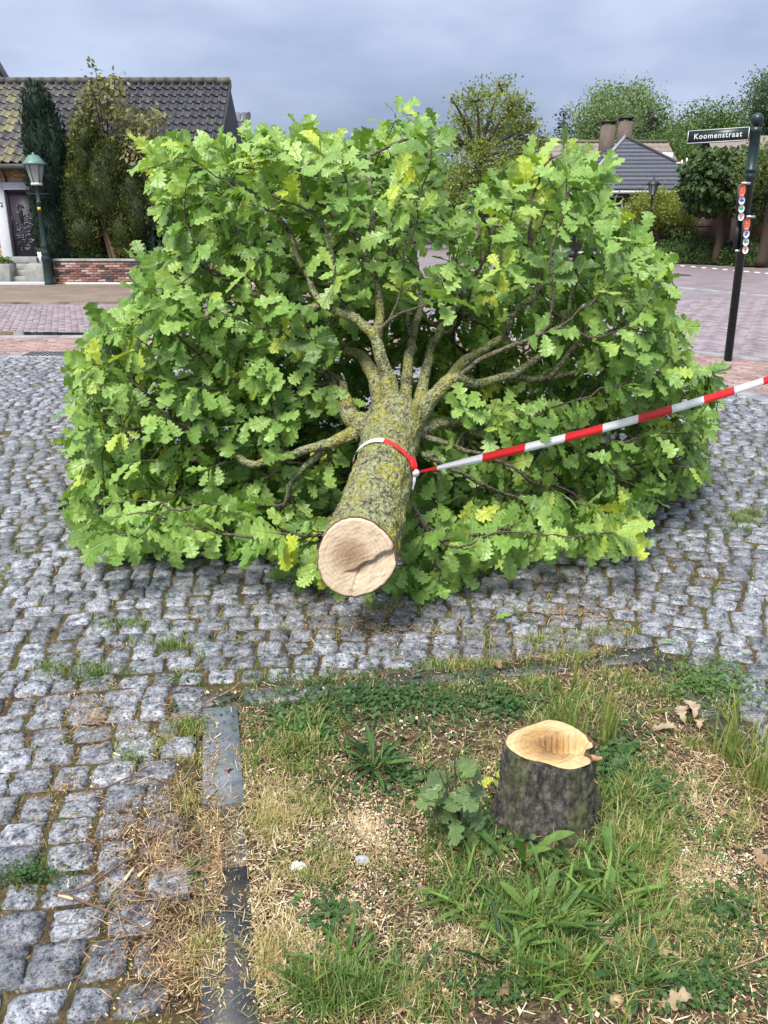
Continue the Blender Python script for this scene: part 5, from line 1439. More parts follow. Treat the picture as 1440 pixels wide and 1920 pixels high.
# wild barley
def barley(base, tops, label):
    z = float(z_at(np.array([base[:2]]))[0]); b0 = np.array([base[0], base[1], z]); root = thing('wild_barley', b0, label, 'grass')
    for (dx, dy, h, le) in tops:
        s0 = b0 + np.array([vr.normal(0, 0.012), vr.normal(0, 0.012), -0.003]); tip = b0 + np.array([dx, dy, h])
        c1 = s0 + np.array([dx * 0.25, dy * 0.25, h * 0.65])
        P = np.array([(1 - f) ** 2 * s0 + 2 * f * (1 - f) * c1 + f * f * tip for f in np.linspace(0, 1, 9)])
        V, Q, T = tube(P, np.linspace(0.0013, 0.0009, 9), 4, False); MB().add(V, Q, T, 0.62).build('stalk', M['grass'], root)
        d_ = norm(P[-1] - P[-2]); ear = MB()
        for k in range(34):                    # spikelets with awns pointing up the ear
            f = k / 34; p = P[-1] + d_ * (le * f - 0.01); a = k * 2.4
            s_ = norm(np.cross(d_, [0.3, 0.1, 1])); s2 = np.cross(d_, s_); o_ = s_ * math.cos(a) + s2 * math.sin(a)
            g0 = p + o_ * 0.002; g1 = p + o_ * 0.004 + d_ * 0.009; aw = p + o_ * 0.009 + d_ * 0.032; wv = np.cross(d_, o_) * 0.0016
            ear.add([g0 - wv, g0 + wv, g1 + wv, g1 - wv, aw], [[0, 1, 2, 3]], [[3, 2, 4]], 0.64 + 0.1 * vr.uniform())
        ear.build('ear', M['grass'], root)
    xy = b0[:2] + vr.normal(0, 0.022, (26, 2))
    V, Q, T, tt = blades(xy, np.full(26, z), vr.uniform(0.13, 0.26, 26), np.full(26, 0.0036), vr.uniform(0.05, 0.4, 26), vr.normal(0.67, 0.03, 26))
    for i in range(0, 26): MB().add(V[i * 7:i * 7 + 7], [[0, 1, 3, 2], [2, 3, 5, 4]], [[4, 5, 6]], tt[i * 7]).build('leaf', M['grass'], root)
barley(gnd_v(1062, 1405), [(0.015, 0.03, 0.250, 0.055), (0.0, 0.0, 0.215, 0.05), (-0.03, 0.01, 0.20, 0.05), (0.03, 0.01, 0.19, 0.05), (-0.015, 0.02, 0.18, 0.045)], 'tall tuft of wild barley with bristly ears behind the stump')
barley(gnd_v(1135, 1400), [(0.12, -0.02, 0.13, 0.055), (0.05, 0.05, 0.19, 0.05)], 'wild barley leaning right behind the stump')
barley(gnd_v(1365, 1420), [(-0.02, 0.0, 0.13, 0.04), (0.02, 0.02, 0.10, 0.04)], 'short wild barley near the right edging')
barley(gnd_v(1425, 1480), [(0.02, 0.0, 0.14, 0.04), (-0.03, 0.02, 0.12, 0.04)], 'wild barley at the right edge of the picture')

# dead leaves, stones and scraps
def dead_leaf(px_, py_, size, tn, label, group=None, el=0.2):
    p = gnd_v(px_, py_); z = float(z_at(p[None])[0]) + 0.012; kd = int(vr.integers(len(LEAVES))); V, Q, T, UV = LEAVES[kd]
    V = V.copy(); V[:, 2] += 1.6 * V[:, 0] ** 2 + 0.25 * np.sin(V[:, 1] * 5)
    a = vr.uniform(0, 6.28); dv = norm([math.cos(a), math.sin(a), el]); c = np.array([*p, z])
    MB().add(place(V, c, dv, norm([vr.normal(0, 0.3), vr.normal(-0.2, 0.3), 1]), size), Q, T, tn, UV).build('dead_leaf', M['dead_leaf'], loc=c, label=label, cat='leaf', group=group)
for i, (x, y, s_) in enumerate([(1285, 1372, 0.09), (1310, 1380, 0.08), (1268, 1385, 0.075), (1300, 1360, 0.085)]): dead_leaf(x, y, s_, 0.68, 'pale curled leaf in the withered bunch right of the stump', 'withered pale bunch of leaves', 0.5)
for (x, y, s_, tn, lab) in [(925, 1885, 0.07, 0.35, 'brown dead leaf at the bottom below the strap-leaved clump'), (790, 1580, 0.06, 0.3, 'brown dead leaf beside the sawdust'), (1300, 1895, 0.07, 0.6, 'curled grey brown leaf at the bottom right'), (1255, 1800, 0.06, 0.75, 'pale dead leaf right of the grass clump'), (740, 1405, 0.05, 0.45, 'small brown leaf behind the plantain rosette'), (428, 1462, 0.040, 1.0, 'small dark red leaf on the bluestone edging'), (640, 1640, 0.05, 0.35, 'brown leaf beside the grey pebble'), (1410, 1600, 0.06, 0.5, 'dull brown leaf near the right edge'), (1345, 1540, 0.05, 0.4, 'brown leaf in the litter right of the stump'), (930, 1250, 0.05, 0.35, 'brown leaf on the dark edging behind the pit grass')]:
    dead_leaf(x, y, s_, tn, lab)
def pebble(px_, py_, r_, mat, label, cat, name='pebble', flat=0.7):
    p = gnd_v(px_, py_); z = float(z_at(p[None])[0]); c = np.array([*p, z])
    V, Q = lathe([(0.001, -1), (0.5, -0.85), (0.87, -0.5), (1, 0), (0.87, 0.5), (0.5, 0.85), (0.001, 1)], (0, 0, 0), 14)
    V = V * (1 + (0.18 if name == 'pebble' else 0.55) * np.array([[n3(q + p[0] * 5, 1.3 if name == 'pebble' else 2.4)] for q in V])) * r_ * [1.2, 0.9, flat]
    MB().add(V + c + [0, 0, r_ * flat * 0.6], Q).build(name, mat, loc=c, label=label, cat=cat)
pebble(680, 1622, 0.017, simple('grey_pebble', (0.33, 0.34, 0.36), 0.7, var=0.2, scale=60), 'grey pebble lying on the pale sawdust', 'stone')
pebble(1153, 1888, 0.015, simple('tan_stone', (0.38, 0.27, 0.16), 0.6, var=0.15, scale=60), 'smooth round tan stone at the bottom right', 'stone', flat=0.9)
pebble(545, 1532, 0.013, simple('pale_stone', (0.50, 0.42, 0.33), 0.8, var=0.2, scale=60), 'pale flat stone in the dry grass', 'stone', flat=0.45)
pebble(559, 1632, 0.017, simple('white_tissue', (0.75, 0.76, 0.76), 0.9, var=0.1, scale=60), 'crumpled scrap of white tissue left of the sawdust', 'litter', 'paper_scrap', 0.6)
for (x, y, l, a, lab) in [(243, 1645, 0.020, 1.2, 'pale wood chip standing out on the left setts'), (125, 1688, 0.024, -0.5, 'long pale wood chip at the end of the bent twig'), (270, 1640, 0.018, 0.9, 'thin pale splinter beside a wood chip on the setts'), (548, 1300, 0.022, 0.1, 'small yellow wood chip on the back edging'), (668, 1720, 0.018, 0.7, 'short white wood chip in the dry grass'), (220, 1420, 0.018, -0.7, 'pale splinter on the setts near the wavy twig')]:
    p = gnd_v(x, y); z = float(z_at(p[None])[0]) + 0.006; V, Q = bbox(-l, l, -l * 0.22, l * 0.22, 0, 0.005, 0.0015); V = V * [1, 1, 1]; V[:, 1] *= 1 - 0.75 * (V[:, 0] > 0); V[:, 2] += 0.006 * (V[:, 0] > 0); V[:, :2] = V[:, :2] @ rot2(a).T
    c = np.array([*p, z]); MB().add(V + c, Q).build('wood_chip', M['chip'], loc=c, label=lab, cat='wood chip', smooth=False)
def ground_leaf(px_, py_, size, lab):
    p = gnd_v(px_, py_); V, Q, T, UV = LEAVES[2]; c = np.array([*p, 0.016]); a = vr.uniform(0, 6.28)
    MB().add(place(V, c, [math.cos(a), math.sin(a), 0.1], [0, 0, 1], size), Q, T, 0.6, UV).build('oak_leaf', M['oak_leaf'], loc=c, label=lab, cat='leaf')
ground_leaf(1238, 1212, 0.06, 'single green oak leaf on the dark back edging right'); ground_leaf(962, 1160, 0.07, 'single green oak leaf on the setts right of the cut trunk')

# ================================================================== house on the left
hr = np.random.default_rng(17)
HY = 25.2                      # plane of the house front
def bx(name, mat, parent, x0, x1, y0, y1, z0, z1, bevel=0.0, tint=0.5, kind=None, label=None):
    g_ = bbox(x0, x1, y0, y1, z0, z1, bevel) if bevel else box(x0, x1, y0, y1, z0, z1)
    return MB().add(*g_, None, tint).build(name, mat, parent, smooth=False, kind=kind, label=label)
house = thing('brick_house', (-8.8, HY, 0), 'yellow brick house with dark pantile roof and relief door behind the yews', 'house')
EZ, EY = 3.15, HY - 0.38; RZ, RY = 5.55, HY + 2.5; GX = -4.62; LX = -13.6
# walls: front with the doorway cut out, gable
MB().add([[LX, HY, -0.05], [-10.75, HY, -0.05], [-10.75, HY, 3.3], [LX, HY, 3.3]], [[0, 1, 2, 3]]).add([[-9.75, HY, -0.05], [GX, HY, -0.05], [GX, HY, 3.3], [-9.75, HY, 3.3]], [[0, 1, 2, 3]]).add([[-10.75, HY, 2.55], [-9.75, HY, 2.55], [-9.75, HY, 3.3], [-10.75, HY, 3.3]], [[0, 1, 2, 3]]).build('wall', M['house_brick'], house, smooth=False)
MB().add([[GX, HY, -0.05], [GX, HY + 5.4, -0.05], [GX, HY + 5.4, 3.3], [GX, RY, RZ - 0.1], [GX, HY, 3.3]], [[0, 1, 2, 4]], [[2, 3, 4]]).build('gable', M['tar'], house, smooth=False)
# yellow bricks that can be told apart round the door
V0, Q0 = bbox(-0.098, 0.098, -0.03, 0, -0.024, 0.024, 0.004)
vy = [MB().add(V0, Q0, None, t).mesh('brick', M['yellow_brick'], False) for t in np.linspace(0.05, 0.95, 6)]
for r_ in range(0, 50):
    z = 0.03 + r_ * 0.064
    for k in range(-2, 11):
        x = -11.35 + (k + 0.5 * (r_ % 2)) * 0.206
        if -10.98 < x < -9.50 and z < 2.72: continue
        if x > -8.95 or z > 3.1: continue
        link('brick', vy[hr.integers(6)], house, (x, HY - 0.002 + hr.normal(0, 0.002), z))
D0, D1, DZ0, DZ1 = -10.72, -9.86, 0.66, 2.46
for (n_, a, b_, c, e) in (('door_jamb', D0 - 0.30, D0, 0.30, DZ1 + 0.2), ('door_jamb', D1, D1 + 0.22, 0.30, DZ1 + 0.2)):
    bx(n_, M['pale_concrete'], house, a, b_, HY - 0.10, HY + 0.10, c, e, 0.01)
bx('lintel', M['pale_concrete'], house, D0 - 0.002, D1 + 0.002, HY - 0.098, HY + 0.10, DZ1, DZ1 + 0.198, 0.01)
bx('door_sill', M['kerb'], house, D0 - 0.05, D1 + 0.10, HY - 0.18, HY + 0.12, 0.50, DZ0, 0.01)
door = bx('door', M['door'], house, D0, D1, HY + 0.02, HY + 0.07, DZ0, DZ1)
for (a, b_, c, e) in ((D0, D0 + 0.06, DZ0, DZ1), (D1 - 0.06, D1, DZ0, DZ1), (D0 + 0.06, D1 - 0.06, DZ1 - 0.06, DZ1)):
    bx('door_frame', M['tar'], door, a, b_, HY - 0.02, HY + 0.018, c, e, 0.005)
for i in range(95):            # metal relief
    x = hr.uniform(D0 + 0.17, D1 - 0.15); z = DZ0 + 0.12 + 1.25 * hr.beta(1.1, 1.6); w_ = hr.uniform(0.008, 0.028); h_ = hr.uniform(0.006, 0.026)
    if hr.uniform() < 0.25: w_, h_ = hr.uniform(0.04, 0.10), 0.008
    bx('relief_piece', M['metal'], door, x - w_, x + w_, HY + 0.005 - hr.uniform(0, 0.02), HY + 0.021, z - h_, z + h_, 0.004)
V, Q, T = tube([[D0 + 0.33, HY - 0.005, 1.62], [D0 + 0.33, HY - 0.03, 1.95], [D0 + 0.36, HY - 0.03, 1.99], [D0 + 0.39, HY - 0.005, 1.95], [D0 + 0.39, HY - 0.005, 1.55]], 0.014, 6)
MB().add(V, Q, T).build('relief_arch', M['tar'], door)
for k in range(9):
    a = R(20 + 17.5 * k); c = np.array([D0 + 0.36, HY - 0.01, 1.99]); dv = np.array([math.cos(a), 0, math.sin(a)])
    V, Q, T = tube([c + dv * 0.05, c + dv * 0.12], 0.008, 5); MB().add(V, Q, T).build('relief_ray', M['metal'], door)
V, Q, T = tube([[D0 + 0.10, HY - 0.03, 1.45], [D0 + 0.10, HY - 0.04, 1.6], [D0 + 0.10, HY - 0.03, 1.75]], 0.014, 6)
MB().add(V, Q, T).build('door_handle', M['black'], door)
def text_mesh(txt, size, name, mat, bold=0.0, ext=0.004, space=1.0):
    cu = bpy.data.curves.new(name, 'FONT'); cu.body = txt; cu.size = size; cu.extrude = ext; cu.offset = bold; cu.space_character = space; cu.align_x = 'CENTER'; cu.align_y = 'CENTER'
    o = bpy.data.objects.new(name + '_curve', cu); COL.objects.link(o)
    me = bpy.data.meshes.new_from_object(o.evaluated_get(bpy.context.evaluated_depsgraph_get())); bpy.data.objects.remove(o); bpy.data.curves.remove(cu)
    me.name = name; me.materials.clear(); me.materials.append(mat); return me
bpy.context.view_layer.update()
p = at(3, 384, HY - 0.106)
o = link('house_number', text_mesh('2', 0.17, 'house_number', M['tar']), house, p); o.rotation_euler = (math.pi / 2, 0, 0)
# steps, gutter, brackets
for k in range(3): bx('step', M['concrete'], house, D0 + 0.05, D1 - 0.05, HY - 0.95 + 0.24 * k, HY - 0.18, 0.0 + 0.16 * k, 0.155 + 0.16 * k, 0.01)
bx('gutter', M['black'], house, LX, GX + 0.05, EY - 0.10, EY + 0.06, EZ - 0.16, EZ - 0.03, 0.02)
bx('soffit', M['tar'], house, LX, GX, EY + 0.062, HY + 0.02, EZ - 0.13, EZ - 0.06)
for x in np.arange(-13.2, GX, 0.86):
    V, Q, T = tube([[x, EY + 0.10, EZ - 0.15], [x, HY - 0.12, EZ - 0.28], [x, HY - 0.04, EZ - 0.48]], [0.03, 0.03, 0.022], 6); MB().add(V, Q, T).build('eaves_bracket', M['black'], house)
# roof deck and its pantiles
sl_ = np.array([0, RY - EY, RZ - EZ]); SLN = float(np.linalg.norm(sl_)); sl_ /= SLN; up_ = np.array([0, -sl_[2], sl_[1]])
roof = MB().add([[LX, EY, EZ - 0.05], [GX, EY, EZ - 0.05], [GX, RY, RZ - 0.05], [LX, RY, RZ - 0.05], [GX, RY * 2 - EY, EZ - 0.05], [LX, RY * 2 - EY, EZ - 0.05]], [[0, 1, 2, 3], [3, 2, 4, 5]]).build('roof', M['tar'], house, smooth=False)
TW, NR_ = 0.247, 11; TLN = SLN / NR_
def pantile(tn, moss):
    xs = np.linspace(0, 1, 9); prof = 0.034 * np.sin(2 * math.pi * xs + 0.4) + 0.012 * np.sin(4 * math.pi * xs)
    V = []; tt = []
    for k, (s, dz) in enumerate(((-0.05, 0.040), (-0.03, 0.046), (0.5, 0.030), (1.06, 0.008))):
        for x, h in zip(xs, prof): V.append([x * (TW + 0.012), 0, 0] + sl_ * s * TLN + up_ * (dz + h)); tt.append(tn)
    for x, h in zip(xs, prof): V.append([x * (TW + 0.012), 0, 0] + sl_ * -0.05 * TLN + up_ * (0.016 + h)); tt.append(tn)
    Q = [[9 * r_ + i, 9 * r_ + i + 1, 9 * r_ + i + 10, 9 * r_ + i + 9] for r_ in range(3) for i in range(8)] + [[36 + i, 37 + i, i + 1, i] for i in range(8)]
    return MB().add(V, Q, None, tt)
tiles = {t: pantile(t, 0).mesh('roof_tile', M['roof_tile']) for t in np.round(np.linspace(0, 1, 11), 2)}
tkeys = np.array(sorted(tiles)); stf = MB(); ncol = int((GX - LX) / TW)
for c in range(ncol):
    x = GX - (c + 1) * TW
    for r_ in range(NR_):
        base_ = np.array([x, EY, EZ]) + sl_ * TLN * r_ + up_ * hr.normal(0, 0.003)
        mossy = np.clip((-9.0 - x) / 1.6, 0, 1) * (0.85 - 0.03 * r_)
        t = np.clip(hr.normal(0.18, 0.10) + mossy * hr.uniform(0.4, 0.9) + 0.25 * (hr.uniform() < 0.04), 0, 1)
        if c < 27:
            link('roof_tile', tiles[tkeys[np.argmin(abs(tkeys - t))]], roof, base_)
        else:
            b_ = pantile(t, 0); stf.add(b_.V[0] + base_, b_.Q[0], None, t)
stf.build('roof_tiles', M['roof_tile'], roof, kind='stuff')
for k in range(24):
    x = GX - k * 0.37; V, Q, T = tube([[x + 0.01, RY, RZ + 0.03], [x - 0.37, RY, RZ + 0.018]], 0.115, 10); MB().add(V, Q, T, np.clip(hr.normal(0.2, 0.15) + (0.6 if k == 0 else 0), 0, 1)).build('ridge_tile', M['ridge'], roof)
V = np.array([[GX + 0.02, EY - 0.05, EZ - 0.16], [GX + 0.06, EY - 0.05, EZ - 0.16], [GX + 0.06, EY - 0.05, EZ + 0.03], [GX + 0.02, EY - 0.05, EZ + 0.03], [GX + 0.02, RY, RZ - 0.12], [GX + 0.06, RY, RZ - 0.12], [GX + 0.06, RY, RZ + 0.06], [GX + 0.02, RY, RZ + 0.06]])
MB().add(V, BQ).build('verge_board', M['tar'], house, smooth=False)
# taller wing at the far left and the small roof behind on the right
wing = thing('gabled_wing', (-13.4, 28, 0), 'taller gabled house at the far left edge, only its roof verge showing', 'house')
pz = at(-44, 47, 28.5); pe = at(16, 155, 28.5)
x_off = pe[0]; 
V = np.array([[-17.5, 28.6, 0], [pe[0] - 0.15, 28.6, 0], [pe[0] - 0.15, 28.6, pe[2] - 0.1], [pz[0], 28.6, pz[2] - 0.1], [-17.5, 28.6, pe[2] - 0.1]])
MB().add(V, [[0, 1, 2, 4]], [[2, 3, 4]]).build('wall', M['house_brick'], wing, smooth=False)
A0 = np.array([pe[0] + 0.12, 28.3, pe[2] - 0.14]); A1 = np.array([pz[0], 28.3, pz[2]]); A2 = np.array([2 * pz[0] - pe[0] - 0.12, 28.3, pe[2] - 0.14])
for (u0, u1) in ((A0, A1), (A1, A2)):
    V = np.array([u0 - [0, 0, 0.22], u1 - [0, 0, 0.22], u1 + [0, 0.4, -0.22], u0 + [0, 0.4, -0.22], u0, u1, u1 + [0, 0.4, 0], u0 + [0, 0.4, 0]])
    MB().add(V, BQ).build('roof', M['tar'], wing, smooth=False)
ann = thing('rear_house', (-4.0, 31, 0), 'blue grey tiled roof of a rear house beside the pantiled gable', 'house')
q0, q1 = at(420, 212, 31), at(458, 210, 31); ze = 2.6
MB().add([[q0[0] - 1.5, 30.9, 0], [q1[0] + 0.1, 30.9, 0], [q1[0] + 0.1, 30.9, ze], [q0[0] - 1.5, 30.9, ze]], [[0, 1, 2, 3]]).build('wall', M['dark_brick'], ann, smooth=False)
rf = MB().add([[q0[0] - 1.5, 29.4, ze], [q1[0] + 0.18, 29.4, ze], [q1[0], 31.6, q1[2]], [q0[0] - 1.5, 31.6, q0[2]]], [[0, 1, 2, 3]]).build('roof', M['slate'], ann, smooth=False)
for r_ in range(8):
    f0, f1 = r_ / 8, (r_ + 1) / 8 + 0.01
    for c in range(8):
        a0 = np.array([q1[0] + 0.1 - c * 0.22, 29.4, ze]); a1 = np.array([q1[0] - 0.0 - c * 0.22, 31.6, q1[2]])
        l = a0 + (a1 - a0) * f0 + [0, -0.03, 0.05]; u_ = a0 + (a1 - a0) * f1 + [0, -0.01, 0.015]
        MB().add([l - [0.21, 0, 0], l - [0.1, 0.03, -0.03], l, u_, u_ - [0.1, 0.03, -0.03], u_ - [0.21, 0, 0], l - [0.21, 0.0, 0.04], l - [0, 0, 0.04]], [[0, 1, 4, 5], [1, 2, 3, 4], [6, 7, 2, 0]], None, hr.uniform(0, 0.8)).build('roof_tile', M['slate'], rf, smooth=False)
V, Q, T = tube([[q1[0] + 0.16, 29.35, ze], [q1[0] + 0.06, 31.6, q1[2] + 0.03]], 0.07, 6); MB().add(V, Q, T).build('verge', M['tar'], ann)

# garden wall: each brick a piece
WY = 24.25; WX0, WX1 = -9.25, -2.6
gwall = thing('garden_wall', (WX0, WY, 0), 'low red brick garden wall with grey coping in front of the yews', 'wall')
bx('wall_core', M['mortar'], gwall, WX0, WX1, WY + 0.012, WY + 0.20, -0.06, 0.57)
V0, Q0 = bbox(-0.105, 0.105, -0.05, 0.0, -0.026, 0.026, 0.005)
vb = [MB().add(V0, Q0, None, t).mesh('brick', M['wall_brick'], False) for t in np.linspace(0.0, 1.0, 9)]
for r_ in range(9):
    for k in range(31):
        x = WX0 + 0.11 + (k + 0.5 * (r_ % 2)) * 0.221
        if x < WX1: link('brick', vb[hr.integers(9)], gwall, (x, WY + 0.012 + hr.normal(0, 0.003), -0.01 + r_ * 0.064))
for k in range(7): bx('coping', M['concrete'], gwall, WX0 + k * 0.95 + 0.004, WX0 + (k + 1) * 0.95 - 0.004, WY - 0.05, WY + 0.25, 0.572, 0.632, 0.012)
bx('plinth', M['pale_concrete'], gwall, WX0 + 0.3, WX1, WY - 0.10, WY - 0.045, -0.06, 0.0, 0.01)
# troughs, pot, threshold kerb
for (x0, x1, lab, pl) in ((-11.2, -10.42, 'large concrete trough with green plants left of the door steps', True), (-10.02, -9.42, 'small stained concrete trough right of the door steps', False)):
    y0 = WY - 0.15; t = thing('concrete_trough', ((x0 + x1) / 2, y0 + 0.25, -0.04), lab, 'planter')
    V, Q = bbox(x0, x1, y0, y0 + 0.5, -0.04, 0.50, 0.02); V[:8, 0] = (V[:8, 0] - (x0 + x1) / 2) * 0.9 + (x0 + x1) / 2
    MB().add(V, Q).build('trough', M['concrete'], t, smooth=False)
    if pl:
        n = 500; c = np.column_stack([hr.uniform(x0 + 0.05, x1 - 0.05, n), hr.uniform(y0 + 0.05, y0 + 0.45, n), 0.5 + 0.16 * hr.beta(1, 1.6, n)]); m_ = MB()
        for q in c:
            a = hr.uniform(0, 6.28); s = 0.05; m_.add([q, q + [s * math.cos(a), s * math.sin(a), 0.02], q + [s * 1.2 * math.cos(a + .6), s * 1.2 * math.sin(a + .6), 0.05], q + [s * 0.6 * math.cos(a + 1.2), s * 0.6 * math.sin(a + 1.2), 0.04]], [[0, 1, 2, 3]], None, hr.uniform(0.2, 1))
        m_.build('plants', M['weed'], t, kind='stuff')
pt = thing('plant_pot', (-9.55, WY + 0.12, 0.5), 'white plant pot beside the lamp post', 'plant pot')
MB().add(*lathe([(0.001, 0.0), (0.10, 0.0), (0.15, 0.33), (0.13, 0.33), (0.001, 0.28)], (-9.55, WY + 0.12, 0.48), 14)).build('pot', M['white_paint'], pt)
m_ = MB()
for i in range(60):
    a = hr.uniform(0, 6.28); q = np.array([-9.55, WY + 0.12, 0.78]); l = hr.uniform(0.08, 0.22); d_ = np.array([math.cos(a), math.sin(a), 0.7]) * l; s_ = np.array([-math.sin(a), math.cos(a), 0]) * 0.025
    m_.add([q, q + d_ * 0.6 - s_, q + d_, q + d_ * 0.6 + s_], [[0, 1, 2, 3]], None, hr.uniform(0.2, 0.9))
m_.build('plants', M['weed'], pt, kind='stuff')
bx('threshold_kerb', M['pale_concrete'], None, -12.5, -9.4, WY - 0.38, WY - 0.22, -0.05, 0.03, 0.01); bpy.context.scene.objects['threshold_kerb']['label'] = 'long pale kerb stone in front of the concrete troughs'; bpy.context.scene.objects['threshold_kerb']['category'] = 'kerb'

# ---- old lamp post on the left
LB = np.array([gnd(93, 530)[0], 24.0, -0.045]); LB[0] = (93 - 720) / 1560 * proj(LB)[2]
lamp = thing('street_lamp', LB, 'old green street lamp with glass lantern in front of the garden wall', 'street lamp')
MB().add(*lathe([(0.001, 0), (0.155, 0), (0.155, 0.05), (0.125, 0.10), (0.12, 0.62), (0.135, 0.66), (0.135, 0.72), (0.115, 0.76), (0.115, 0.80), (0.13, 0.83), (0.10, 0.88), (0.088, 1.0), (0.10, 1.03), (0.082, 1.06), (0.062, 2.10), (0.085, 2.12), (0.085, 2.16), (0.06, 2.19), (0.05, 2.52), (0.06, 2.56), (0.001, 2.57)], LB, 20)).build('post', M['green_paint'], lamp)
V, Q, T = tube([LB + [-0.30, 0, 2.36], LB + [0.32, 0, 2.36]], 0.016, 8); MB().add(V, Q, T).build('ladder_bar', M['green_paint'], lamp)
for s in (-1, 1):
    V, Q, T = tube([LB + [0.05 * s, 0, 2.45], LB + [0.14 * s, 0, 2.46], LB + [0.18 * s, 0, 2.53], LB + [0.12 * s, 0, 2.60]], 0.014, 6); MB().add(V, Q, T).build('scroll', M['black'], lamp)
ln0 = LB + [0, 0, 2.58]
def frustum(r0, r1, z0, z1, n=4, off=math.pi / 4):
    a = off + np.arange(n) * 2 * math.pi / n; V = np.vstack([np.column_stack([r0 * np.cos(a), r0 * np.sin(a), np.full(n, z0)]), np.column_stack([r1 * np.cos(a), r1 * np.sin(a), np.full(n, z1)])]); return V, [[i, (i + 1) % n, n + (i + 1) % n, n + i] for i in range(n)]
V, Q = frustum(0.135, 0.245, 0.04, 0.52, 6, 0.3)
for i in range(6): MB().add(V[[i, (i + 1) % 6, 6 + (i + 1) % 6, 6 + i]] + ln0, [[0, 1, 2, 3]]).build('pane', M['frost'], lamp, smooth=False)
for i in range(6):
    V2, Q2, T2 = tube([V[i] * 1.01 + ln0, V[6 + i] * 1.01 + ln0], 0.011, 5); MB().add(V2, Q2, T2).build('glazing_bar', M['green_paint'], lamp)
MB().add(*lathe([(0.001, 0.0), (0.15, 0.0), (0.15, 0.05), (0.13, 0.06)], ln0, 12)).build('lantern_base', M['white_paint'], lamp)
MB().add(*lathe([(0.24, 0.50), (0.32, 0.51), (0.325, 0.53), (0.24, 0.60), (0.15, 0.72), (0.12, 0.745), (0.04, 0.75), (0.03, 0.80), (0.001, 0.82)], ln0, 20)).build('cap', M['lamp_green'], lamp)
bx('yellow_tag', simple('tag_yellow', (0.65, 0.42, 0.02), 0.5), lamp, LB[0] - 0.04, LB[0] + 0.05, LB[1] - 0.085, LB[1] - 0.078, 1.90, 1.98)

# ================================================================== street sign with cycle route plates
SP = np.array([gnd(1365, 672)[0], gnd(1365, 672)[1], -0.03]); lean = (0.0, 0.0)
sign = thing('street_sign', SP, 'dark green street name post reading Koomenstraat with cycle route plates', 'street sign')
topz = at(1420, 238, SP[1])[2] - SP[2]
lx_ = (at(1418, 238, SP[1])[0] - SP[0]) / topz
MB().add(*lathe([(0.001, 0), (0.047, 0), (0.047, topz - 0.55), (0.062, topz - 0.545), (0.062, topz - 0.50), (0.056, topz - 0.49), (0.056, topz - 0.47), (0.066, topz - 0.465), (0.066, topz - 0.44), (0.056, topz - 0.43), (0.056, topz - 0.06), (0.062, topz - 0.055), (0.062, topz - 0.02), (0.035, topz - 0.0), (0.025, topz + 0.03), (0.001, topz + 0.03)], SP, 18, (lx_, 0))).build('pole', M['green_paint'], sign)
V, Q = lathe([(0.001, -1), (0.38, -0.92), (0.71, -0.71), (0.92, -0.38), (1, 0), (0.92, 0.38), (0.71, 0.71), (0.38, 0.92), (0.001, 1)], (0, 0, 0), 18)
MB().add(V * 0.07 + SP + [lx_ * topz, 0, topz + 0.075], Q).build('ball_finial', M['green_paint'], sign)
# name plate, swung away from the viewer to the left
pr = at(1405, 252, SP[1] - 0.02); pl_ = at(1289, 256, SP[1] + 0.42)
dv = pr - pl_; dv[2] = 0; PLN = float(np.linalg.norm(dv)); dv = dv / PLN; nrm_ = np.array([dv[1], -dv[0], 0]); zc = (pr[2] + pl_[2]) / 2
pc = np.array([(pr[0] + pl_[0]) / 2, (pr[1] + pl_[1]) / 2, zc]); hz = 0.075
def plate(name, cx, cz, hw, hh, off, th, mat, parent):
    V = np.array([[s, t, u] for u in (-hh, hh) for (s, t) in ((-hw, 0), (hw, 0), (hw, th), (-hw, th))])
    W = pc + dv * (cx + V[:, :1]) + nrm_ * (off - V[:, 1:2] * 1.0) + np.array([0, 0, 1]) * (cz + V[:, 2:3])
    return MB().add(W, BQ).build(name, mat, parent, smooth=False)
npl = plate('name_plate', 0, 0, PLN / 2, hz, 0.0, 0.02, M['green_paint'], sign)
bw = 0.007
plate('border', 0, hz - bw * 1.3, PLN / 2 - 0.004, bw / 2, 0.003, 0.002, M['white_paint'], npl); plate('border', 0, -hz + bw * 1.3, PLN / 2 - 0.004, bw / 2, 0.003, 0.002, M['white_paint'], npl)
plate('border', -PLN / 2 + bw, 0, bw / 2, hz - bw * 1.9, 0.003, 0.002, M['white_paint'], npl); plate('border', PLN / 2 - bw, 0, bw / 2, hz - bw * 1.9, 0.003, 0.002, M['white_paint'], npl)
tm_ = text_mesh('Koomenstraat', 0.080, 'lettering', M['white_paint'], 0.0010, 0.0012, 1.18)
o = link('lettering', tm_, npl, pc + nrm_ * 0.0045); o.rotation_euler = (math.pi / 2, 0, math.atan2(dv[1], dv[0]))
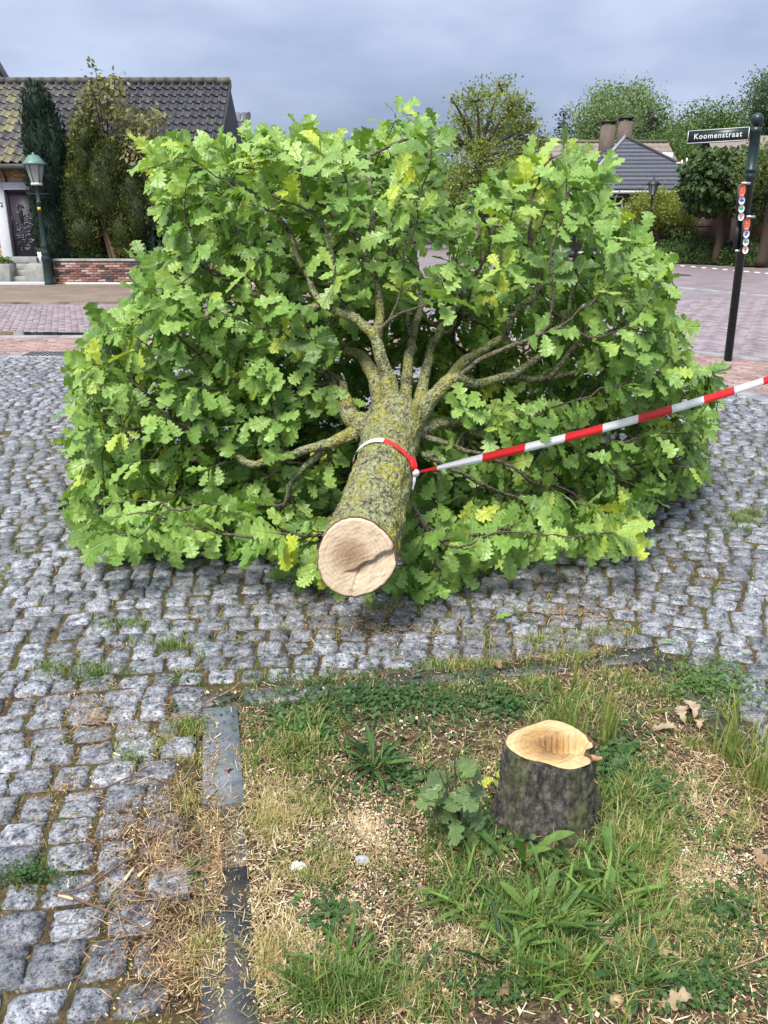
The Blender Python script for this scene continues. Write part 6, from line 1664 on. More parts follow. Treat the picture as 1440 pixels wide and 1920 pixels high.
# route plates strapped to the post (local frame: x right, z up, facing the viewer)
cols = {'red': simple('route_red', (0.78, 0.13, 0.07), 0.5), 'blue': simple('route_blue', (0.03, 0.07, 0.42), 0.5), 'green': simple('route_green', (0.03, 0.36, 0.14), 0.5), 'white': M['white_paint'], 'orange': simple('route_orange', (0.62, 0.22, 0.10), 0.5)}
def disc(c, rx, rz, mat, parent, name, yaw=0.0):
    a = np.arange(20) * math.pi / 10; ca, sa = math.cos(yaw), math.sin(yaw)
    V = np.array([[c[0] + rx * math.cos(t) * ca, c[1] + rx * math.cos(t) * sa, c[2] + rz * math.sin(t)] for t in a]); V = np.vstack([V, V + [0, 0.002, 0], [c]])
    return MB().add(V, [[i, (i + 1) % 20, 20 + (i + 1) % 20, 20 + i] for i in range(20)], [[40, i, (i + 1) % 20] for i in range(20)]).build(name, mat, parent, smooth=False)
def arrow(c, s, ang, mat, parent, name='arrow'):
    P = np.array([[-0.8, -0.3], [0.0, -0.3], [0.0, -0.72], [0.85, 0.0], [0.0, 0.72], [0.0, 0.3], [-0.8, 0.3]]) * s; P = P @ rot2(ang).T
    V = np.array([[c[0] + p[0] * 0.85, c[1], c[2] + p[1]] for p in P])
    MB().add(V, [[0, 1, 5, 6]], [[2, 3, 4]]).build(name, mat, parent, smooth=False)
for (pxc, y0, y1, arrows) in ((1392, 345, 412, (math.pi, 0, -2.3)), (1401, 408, 474, (0.9, math.pi, math.pi / 2))):
    yy = SP[1] - 0.085
    a0 = at(pxc, y0, yy); a1 = at(pxc - (3 if pxc == 1392 else 4), y1, yy); hw = 0.052
    sh = (a0[0] - a1[0])
    V = np.array([[a1[0] - hw, yy, a1[2]], [a1[0] + hw, yy, a1[2]], [a1[0] + hw, yy + 0.02, a1[2]], [a1[0] - hw, yy + 0.02, a1[2]], [a0[0] - hw, yy, a0[2]], [a0[0] + hw, yy, a0[2]], [a0[0] + hw, yy + 0.02, a0[2]], [a0[0] - hw, yy + 0.02, a0[2]]])
    rp = MB().add(V, BQ).build('route_plate', M['black'], sign, smooth=False)
    H_ = a0[2] - a1[2]
    def pos(f): return np.array([a1[0] + sh * f, yy - 0.004, a1[2] + H_ * f])
    disc(pos(0.82), 0.036, 0.072, cols['red'], rp, 'red_badge')
    for l_ in range(3):
        q = pos(0.82 + (0.05 - 0.05 * l_)); MB().add(*box(q[0] - 0.018, q[0] + 0.018, q[1] - 0.003, q[1] - 0.001, q[2] - 0.006, q[2] + 0.006)).build('badge_line', cols['orange'], rp, smooth=False)
    for f, cn, an in zip((0.545, 0.315, 0.09), ('blue', 'green', 'red' if pxc == 1401 else 'orange'), arrows):
        disc(pos(f), 0.036, 0.045, cols['white'], rp, 'white_disc'); arrow(pos(f) + [0, -0.003, 0], 0.034, an, cols[cn], rp)
    for zz in (a0[2] + 0.01,): MB().add(*box(a0[0], a0[0] + 0.10, yy + 0.015, yy + 0.04, zz - 0.015, zz + 0.012)).build('clamp', M['steel'], rp, smooth=False)
yy = SP[1] - 0.03; a0 = at(1387, 412, yy); a1 = at(1380, 472, yy)
V = np.array([[a1[0] - .035, yy, a1[2]], [a1[0] + .035, yy, a1[2]], [a1[0] + .035, yy + .02, a1[2]], [a1[0] - .035, yy + .02, a1[2]], [a0[0] - .035, yy, a0[2]], [a0[0] + .035, yy, a0[2]], [a0[0] + .035, yy + .02, a0[2]], [a0[0] - .035, yy + .02, a0[2]]])
MB().add(V, BQ).build('side_plate', M['black'], sign, smooth=False)
for (u, v) in ((1383, 470), (1388, 411)):
    q = at(u, v, yy - 0.01); MB().add(*box(q[0] - 0.03, q[0] + 0.03, q[1] - 0.01, q[1] + 0.004, q[2] - 0.012, q[2] + 0.010)).build('clamp', M['steel'], sign, smooth=False)

# ================================================================== background trees and shrubs
tr = np.random.default_rng(99)
def leaf_faces(mb_, C, size, tint, dirs=None, asp=0.6, droop=0.0):
    n = len(C); d_ = norm(tr.normal(0, 1, (n, 3))) if dirs is None else norm(dirs + tr.normal(0, 0.35, (n, 3))); d_[:, 2] -= droop; d_ = norm(d_)
    s_ = norm(np.cross(d_, tr.normal(0, 1, (n, 3)))); s = (size * tr.uniform(0.7, 1.35, n))[:, None]; k = np.cross(d_, s_)
    V = np.stack([C, C + d_ * s * 0.5 + s_ * s * asp * 0.5 + k * s * 0.10, C + d_ * s, C + d_ * s * 0.5 - s_ * s * asp * 0.5 + k * s * 0.10], 1)
    o = (np.arange(n) * 4)[:, None]
    mb_.add(V.reshape(-1, 3), o + [0, 1, 2, 3], None, np.repeat(np.clip(tint, 0, 1), 4))
FT = {}
def fol(name, a, b, c, trans=0.3):
    if name not in FT: FT[name] = foliage('foliage_' + name, [(0.0, a), (0.5, b), (1.0, c)], trans, 0.6)
    return FT[name]
def tree(name, base, trunk_h, trunk_r_, lobes, n, lsize, mat, label, clump=0.5, fill=0.5, branches=True, barkt=0.02, tint=(0.5, 0.18), cat='tree', per=26):
    base = np.array(base, float); root = thing(name, base, label, cat)
    tm = MB()
    lob = np.array([l[:3] for l in lobes], float); rr = np.array([l[3:6] if len(l) > 4 else [l[3]] * 3 for l in lobes], float)
    top = base + [0, 0, trunk_h]
    P = np.array([base, base + (top - base) * 0.5 + tr.normal(0, trunk_r_ * 0.6, 3) * [1, 1, 0], top]); V, Q, T = tube(spline(P, 8), np.linspace(trunk_r_ * 1.25, trunk_r_ * 0.75, 8), 9); tm.add(V, Q, T, barkt)
    n = int(n * 2.3); lsize = lsize * 0.58
    m_ = MB(); vol = rr.prod(1) ** 0.72; cntl = np.maximum(1, (n / per * vol / vol.sum())).astype(int)
    for l, r_, k in zip(lob, rr, cntl):
        if branches:
            c1 = top + (l - top) * [0.35, 0.35, 0.6]; P = np.array([(1 - f) ** 2 * top + 2 * f * (1 - f) * c1 + f * f * l for f in np.linspace(0, 1, 7)])
            V, Q, T = tube(P, np.linspace(trunk_r_ * 0.5, trunk_r_ * 0.12, 7), 6, False); tm.add(V, Q, T, barkt)
        u = norm(tr.normal(0, 1, (k, 3))); rad_ = tr.uniform(fill, 1.0, k) ** 0.6
        cc = l + u * r_ * rad_[:, None]
        if branches:
            for q in cc[::max(1, k // 14)]:
                mid_ = (l + q) / 2 + tr.normal(0, 0.08, 3) * r_; V, Q, T = tube([l, mid_, q], [trunk_r_ * 0.13, trunk_r_ * 0.08, trunk_r_ * 0.03], 4, False); tm.add(V, Q, T, barkt)
        ct = tr.normal(tint[0], tint[1], k)
        C = np.repeat(cc, per, 0) + tr.normal(0, clump, (k * per, 3)) * [1, 1, 0.7]
        leaf_faces(m_, C, lsize, np.repeat(ct, per) + tr.normal(0, 0.08, k * per))
    tm.build('trunk', M['twig'], root); m_.build('crown', mat, root)
    return root
YG = fol('spring', (0.10, 0.14, 0.028), (0.20, 0.25, 0.052), (0.31, 0.35, 0.09), 0.35)
PG = fol('pale', (0.09, 0.14, 0.05), (0.16, 0.23, 0.09), (0.25, 0.33, 0.15))
MG = fol('mid', (0.045, 0.085, 0.022), (0.09, 0.155, 0.04), (0.17, 0.25, 0.075))
DC = fol('conifer', (0.010, 0.026, 0.018), (0.020, 0.045, 0.030), (0.04, 0.075, 0.045), 0.1)
GY = fol('golden_yew', (0.016, 0.032, 0.008), (0.085, 0.108, 0.020), (0.26, 0.27, 0.055), 0.15)
DY = fol('dark_yew', (0.008, 0.024, 0.015), (0.018, 0.046, 0.027), (0.04, 0.075, 0.04), 0.1)
LM = fol('lime', (0.022, 0.048, 0.014), (0.06, 0.105, 0.028), (0.20, 0.21, 0.065), 0.2)
VG = fol('variegated', (0.055, 0.07, 0.022), (0.20, 0.20, 0.085), (0.46, 0.43, 0.22), 0.25)

def wpt(px_, py_, Y): return at(px_, py_, Y)
def lobes_from(pts, Y, jy, sq=0.8):
    """pts: pixel centre and pixel radius -> lobes at distance Y +- jy"""
    out = []
    for (x, y, r_) in pts:
        YY = Y + tr.uniform(-jy, jy); c = at(x, y + (14 if Y > 33 else 0), YY); rr = r_ * 0.92 / 1560 * YY; out.append((*c, rr, rr * 1.1, rr * sq))
    return out
# open spring-green tree left of the slate roof, with dark conifer behind
tree('spring_tree', (at(895, 400, 36)[0], 36, 0), 4.0, 0.22, lobes_from([(895, 175, 38), (960, 190, 38), (870, 215, 30), (925, 230, 48), (990, 225, 25), (860, 260, 30), (905, 290, 55), (970, 290, 45), (870, 330, 50), (1015, 255, 18), (940, 150, 20), (845, 170, 10), (842, 235, 12)], 36, 1.5, 0.85), 3600, 0.21, YG, 'tall open yellow green tree behind the felled crown', 0.20, 0.15, per=12)
def conifer(name, base, h, r_, n, label):
    root = thing(name, base, label, 'tree'); base = np.array(base, float); tm = MB(); V, Q, T = tube([base, base + [0, 0, h]], [r_ * 0.08, 0.03], 7); tm.add(V, Q, T, 0.1); m_ = MB()
    nb = 90
    for i in range(nb):
        f = (i + 0.5) / nb; z = h * (0.10 + 0.9 * f); l = r_ * (1 - f) ** 0.8 * tr.uniform(0.75, 1.15); a = i * 2.4
        k = max(8, int(n / nb * (1.3 - f))); s = tr.uniform(0.1, 1, k) ** 0.7
        C = base + np.column_stack([math.cos(a) * l * s, math.sin(a) * l * s, z - 0.25 * l * s]) + tr.normal(0, 0.10 * r_, (k, 3)) * [1, 1, 0.5]
        leaf_faces(m_, C, 0.26, tr.normal(0.5, 0.2, k), np.tile([math.cos(a), math.sin(a), -0.2], (k, 1)), 0.45)
        V, Q, T = tube([base + [0, 0, z], base + [math.cos(a) * l, math.sin(a) * l, z - 0.25 * l]], [0.03, 0.01], 4, False); tm.add(V, Q, T, 0.1)
    tm.build('trunk', M['twig'], root); m_.build('crown', DC, root)
conifer('conifer', (at(965, 300, 44)[0], 44, 0), at(965, 185, 44)[2], 2.6, 4200, 'dark conifer behind the open spring-green tree')
conifer('conifer', (at(1215, 300, 62)[0], 62, 0), at(1215, 205, 62)[2], 3.2, 4200, 'dark conifer behind the slate roof chimneys')
conifer('conifer', (at(1052, 300, 70)[0], 70, 0), at(1052, 205, 70)[2], 2.4, 2500, 'slim far conifer between the spring tree and round tree')
tree('round_tree', (at(1160, 400, 82)[0], 82, 0), 6.0, 0.45, lobes_from([(1165, 195, 50), (1110, 215, 42), (1215, 210, 42), (1095, 260, 40), (1165, 245, 60), (1240, 250, 40), (1200, 170, 28), (1130, 175, 26), (1080, 300, 40)], 82, 3, 0.9), 8000, 0.42, PG, 'large round pale green tree beyond the slate roof', 0.6, 0.35, per=12)
tree('green_tree', (at(1320, 400, 70)[0], 70, 0), 5.0, 0.4, lobes_from([(1320, 225, 42), (1370, 220, 40), (1280, 260, 40), (1345, 270, 55), (1400, 255, 40), (1270, 300, 40), (1320, 310, 50), (1390, 310, 45)], 70, 3, 0.9), 10000, 0.36, MG, 'bushy green tree behind the street name plate', 0.65, 0.35, per=18)
tree('edge_tree', (at(1450, 400, 58)[0], 58, 0), 5.0, 0.4, lobes_from([(1440, 160, 38), (1460, 200, 45), (1425, 200, 20), (1455, 250, 45), (1430, 280, 35), (1480, 150, 45), (1500, 220, 60)], 58, 2, 0.9), 9000, 0.28, fol('grey', (0.05, 0.085, 0.045), (0.095, 0.15, 0.075), (0.16, 0.23, 0.12)), 'grey green tree at the right edge behind the sign post', 0.42, 0.3, per=14)
tree('light_tree', (at(1240, 400, 60)[0], 60, 0), 3.0, 0.25, lobes_from([(1245, 280, 26), (1275, 285, 28), (1255, 310, 30), (1290, 320, 30), (1235, 255, 18)], 60, 2, 0.9), 5000, 0.26, MG, 'lighter green bush between the far roof and green trees', 0.4, 0.3, per=16)
for i, (x, y, r_, Y, lab) in enumerate([(640, 290, 34, 62, 'distant green tree left of the crown gap'), (690, 285, 38, 66, 'distant green tree behind the middle of the crown'), (590, 300, 34, 60, 'distant tree behind the left top of the felled crown'), (820, 330, 45, 58, 'distant green tree right of the tall leafy shoot'), (760, 320, 45, 70, 'distant tree hidden behind the centre of the crown'), (1030, 300, 34, 66, 'distant tree left of the slate roof')]):
    tree('distant_tree', (at(x, 400, Y)[0], Y, 0), 3.0, 0.3, lobes_from([(x, y, r_), (x - 18, y + 22, r_), (x + 20, y + 25, r_), (x, y + 50, r_ * 1.1)], Y, 1.5, 0.9), 3500, 0.34, MG, lab, 0.55, 0.3, per=16)
# clipped lime: leaves lie over each other like shingles
lc = at(1352, 335, 36); lw = 62 / 1560 * 36
clip = thing('clipped_lime', (lc[0] + 0.2, 36, 0), 'clipped lime tree with dense overlapping leaves left of the sign post', 'tree')
V, Q, T = tube(spline([[lc[0] + 0.2, 36, 0], [lc[0] + 0.25, 36, 1.4], [lc[0], 36, 2.6]], 7), np.linspace(0.20, 0.13, 7), 9, True, 0.1, 8); MB().add(V, Q, T, 0.05).build('trunk', M['twig'], clip)
m_ = MB(); n = 5200; u = norm(tr.normal(0, 1, (n, 3))); sgn = np.sign(u) * np.abs(u) ** 0.72; C = np.array([lc[0] + 0.35, 36.3, lc[2]]) + sgn * np.array([lw * 1.25, 1.7, lw * 0.92]) * tr.uniform(0.72, 1.02, (n, 1)) / 1.05
ridge_ = 0.10 * np.sin(C[:, 2] * 9 + C[:, 0] * 2)
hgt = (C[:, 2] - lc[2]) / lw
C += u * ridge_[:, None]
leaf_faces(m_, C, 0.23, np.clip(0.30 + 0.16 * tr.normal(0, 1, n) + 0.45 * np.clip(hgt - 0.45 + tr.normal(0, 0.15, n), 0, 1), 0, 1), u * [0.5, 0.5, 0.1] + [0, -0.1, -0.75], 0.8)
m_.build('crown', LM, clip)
tree('sign_tree', (at(1440, 400, 34)[0], 34, 0), 2.2, 0.2, lobes_from([(1435, 300, 45), (1450, 340, 45), (1420, 370, 32), (1470, 380, 45), (1425, 330, 28)], 34, 1.0, 0.95), 6500, 0.17, fol('signt', (0.045, 0.075, 0.020), (0.10, 0.15, 0.04), (0.22, 0.25, 0.08)), 'leafy green tree directly behind the sign post', 0.22, 0.4, per=18)
# yellow-green maple shrub, hedge and low shrubs on the right
tree('maple_shrub', (at(1235, 440, 39)[0], 39, 0), 0.9, 0.10, lobes_from([(1230, 385, 40), (1190, 390, 26), (1265, 385, 34), (1205, 365, 24), (1250, 360, 26), (1232, 350, 16), (1285, 400, 22), (1170, 400, 22), (1220, 405, 34)], 39, 0.7, 0.6), 6500, 0.16, YG, 'yellow green feathery shrub in front of the slate roofed house', 0.2, 0.3, per=14, tint=(0.68, 0.15), cat='shrub')
def hedge(name, x0, x1, y0, y1, z0, z1, n, size, mat, label, cat='hedge', tint=0.4, round_=0.25):
    root = thing(name, ((x0 + x1) / 2, (y0 + y1) / 2, z0), label, cat)
    k = 0.12
    MB().add(*bbox(x0 + k, x1 - k, y0 + k, y1 - k, z0, z1 - k, 0.1)).build('core', mat, root, smooth=False)
    m_ = MB(); C = np.column_stack([tr.uniform(x0, x1, n), tr.uniform(y0, y1, n), tr.uniform(z0, z1, n)])
    f = tr.integers(0, 3, n); C[:, 1] = np.where(f == 0, y0 + np.abs(tr.normal(0, 0.08, n)), C[:, 1]); C[:, 2] = np.where(f == 1, z1 + tr.normal(0, 0.05, n), C[:, 2]); C[:, 0] = np.where(f == 2, np.where(tr.uniform(size=n) < 0.5, x0, x1) + tr.normal(0, 0.06, n), C[:, 0])
    C[:, 2] -= round_ * ((C[:, 0] - (x0 + x1) / 2) / ((x1 - x0) / 2)) ** 4 * (C[:, 2] > (z0 + z1) / 2)
    leaf_faces(m_, C, size, tr.normal(tint, 0.2, n)); m_.build('leaves', mat, root)
hx0, hx1 = at(1175, 440, 41)[0], at(1345, 440, 41)[0]
hedge('hedge', hx0, hx1, 41, 42, -0.02, at(1250, 405, 41)[2], 6500, 0.13, MG, 'tall green hedge behind the iron fence', tint=0.35)
for i, (x, Y, w_, h_, lab) in enumerate([(1262, 38.2, 0.8, 0.75, 'low dark shrub at the left end of the iron fence'), (1300, 37.5, 0.75, 0.9, 'low dark shrub in front of the iron fence'), (1335, 36.8, 0.7, 0.8, 'low dark shrub beside the brick cottage corner'), (1372, 36.0, 0.6, 0.6, 'small shrub left of the sign post by the far kerb'), (1425, 34.6, 0.7, 1.0, 'green shrub right of the sign post by the far kerb'), (1405, 35.2, 0.5, 0.8, 'dark shrub behind the sign post by the far kerb')]):
    xc = at(x, 470, Y)[0]; hedge('low_shrub', xc - w_, xc + w_, Y - 0.4, Y + 0.6, -0.02, h_, 900, 0.12, MG, lab, 'shrub', 0.15, 0.3)
# iron fence
f0, f1 = np.array([*gnd(1215, 482)[:2]]), np.array([*gnd(1360, 490)[:2]]); f0 = np.array([at(1205, 470, 40)[0], 40.0]); f1 = np.array([at(1345, 480, 38.4)[0], 38.4])
fence = thing('iron_fence', (*f0, 0), 'dark iron fence with thin bars in front of the hedge', 'fence')
FL = float(np.linalg.norm(f1 - f0)); fd = (f1 - f0) / FL
for z in (0.35, 1.45):
    V, Q, T = tube([[*f0, z], [*f1, z]], 0.022, 5); MB().add(V, Q, T).build('rail', M['green_paint'], fence)
for s in np.arange(0, FL + 0.01, 0.125):
    q = f0 + fd * s; post = abs((s / 0.125) % 14) < 0.5
    V, Q, T = tube([[*q, 0], [*q, 1.62 if post else 1.45]], 0.035 if post else 0.009, 5); MB().add(V, Q, T).build('post' if post else 'bar', M['green_paint'], fence)
# far street lamp
FB = np.array([at(1213, 470, 37.5)[0], 37.5, 0.0]); FH = at(1215, 333, 37.5)[2]
fl = thing('street_lamp', FB, 'black street lamp in front of the yellow green shrub', 'street lamp')
MB().add(*lathe([(0.001, 0), (0.14, 0), (0.12, 0.5), (0.075, 0.6), (0.06, FH - 1.35), (0.09, FH - 1.32), (0.045, FH - 1.25), (0.04, FH - 0.72), (0.10, FH - 0.70), (0.001, FH - 0.68)], FB, 12)).build('post', M['black'], fl)
V, Q = frustum(0.09, 0.19, FH - 0.68, FH - 0.28, 6)
MB().add(V + FB, Q).build('lantern', M['frost'], fl, smooth=False)
for i in range(6): V2, Q2, T2 = tube([V[i] * [1.02, 1.02, 1] + FB, V[6 + i] * [1.02, 1.02, 1] + FB], 0.014, 4); MB().add(V2, Q2, T2).build('glazing_bar', M['black'], fl)
MB().add(*lathe([(0.30, FH - 0.29), (0.31, FH - 0.26), (0.16, FH - 0.13), (0.07, FH - 0.09), (0.03, FH - 0.03), (0.04, FH), (0.001, FH + 0.04)], FB, 14)).build('cap', M['black'], fl)

# ================================================================== houses on the right
vil = thing('slate_roofed_house', (12.8, 46, 0), 'house with grey slate hipped roof and two chimneys on the right', 'house')
ax_, ay_, az_ = at(1172, 259, 46.5); el, er, ef, eb = at(1085, 356, 42)[0], 16.3, 42.0, 51.0; ez = at(1110, 356, 42)[2]
bx('wall', M['dark_brick'], vil, el + 0.4, er - 0.4, ef + 0.4, eb - 0.4, 0, ez)
bx('fascia', M['white_paint'], vil, el, er, ef + 0.02, eb, ez - 0.16, ez - 0.005)
for (x0, x1) in ((10.4, 11.4), (12.2, 13.2)):
    wnd = bx('window', M['white_paint'], vil, x0, x1, ef + 0.33, ef + 0.42, 0.9, ez - 0.25); bx('pane', M['glass'], wnd, x0 + 0.07, x1 - 0.07, ef + 0.325, ef + 0.34, 0.98, ez - 0.33)
apx = np.array([ax_, ay_, az_]); cor = [np.array(q) for q in ((el, ef, ez), (er, ef, ez), (er, eb, ez), (el, eb, ez))]
rfo = MB().add(cor + [apx], None, [[0, 1, 4], [1, 2, 4], [2, 3, 4], [3, 0, 4]]).build('roof', M['slate'], vil, smooth=False)
NC = 13
for (a, b_) in ((0, 1), (3, 0)):
    A_, B_ = cor[a], cor[b_]; nrm2 = norm(np.cross(B_ - A_, apx - A_)); nrm2 = nrm2 * (1 if nrm2[2] > 0 else -1)
    for r_ in range(NC):
        f0_, f1_ = r_ / NC, min(1, (r_ + 1.08) / NC)
        l0, l1 = A_ + (apx - A_) * f0_, B_ + (apx - B_) * f0_; u0, u1 = A_ + (apx - A_) * f1_, B_ + (apx - B_) * f1_
        V = np.array([l0 + nrm2 * 0.045, l1 + nrm2 * 0.045, u1 + nrm2 * 0.015, u0 + nrm2 * 0.015, l0 + nrm2 * 0.005, l1 + nrm2 * 0.005])
        MB().add(V, [[0, 1, 2, 3], [4, 5, 1, 0]], None, tr.uniform(0.2, 0.8)).build('slate_course', M['slate'], rfo, smooth=False)
for i, mt in ((0, 'pale_concrete'), (1, 'tar')):
    V, Q, T = tube([cor[i] + [0, 0, 0.05], apx + [0, 0, 0.06]], 0.09, 6); MB().add(V, Q, T).build('hip_tiles', M['kerb'] if i == 0 else M['tar'], rfo)
# rear ridge roof with brown tiles
ra_, rb2 = at(985, 266, 54), at(1262, 264, 54); ze2 = ra_[2] - 2.6
rr0 = thing('brown_roofed_house', (14.5, 55, 0), 'house with brown tiled ridge roof behind the slate roof', 'house')
bx('wall', M['dark_brick'], rr0, ra_[0], rb2[0], 52.6, 57.4, 0, ze2)
b2 = MB().add([[ra_[0], 51.8, ze2], [rb2[0] + 0.5, 51.8, ze2], [rb2[0], 55, ra_[2]], [ra_[0], 55, ra_[2]], [rb2[0] + 0.5, 58, ze2], [ra_[0], 58, ze2]], [[0, 1, 2, 3], [3, 2, 4, 5]]).build('roof', M['brown_tile'], rr0, smooth=False)
for r_ in range(9):
    f0_, f1_ = r_ / 9, (r_ + 1.05) / 9; y0, y1 = 51.8 + 3.2 * f0_, 51.8 + 3.2 * f1_; z0, z1 = ze2 + (ra_[2] - ze2) * f0_, ze2 + (ra_[2] - ze2) * f1_
    x1a, x1b = rb2[0] + 0.5 * (1 - f0_), rb2[0] + 0.5 * (1 - f1_); nx = int((x1a - ra_[0]) / 0.16); xs = np.linspace(ra_[0], x1a, nx); hh = 0.03 * (np.arange(nx) % 2)
    V = np.vstack([np.column_stack([xs, np.full(nx, y0 - 0.05), z0 + 0.07 + hh]), np.column_stack([xs * 1.0, np.full(nx, y1 - 0.02), z1 + 0.03 + hh]), np.column_stack([xs, np.full(nx, y0 - 0.04), np.full(nx, z0 + 0.0)])])
    MB().add(V, [[i, i + 1, nx + i + 1, nx + i] for i in range(nx - 1)] + [[2 * nx + i, 2 * nx + i + 1, i + 1, i] for i in range(nx - 1)], None, tr.uniform(0.2, 0.8)).build('tile_course', M['brown_tile'], b2, smooth=False)
V, Q, T = tube([[ra_[0], 55, ra_[2] + 0.08], [rb2[0], 55, ra_[2] + 0.08]], 0.12, 8); MB().add(V, Q, T, 0.8).build('ridge_tiles', M['ridge'], b2)
bx('skylight', M['white_paint'], b2, at(1245, 290, 52.6)[0] - 0.4, at(1245, 290, 52.6)[0] + 0.5, 52.5, 53.2, at(1245, 297, 52.6)[2], at(1245, 290, 52.6)[2] + 0.1, 0.02)
for (x, y, y1, w_) in ((1140, 235, 275, 0.34), (1173, 228, 262, 0.33)):
    Y = 48.8 if x == 1140 else 49.6; c = at(x, y, Y); b0 = at(x, y1, Y); ch = bx('chimney', M['dark_brick'] if 0 else simple('chimney_brick', (0.13, 0.10, 0.085), 0.9, var=0.25, scale=4), vil, c[0] - w_, c[0] + w_, Y - 0.3, Y + 0.3, b0[2] - 1.2, c[2])
    bx('chimney_cap', M['tar'], ch, c[0] - w_ - 0.06, c[0] + w_ + 0.06, Y - 0.36, Y + 0.36, c[2] + 0.12, c[2] + 0.2); 
    for s in (-1, 1): bx('chimney_leg', M['tar'], ch, c[0] + s * (w_ - 0.06) - 0.05, c[0] + s * (w_ - 0.06) + 0.05, Y - 0.3, Y + 0.3, c[2], c[2] + 0.12)
# white roof railing with a red bar
rl = thing('roof_railing', at(1290, 320, 43.5), 'white scaffold railing beside the slate roof', 'railing')
for a, b_, mt in (((1279, 300), (1279, 330), 'white_paint'), ((1288, 296), (1288, 334), 'white_paint'), ((1304, 296), (1304, 334), 'white_paint'), ((1288, 300), (1304, 300), 'white_paint'), ((1288, 309), (1304, 309), 'white_paint'), ((1288, 318), (1304, 318), 'white_paint'), ((1268, 306), (1279, 306), 'white_paint'), ((1274, 303), (1290, 318), 'red')):
    V, Q, T = tube([at(*a, 43.5), at(*b_, 43.5)], 0.035, 6); MB().add(V, Q, T).build('rail', cols['red'] if mt == 'red' else M[mt], rl)
V, Q, T = tube([at(1304, 334, 43.5), at(1304, 480, 43.5)], 0.035, 6); MB().add(V, Q, T).build('post', M['white_paint'], rl)
V, Q, T = tube([at(1288, 334, 43.5), at(1288, 480, 43.5)], 0.035, 6); MB().add(V, Q, T).build('post', M['white_paint'], rl)
# brick cottage under the limes
ct = thing('brick_cottage', (15.5, 39, 0), 'dark red brick cottage with cream window frame behind the sign post', 'house')
cx0 = at(1352, 440, 37.4)[0]
bx('wall', M['dark_brick'], ct, cx0, cx0 + 6, 37.4, 42, 0, 3.2)
wq0, wq1 = at(1368, 450, 37.3), at(1388, 390, 37.3)
wn = bx('window', simple('cream_paint', (0.55, 0.50, 0.36), 0.5), ct, wq0[0], wq1[0] + 0.25, 37.28, 37.40, wq0[2], 2.35); bx('pane', M['glass'], wn, wq0[0] + 0.16, wq1[0] + 0.2, 37.27, 37.3, wq0[2] + 0.1, 2.28)
bx('window_sill', M['bluestone'], ct, cx0 + 0.1, wq1[0] + 0.5, 37.2, 37.4, wq0[2] - 0.12, wq0[2] - 0.01)
bx('corner_plinth', M['tar'], ct, cx0 - 0.05, cx0 + 0.7, 37.33, 37.42, 0, 0.75)
V = np.array([[cx0 - 0.3, 36.9, 3.1], [cx0 + 6.3, 36.9, 3.1], [cx0 + 6.3, 39.7, 5.2], [cx0 - 0.3, 39.7, 5.2], [cx0 + 6.3, 42.5, 3.1], [cx0 - 0.3, 42.5, 3.1]])
MB().add(V, [[0, 1, 2, 3], [3, 2, 4, 5]]).build('roof', M['brown_tile'], ct, smooth=False)

# ================================================================== yews and shrubs in the left garden
def yew(name, base, lobes, n, size, mat, label, stems, tint=0.5, up=1.4, core=True):
    base = np.array(base, float); root = thing(name, base, label, 'tree')
    m_ = MB(); cm = MB(); tm = MB()
    lob = np.array(lobes, float); vol = (lob[:, 3] * lob[:, 5]) ; k_ = (n * vol / vol.sum()).astype(int)
    for l, k in zip(lob, k_):
        u = norm(tr.normal(0, 1, (k, 3))); C = l[:3] + u * l[3:6] * tr.uniform(0.80, 1.04, (k, 1)) * (1 + 0.07 * np.sin(9 * np.arctan2(u[:, 1], u[:, 0]) + 3 * u[:, 2]))[:, None]
        bump = np.array([mnoise.noise(Vector(q * 3.2)) for q in C]); C = l[:3] + (C - l[:3]) * (1 + 0.12 * bump)[:, None]
        leaf_faces(m_, C, size, tint + 0.20 * tr.normal(0, 1, k) + 0.55 * bump, u * [0.8, 0.8, 0.3] + [0, 0, up], 0.42)
        if core:
            V, Q = lathe([(0.001, -1), (0.5, -0.87), (0.87, -0.5), (1, 0), (0.87, 0.5), (0.5, 0.87), (0.001, 1)], (0, 0, 0), 12); cm.add(V * l[3:6] * 0.84 + l[:3], Q, None, 0.1)
    for (a, b_, r_) in stems: V, Q, T = tube(spline([a, (np.array(a) + b_) / 2 + tr.normal(0, 0.05, 3), b_], 6), np.linspace(r_, r_ * 0.7, 6), 7, False, 0.15, 9); tm.add(V, Q, T, 0.35)
    if tm.n: tm.build('trunk', M['twig'], root)
    if core: cm.build('inner_foliage', mat, root)
    m_.build('crown', mat, root)
YY = 24.85
c1 = at(95, 330, YY)[0]
yew('columnar_yew', (c1, YY, 0), [(c1 + dx, YY, z, rx, 0.45, rz) for dx, z, rx, rz in ((-0.02, 1.3, 0.62, 1.4), (-0.06, 2.6, 0.58, 1.4), (-0.10, 3.7, 0.50, 1.1), (-0.14, 4.5, 0.36, 0.65), (0.22, 3.4, 0.32, 1.1), (0.35, 1.4, 0.35, 1.3))], 9000, 0.13, DY, 'tall dark columnar yew behind the lamp post', [((c1, YY, 0), (c1, YY, 2.0), 0.12)], 0.45)
c2 = at(192, 370, YY - 0.05)[0]
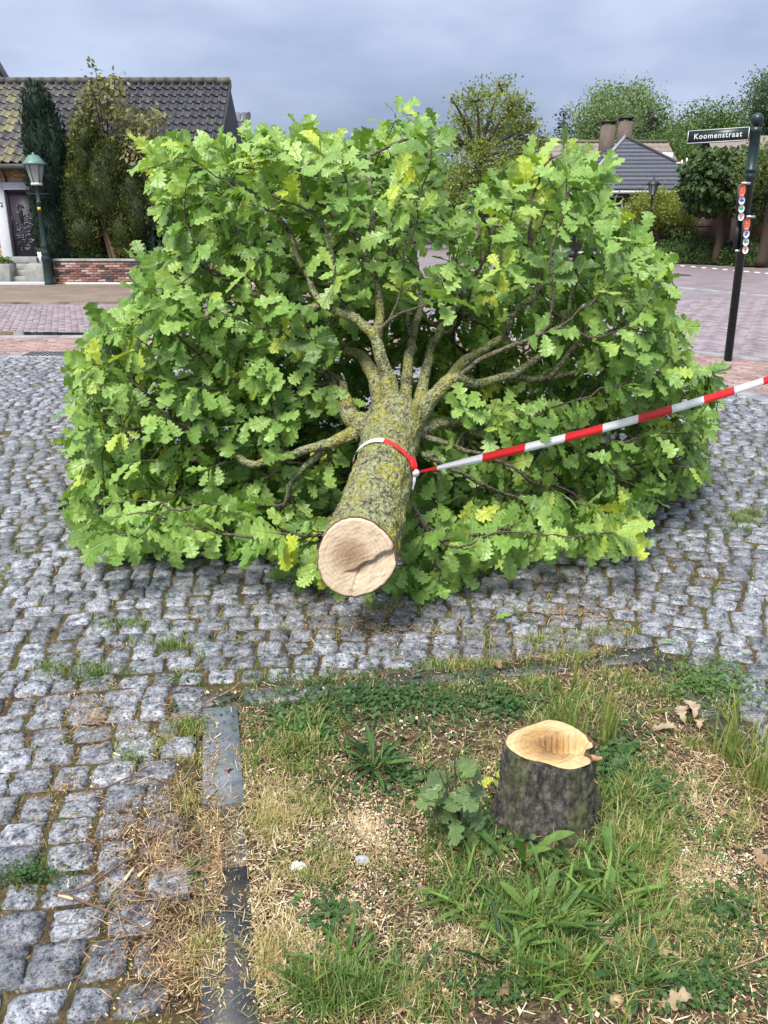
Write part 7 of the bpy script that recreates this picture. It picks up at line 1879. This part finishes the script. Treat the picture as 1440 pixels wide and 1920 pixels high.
gl = [(c2 - 0.45, 2.3, 0.62, 1.25), (c2 - 0.25, 3.2, 0.50, 0.95), (c2 + 0.15, 2.5, 0.62, 1.2), (c2 + 0.35, 2.95, 0.45, 0.85), (c2 + 0.75, 2.1, 0.50, 1.05), (c2 - 0.78, 1.9, 0.40, 1.0), (c2 + 0.55, 1.35, 0.40, 0.7), (c2 - 0.55, 1.35, 0.45, 0.6), (c2 - 0.2, 3.75, 0.24, 0.5), (c2 + 0.95, 1.75, 0.35, 0.75)]
yew('golden_yew', (c2, YY - 0.1, 0), [(x, YY - 0.1 + tr.uniform(-0.12, 0.1), z, rx, 0.48, rz) for x, z, rx, rz in gl], 20000, 0.085, GY, 'bushy golden green yew with bare reddish stems in the left garden', [((c2 + 0.30, YY - 0.25, 0.4), (c2 - 0.05, YY - 0.2, 1.7), 0.07), ((c2 + 0.38, YY - 0.25, 0.4), (c2 + 0.25, YY - 0.2, 1.8), 0.06), ((c2 + 0.15, YY - 0.2, 0.4), (c2 - 0.1, YY - 0.15, 1.6), 0.05)], 0.40, 0.8)
c3 = at(238, 440, YY - 0.35)[0]
yew('small_yew', (c3, YY - 0.35, 0), [(c3, YY - 0.35, 1.35, 0.24, 0.2, 0.45), (c3 + 0.02, YY - 0.35, 1.0, 0.26, 0.2, 0.4)], 1500, 0.09, GY, 'small conical golden yew in front of the bushy one', [((c3, YY - 0.35, 0.3), (c3, YY - 0.35, 1.0), 0.03)], 0.5)
for (x, w_, h_, lab) in ((150, 0.6, 1.15, 'dark low shrub behind the wall left of the yew stems'), (275, 0.7, 1.9, 'dark shrub behind the wall right of the golden yew'), (330, 0.8, 1.7, 'dark shrub behind the wall at the edge of the felled crown'), (400, 0.9, 1.5, 'dark shrub behind the wall seen through the felled crown')):
    xc = at(x, 440, YY)[0]; hedge('garden_shrub', xc - w_, xc + w_, YY - 0.3, YY + 0.25, 0, h_, 1600, 0.11, DY if x > 200 else MG, lab, 'shrub', 0.35, 0.3)
tree('variegated_shrub', (at(215, 440, 25.0)[0], 25.0, 0), 2.2, 0.07, lobes_from([(215, 215, 34), (175, 175, 22), (200, 165, 22), (180, 135, 9), (215, 150, 12), (150, 230, 25), (255, 240, 28), (290, 225, 20), (270, 280, 32), (310, 265, 18), (150, 270, 22), (235, 280, 30), (300, 300, 22), (170, 205, 26)], 24.9, 0.25, 0.9), 850, 0.25, VG, 'loose shrub with cream edged leaves rising against the pantile roof', 0.15, 0.2, per=7, cat='shrub', tint=(0.52, 0.24))

# ================================================================== glimpsed through the crown
cp = np.array([at(1068, 478, 40)[0], 40.0, -0.1])
car = thing('parked_car', cp, 'dark parked car glimpsed through a gap in the felled crown', 'car')
prof = [(-2.0, 0.35), (-2.05, 0.75), (-1.75, 0.92), (-1.2, 1.0), (-0.6, 1.42), (0.7, 1.45), (1.45, 1.02), (1.95, 0.92), (2.05, 0.6), (2.0, 0.35)]
m_ = MB(); V = np.array([[x, -0.82 + (0.14 if z > 1.1 else 0), z] for x, z in prof] + [[x, 0.82 - (0.14 if z > 1.1 else 0), z] for x, z in prof]); n = len(prof)
Q = [[i, (i + 1) % n, n + (i + 1) % n, n + i] for i in range(n)]; T = [[0, i, i + 1] for i in range(1, n - 1)] + [[n, n + i + 1, n + i] for i in range(1, n - 1)]
MB().add(V + cp, Q, T).build('body', simple('car_paint', (0.015, 0.018, 0.025), 0.25), car, smooth=False)
for x0, x1 in ((-0.95, -0.05), (0.02, 1.0)):
    V = np.array([[x0 + (0.0 if x0 > 0 else -0.1), -0.835, 1.0], [x1 + (0.2 if x0 > 0 else 0), -0.835, 1.0], [x1 - (0.25 if x0 > 0 else 0), -0.72, 1.36], [x0 + (0 if x0 > 0 else 0.35), -0.72, 1.36]]); MB().add(V + cp, [[0, 1, 2, 3]]).build('window', M['glass'], car, smooth=False)
for x in (-1.3, 1.3):
    for y in (-0.76, 0.76):
        V, Q, T = tube([cp + [x, y - 0.1, 0.32], cp + [x, y + 0.1, 0.32]], 0.32, 16); wh = MB().add(V, Q, T).build('wheel', M['black'], car)
        s = -0.105 if y < 0 else 0.105; V, Q, T = tube([cp + [x, y + s, 0.32], cp + [x, y + s * 1.1, 0.32]], 0.19, 12); MB().add(V, Q, T).build('rim', M['steel'], wh)
for y in (-0.6, 0.6): bx('tail_light', cols['red'], car, cp[0] + 1.99, cp[0] + 2.05, cp[1] + y - 0.15, cp[1] + y + 0.15, 0.62, 0.76)
bp = np.array([at(779, 478, 30)[0], 30.0, -0.1])
bo = thing('bollard', bp, 'slim dark bollard glimpsed through the middle gap of the crown', 'bollard')
MB().add(*lathe([(0.001, 0), (0.08, 0), (0.07, 0.1), (0.055, 0.9), (0.075, 0.92), (0.075, 0.97), (0.04, 1.0), (0.001, 1.02)], bp, 12)).build('post', M['black'], bo)
V, Q = lathe([(0.001, -1), (0.7, -0.7), (1, 0), (0.7, 0.7), (0.001, 1)], (0, 0, 0), 12); MB().add(V * 0.065 + bp + [0, 0, 1.07], Q).build('knob', M['black'], bo)
# far row of houses closing the street behind the crown
fh = thing('far_house', (4.5, 75, 0), 'pale distant house closing the street behind the crown', 'house')
bx('wall', simple('pale_render', (0.5, 0.48, 0.46), 0.9), fh, 1.5, 9.5, 75, 82, 0, 3.4)
MB().add([[1.1, 74.5, 3.3], [9.9, 74.5, 3.3], [9.9, 78.5, 6.4], [1.1, 78.5, 6.4], [9.9, 82.5, 3.3], [1.1, 82.5, 3.3]], [[0, 1, 2, 3], [3, 2, 4, 5]]).build('roof', M['brown_tile'], fh, smooth=False)
for x in (2.3, 4.6, 7.0):
    wnd = bx('window', M['white_paint'], fh, x, x + 1.3, 74.94, 74.99, 0.9, 2.5); bx('pane', M['glass'], wnd, x + 0.08, x + 1.22, 74.92, 74.935, 1.0, 2.4)
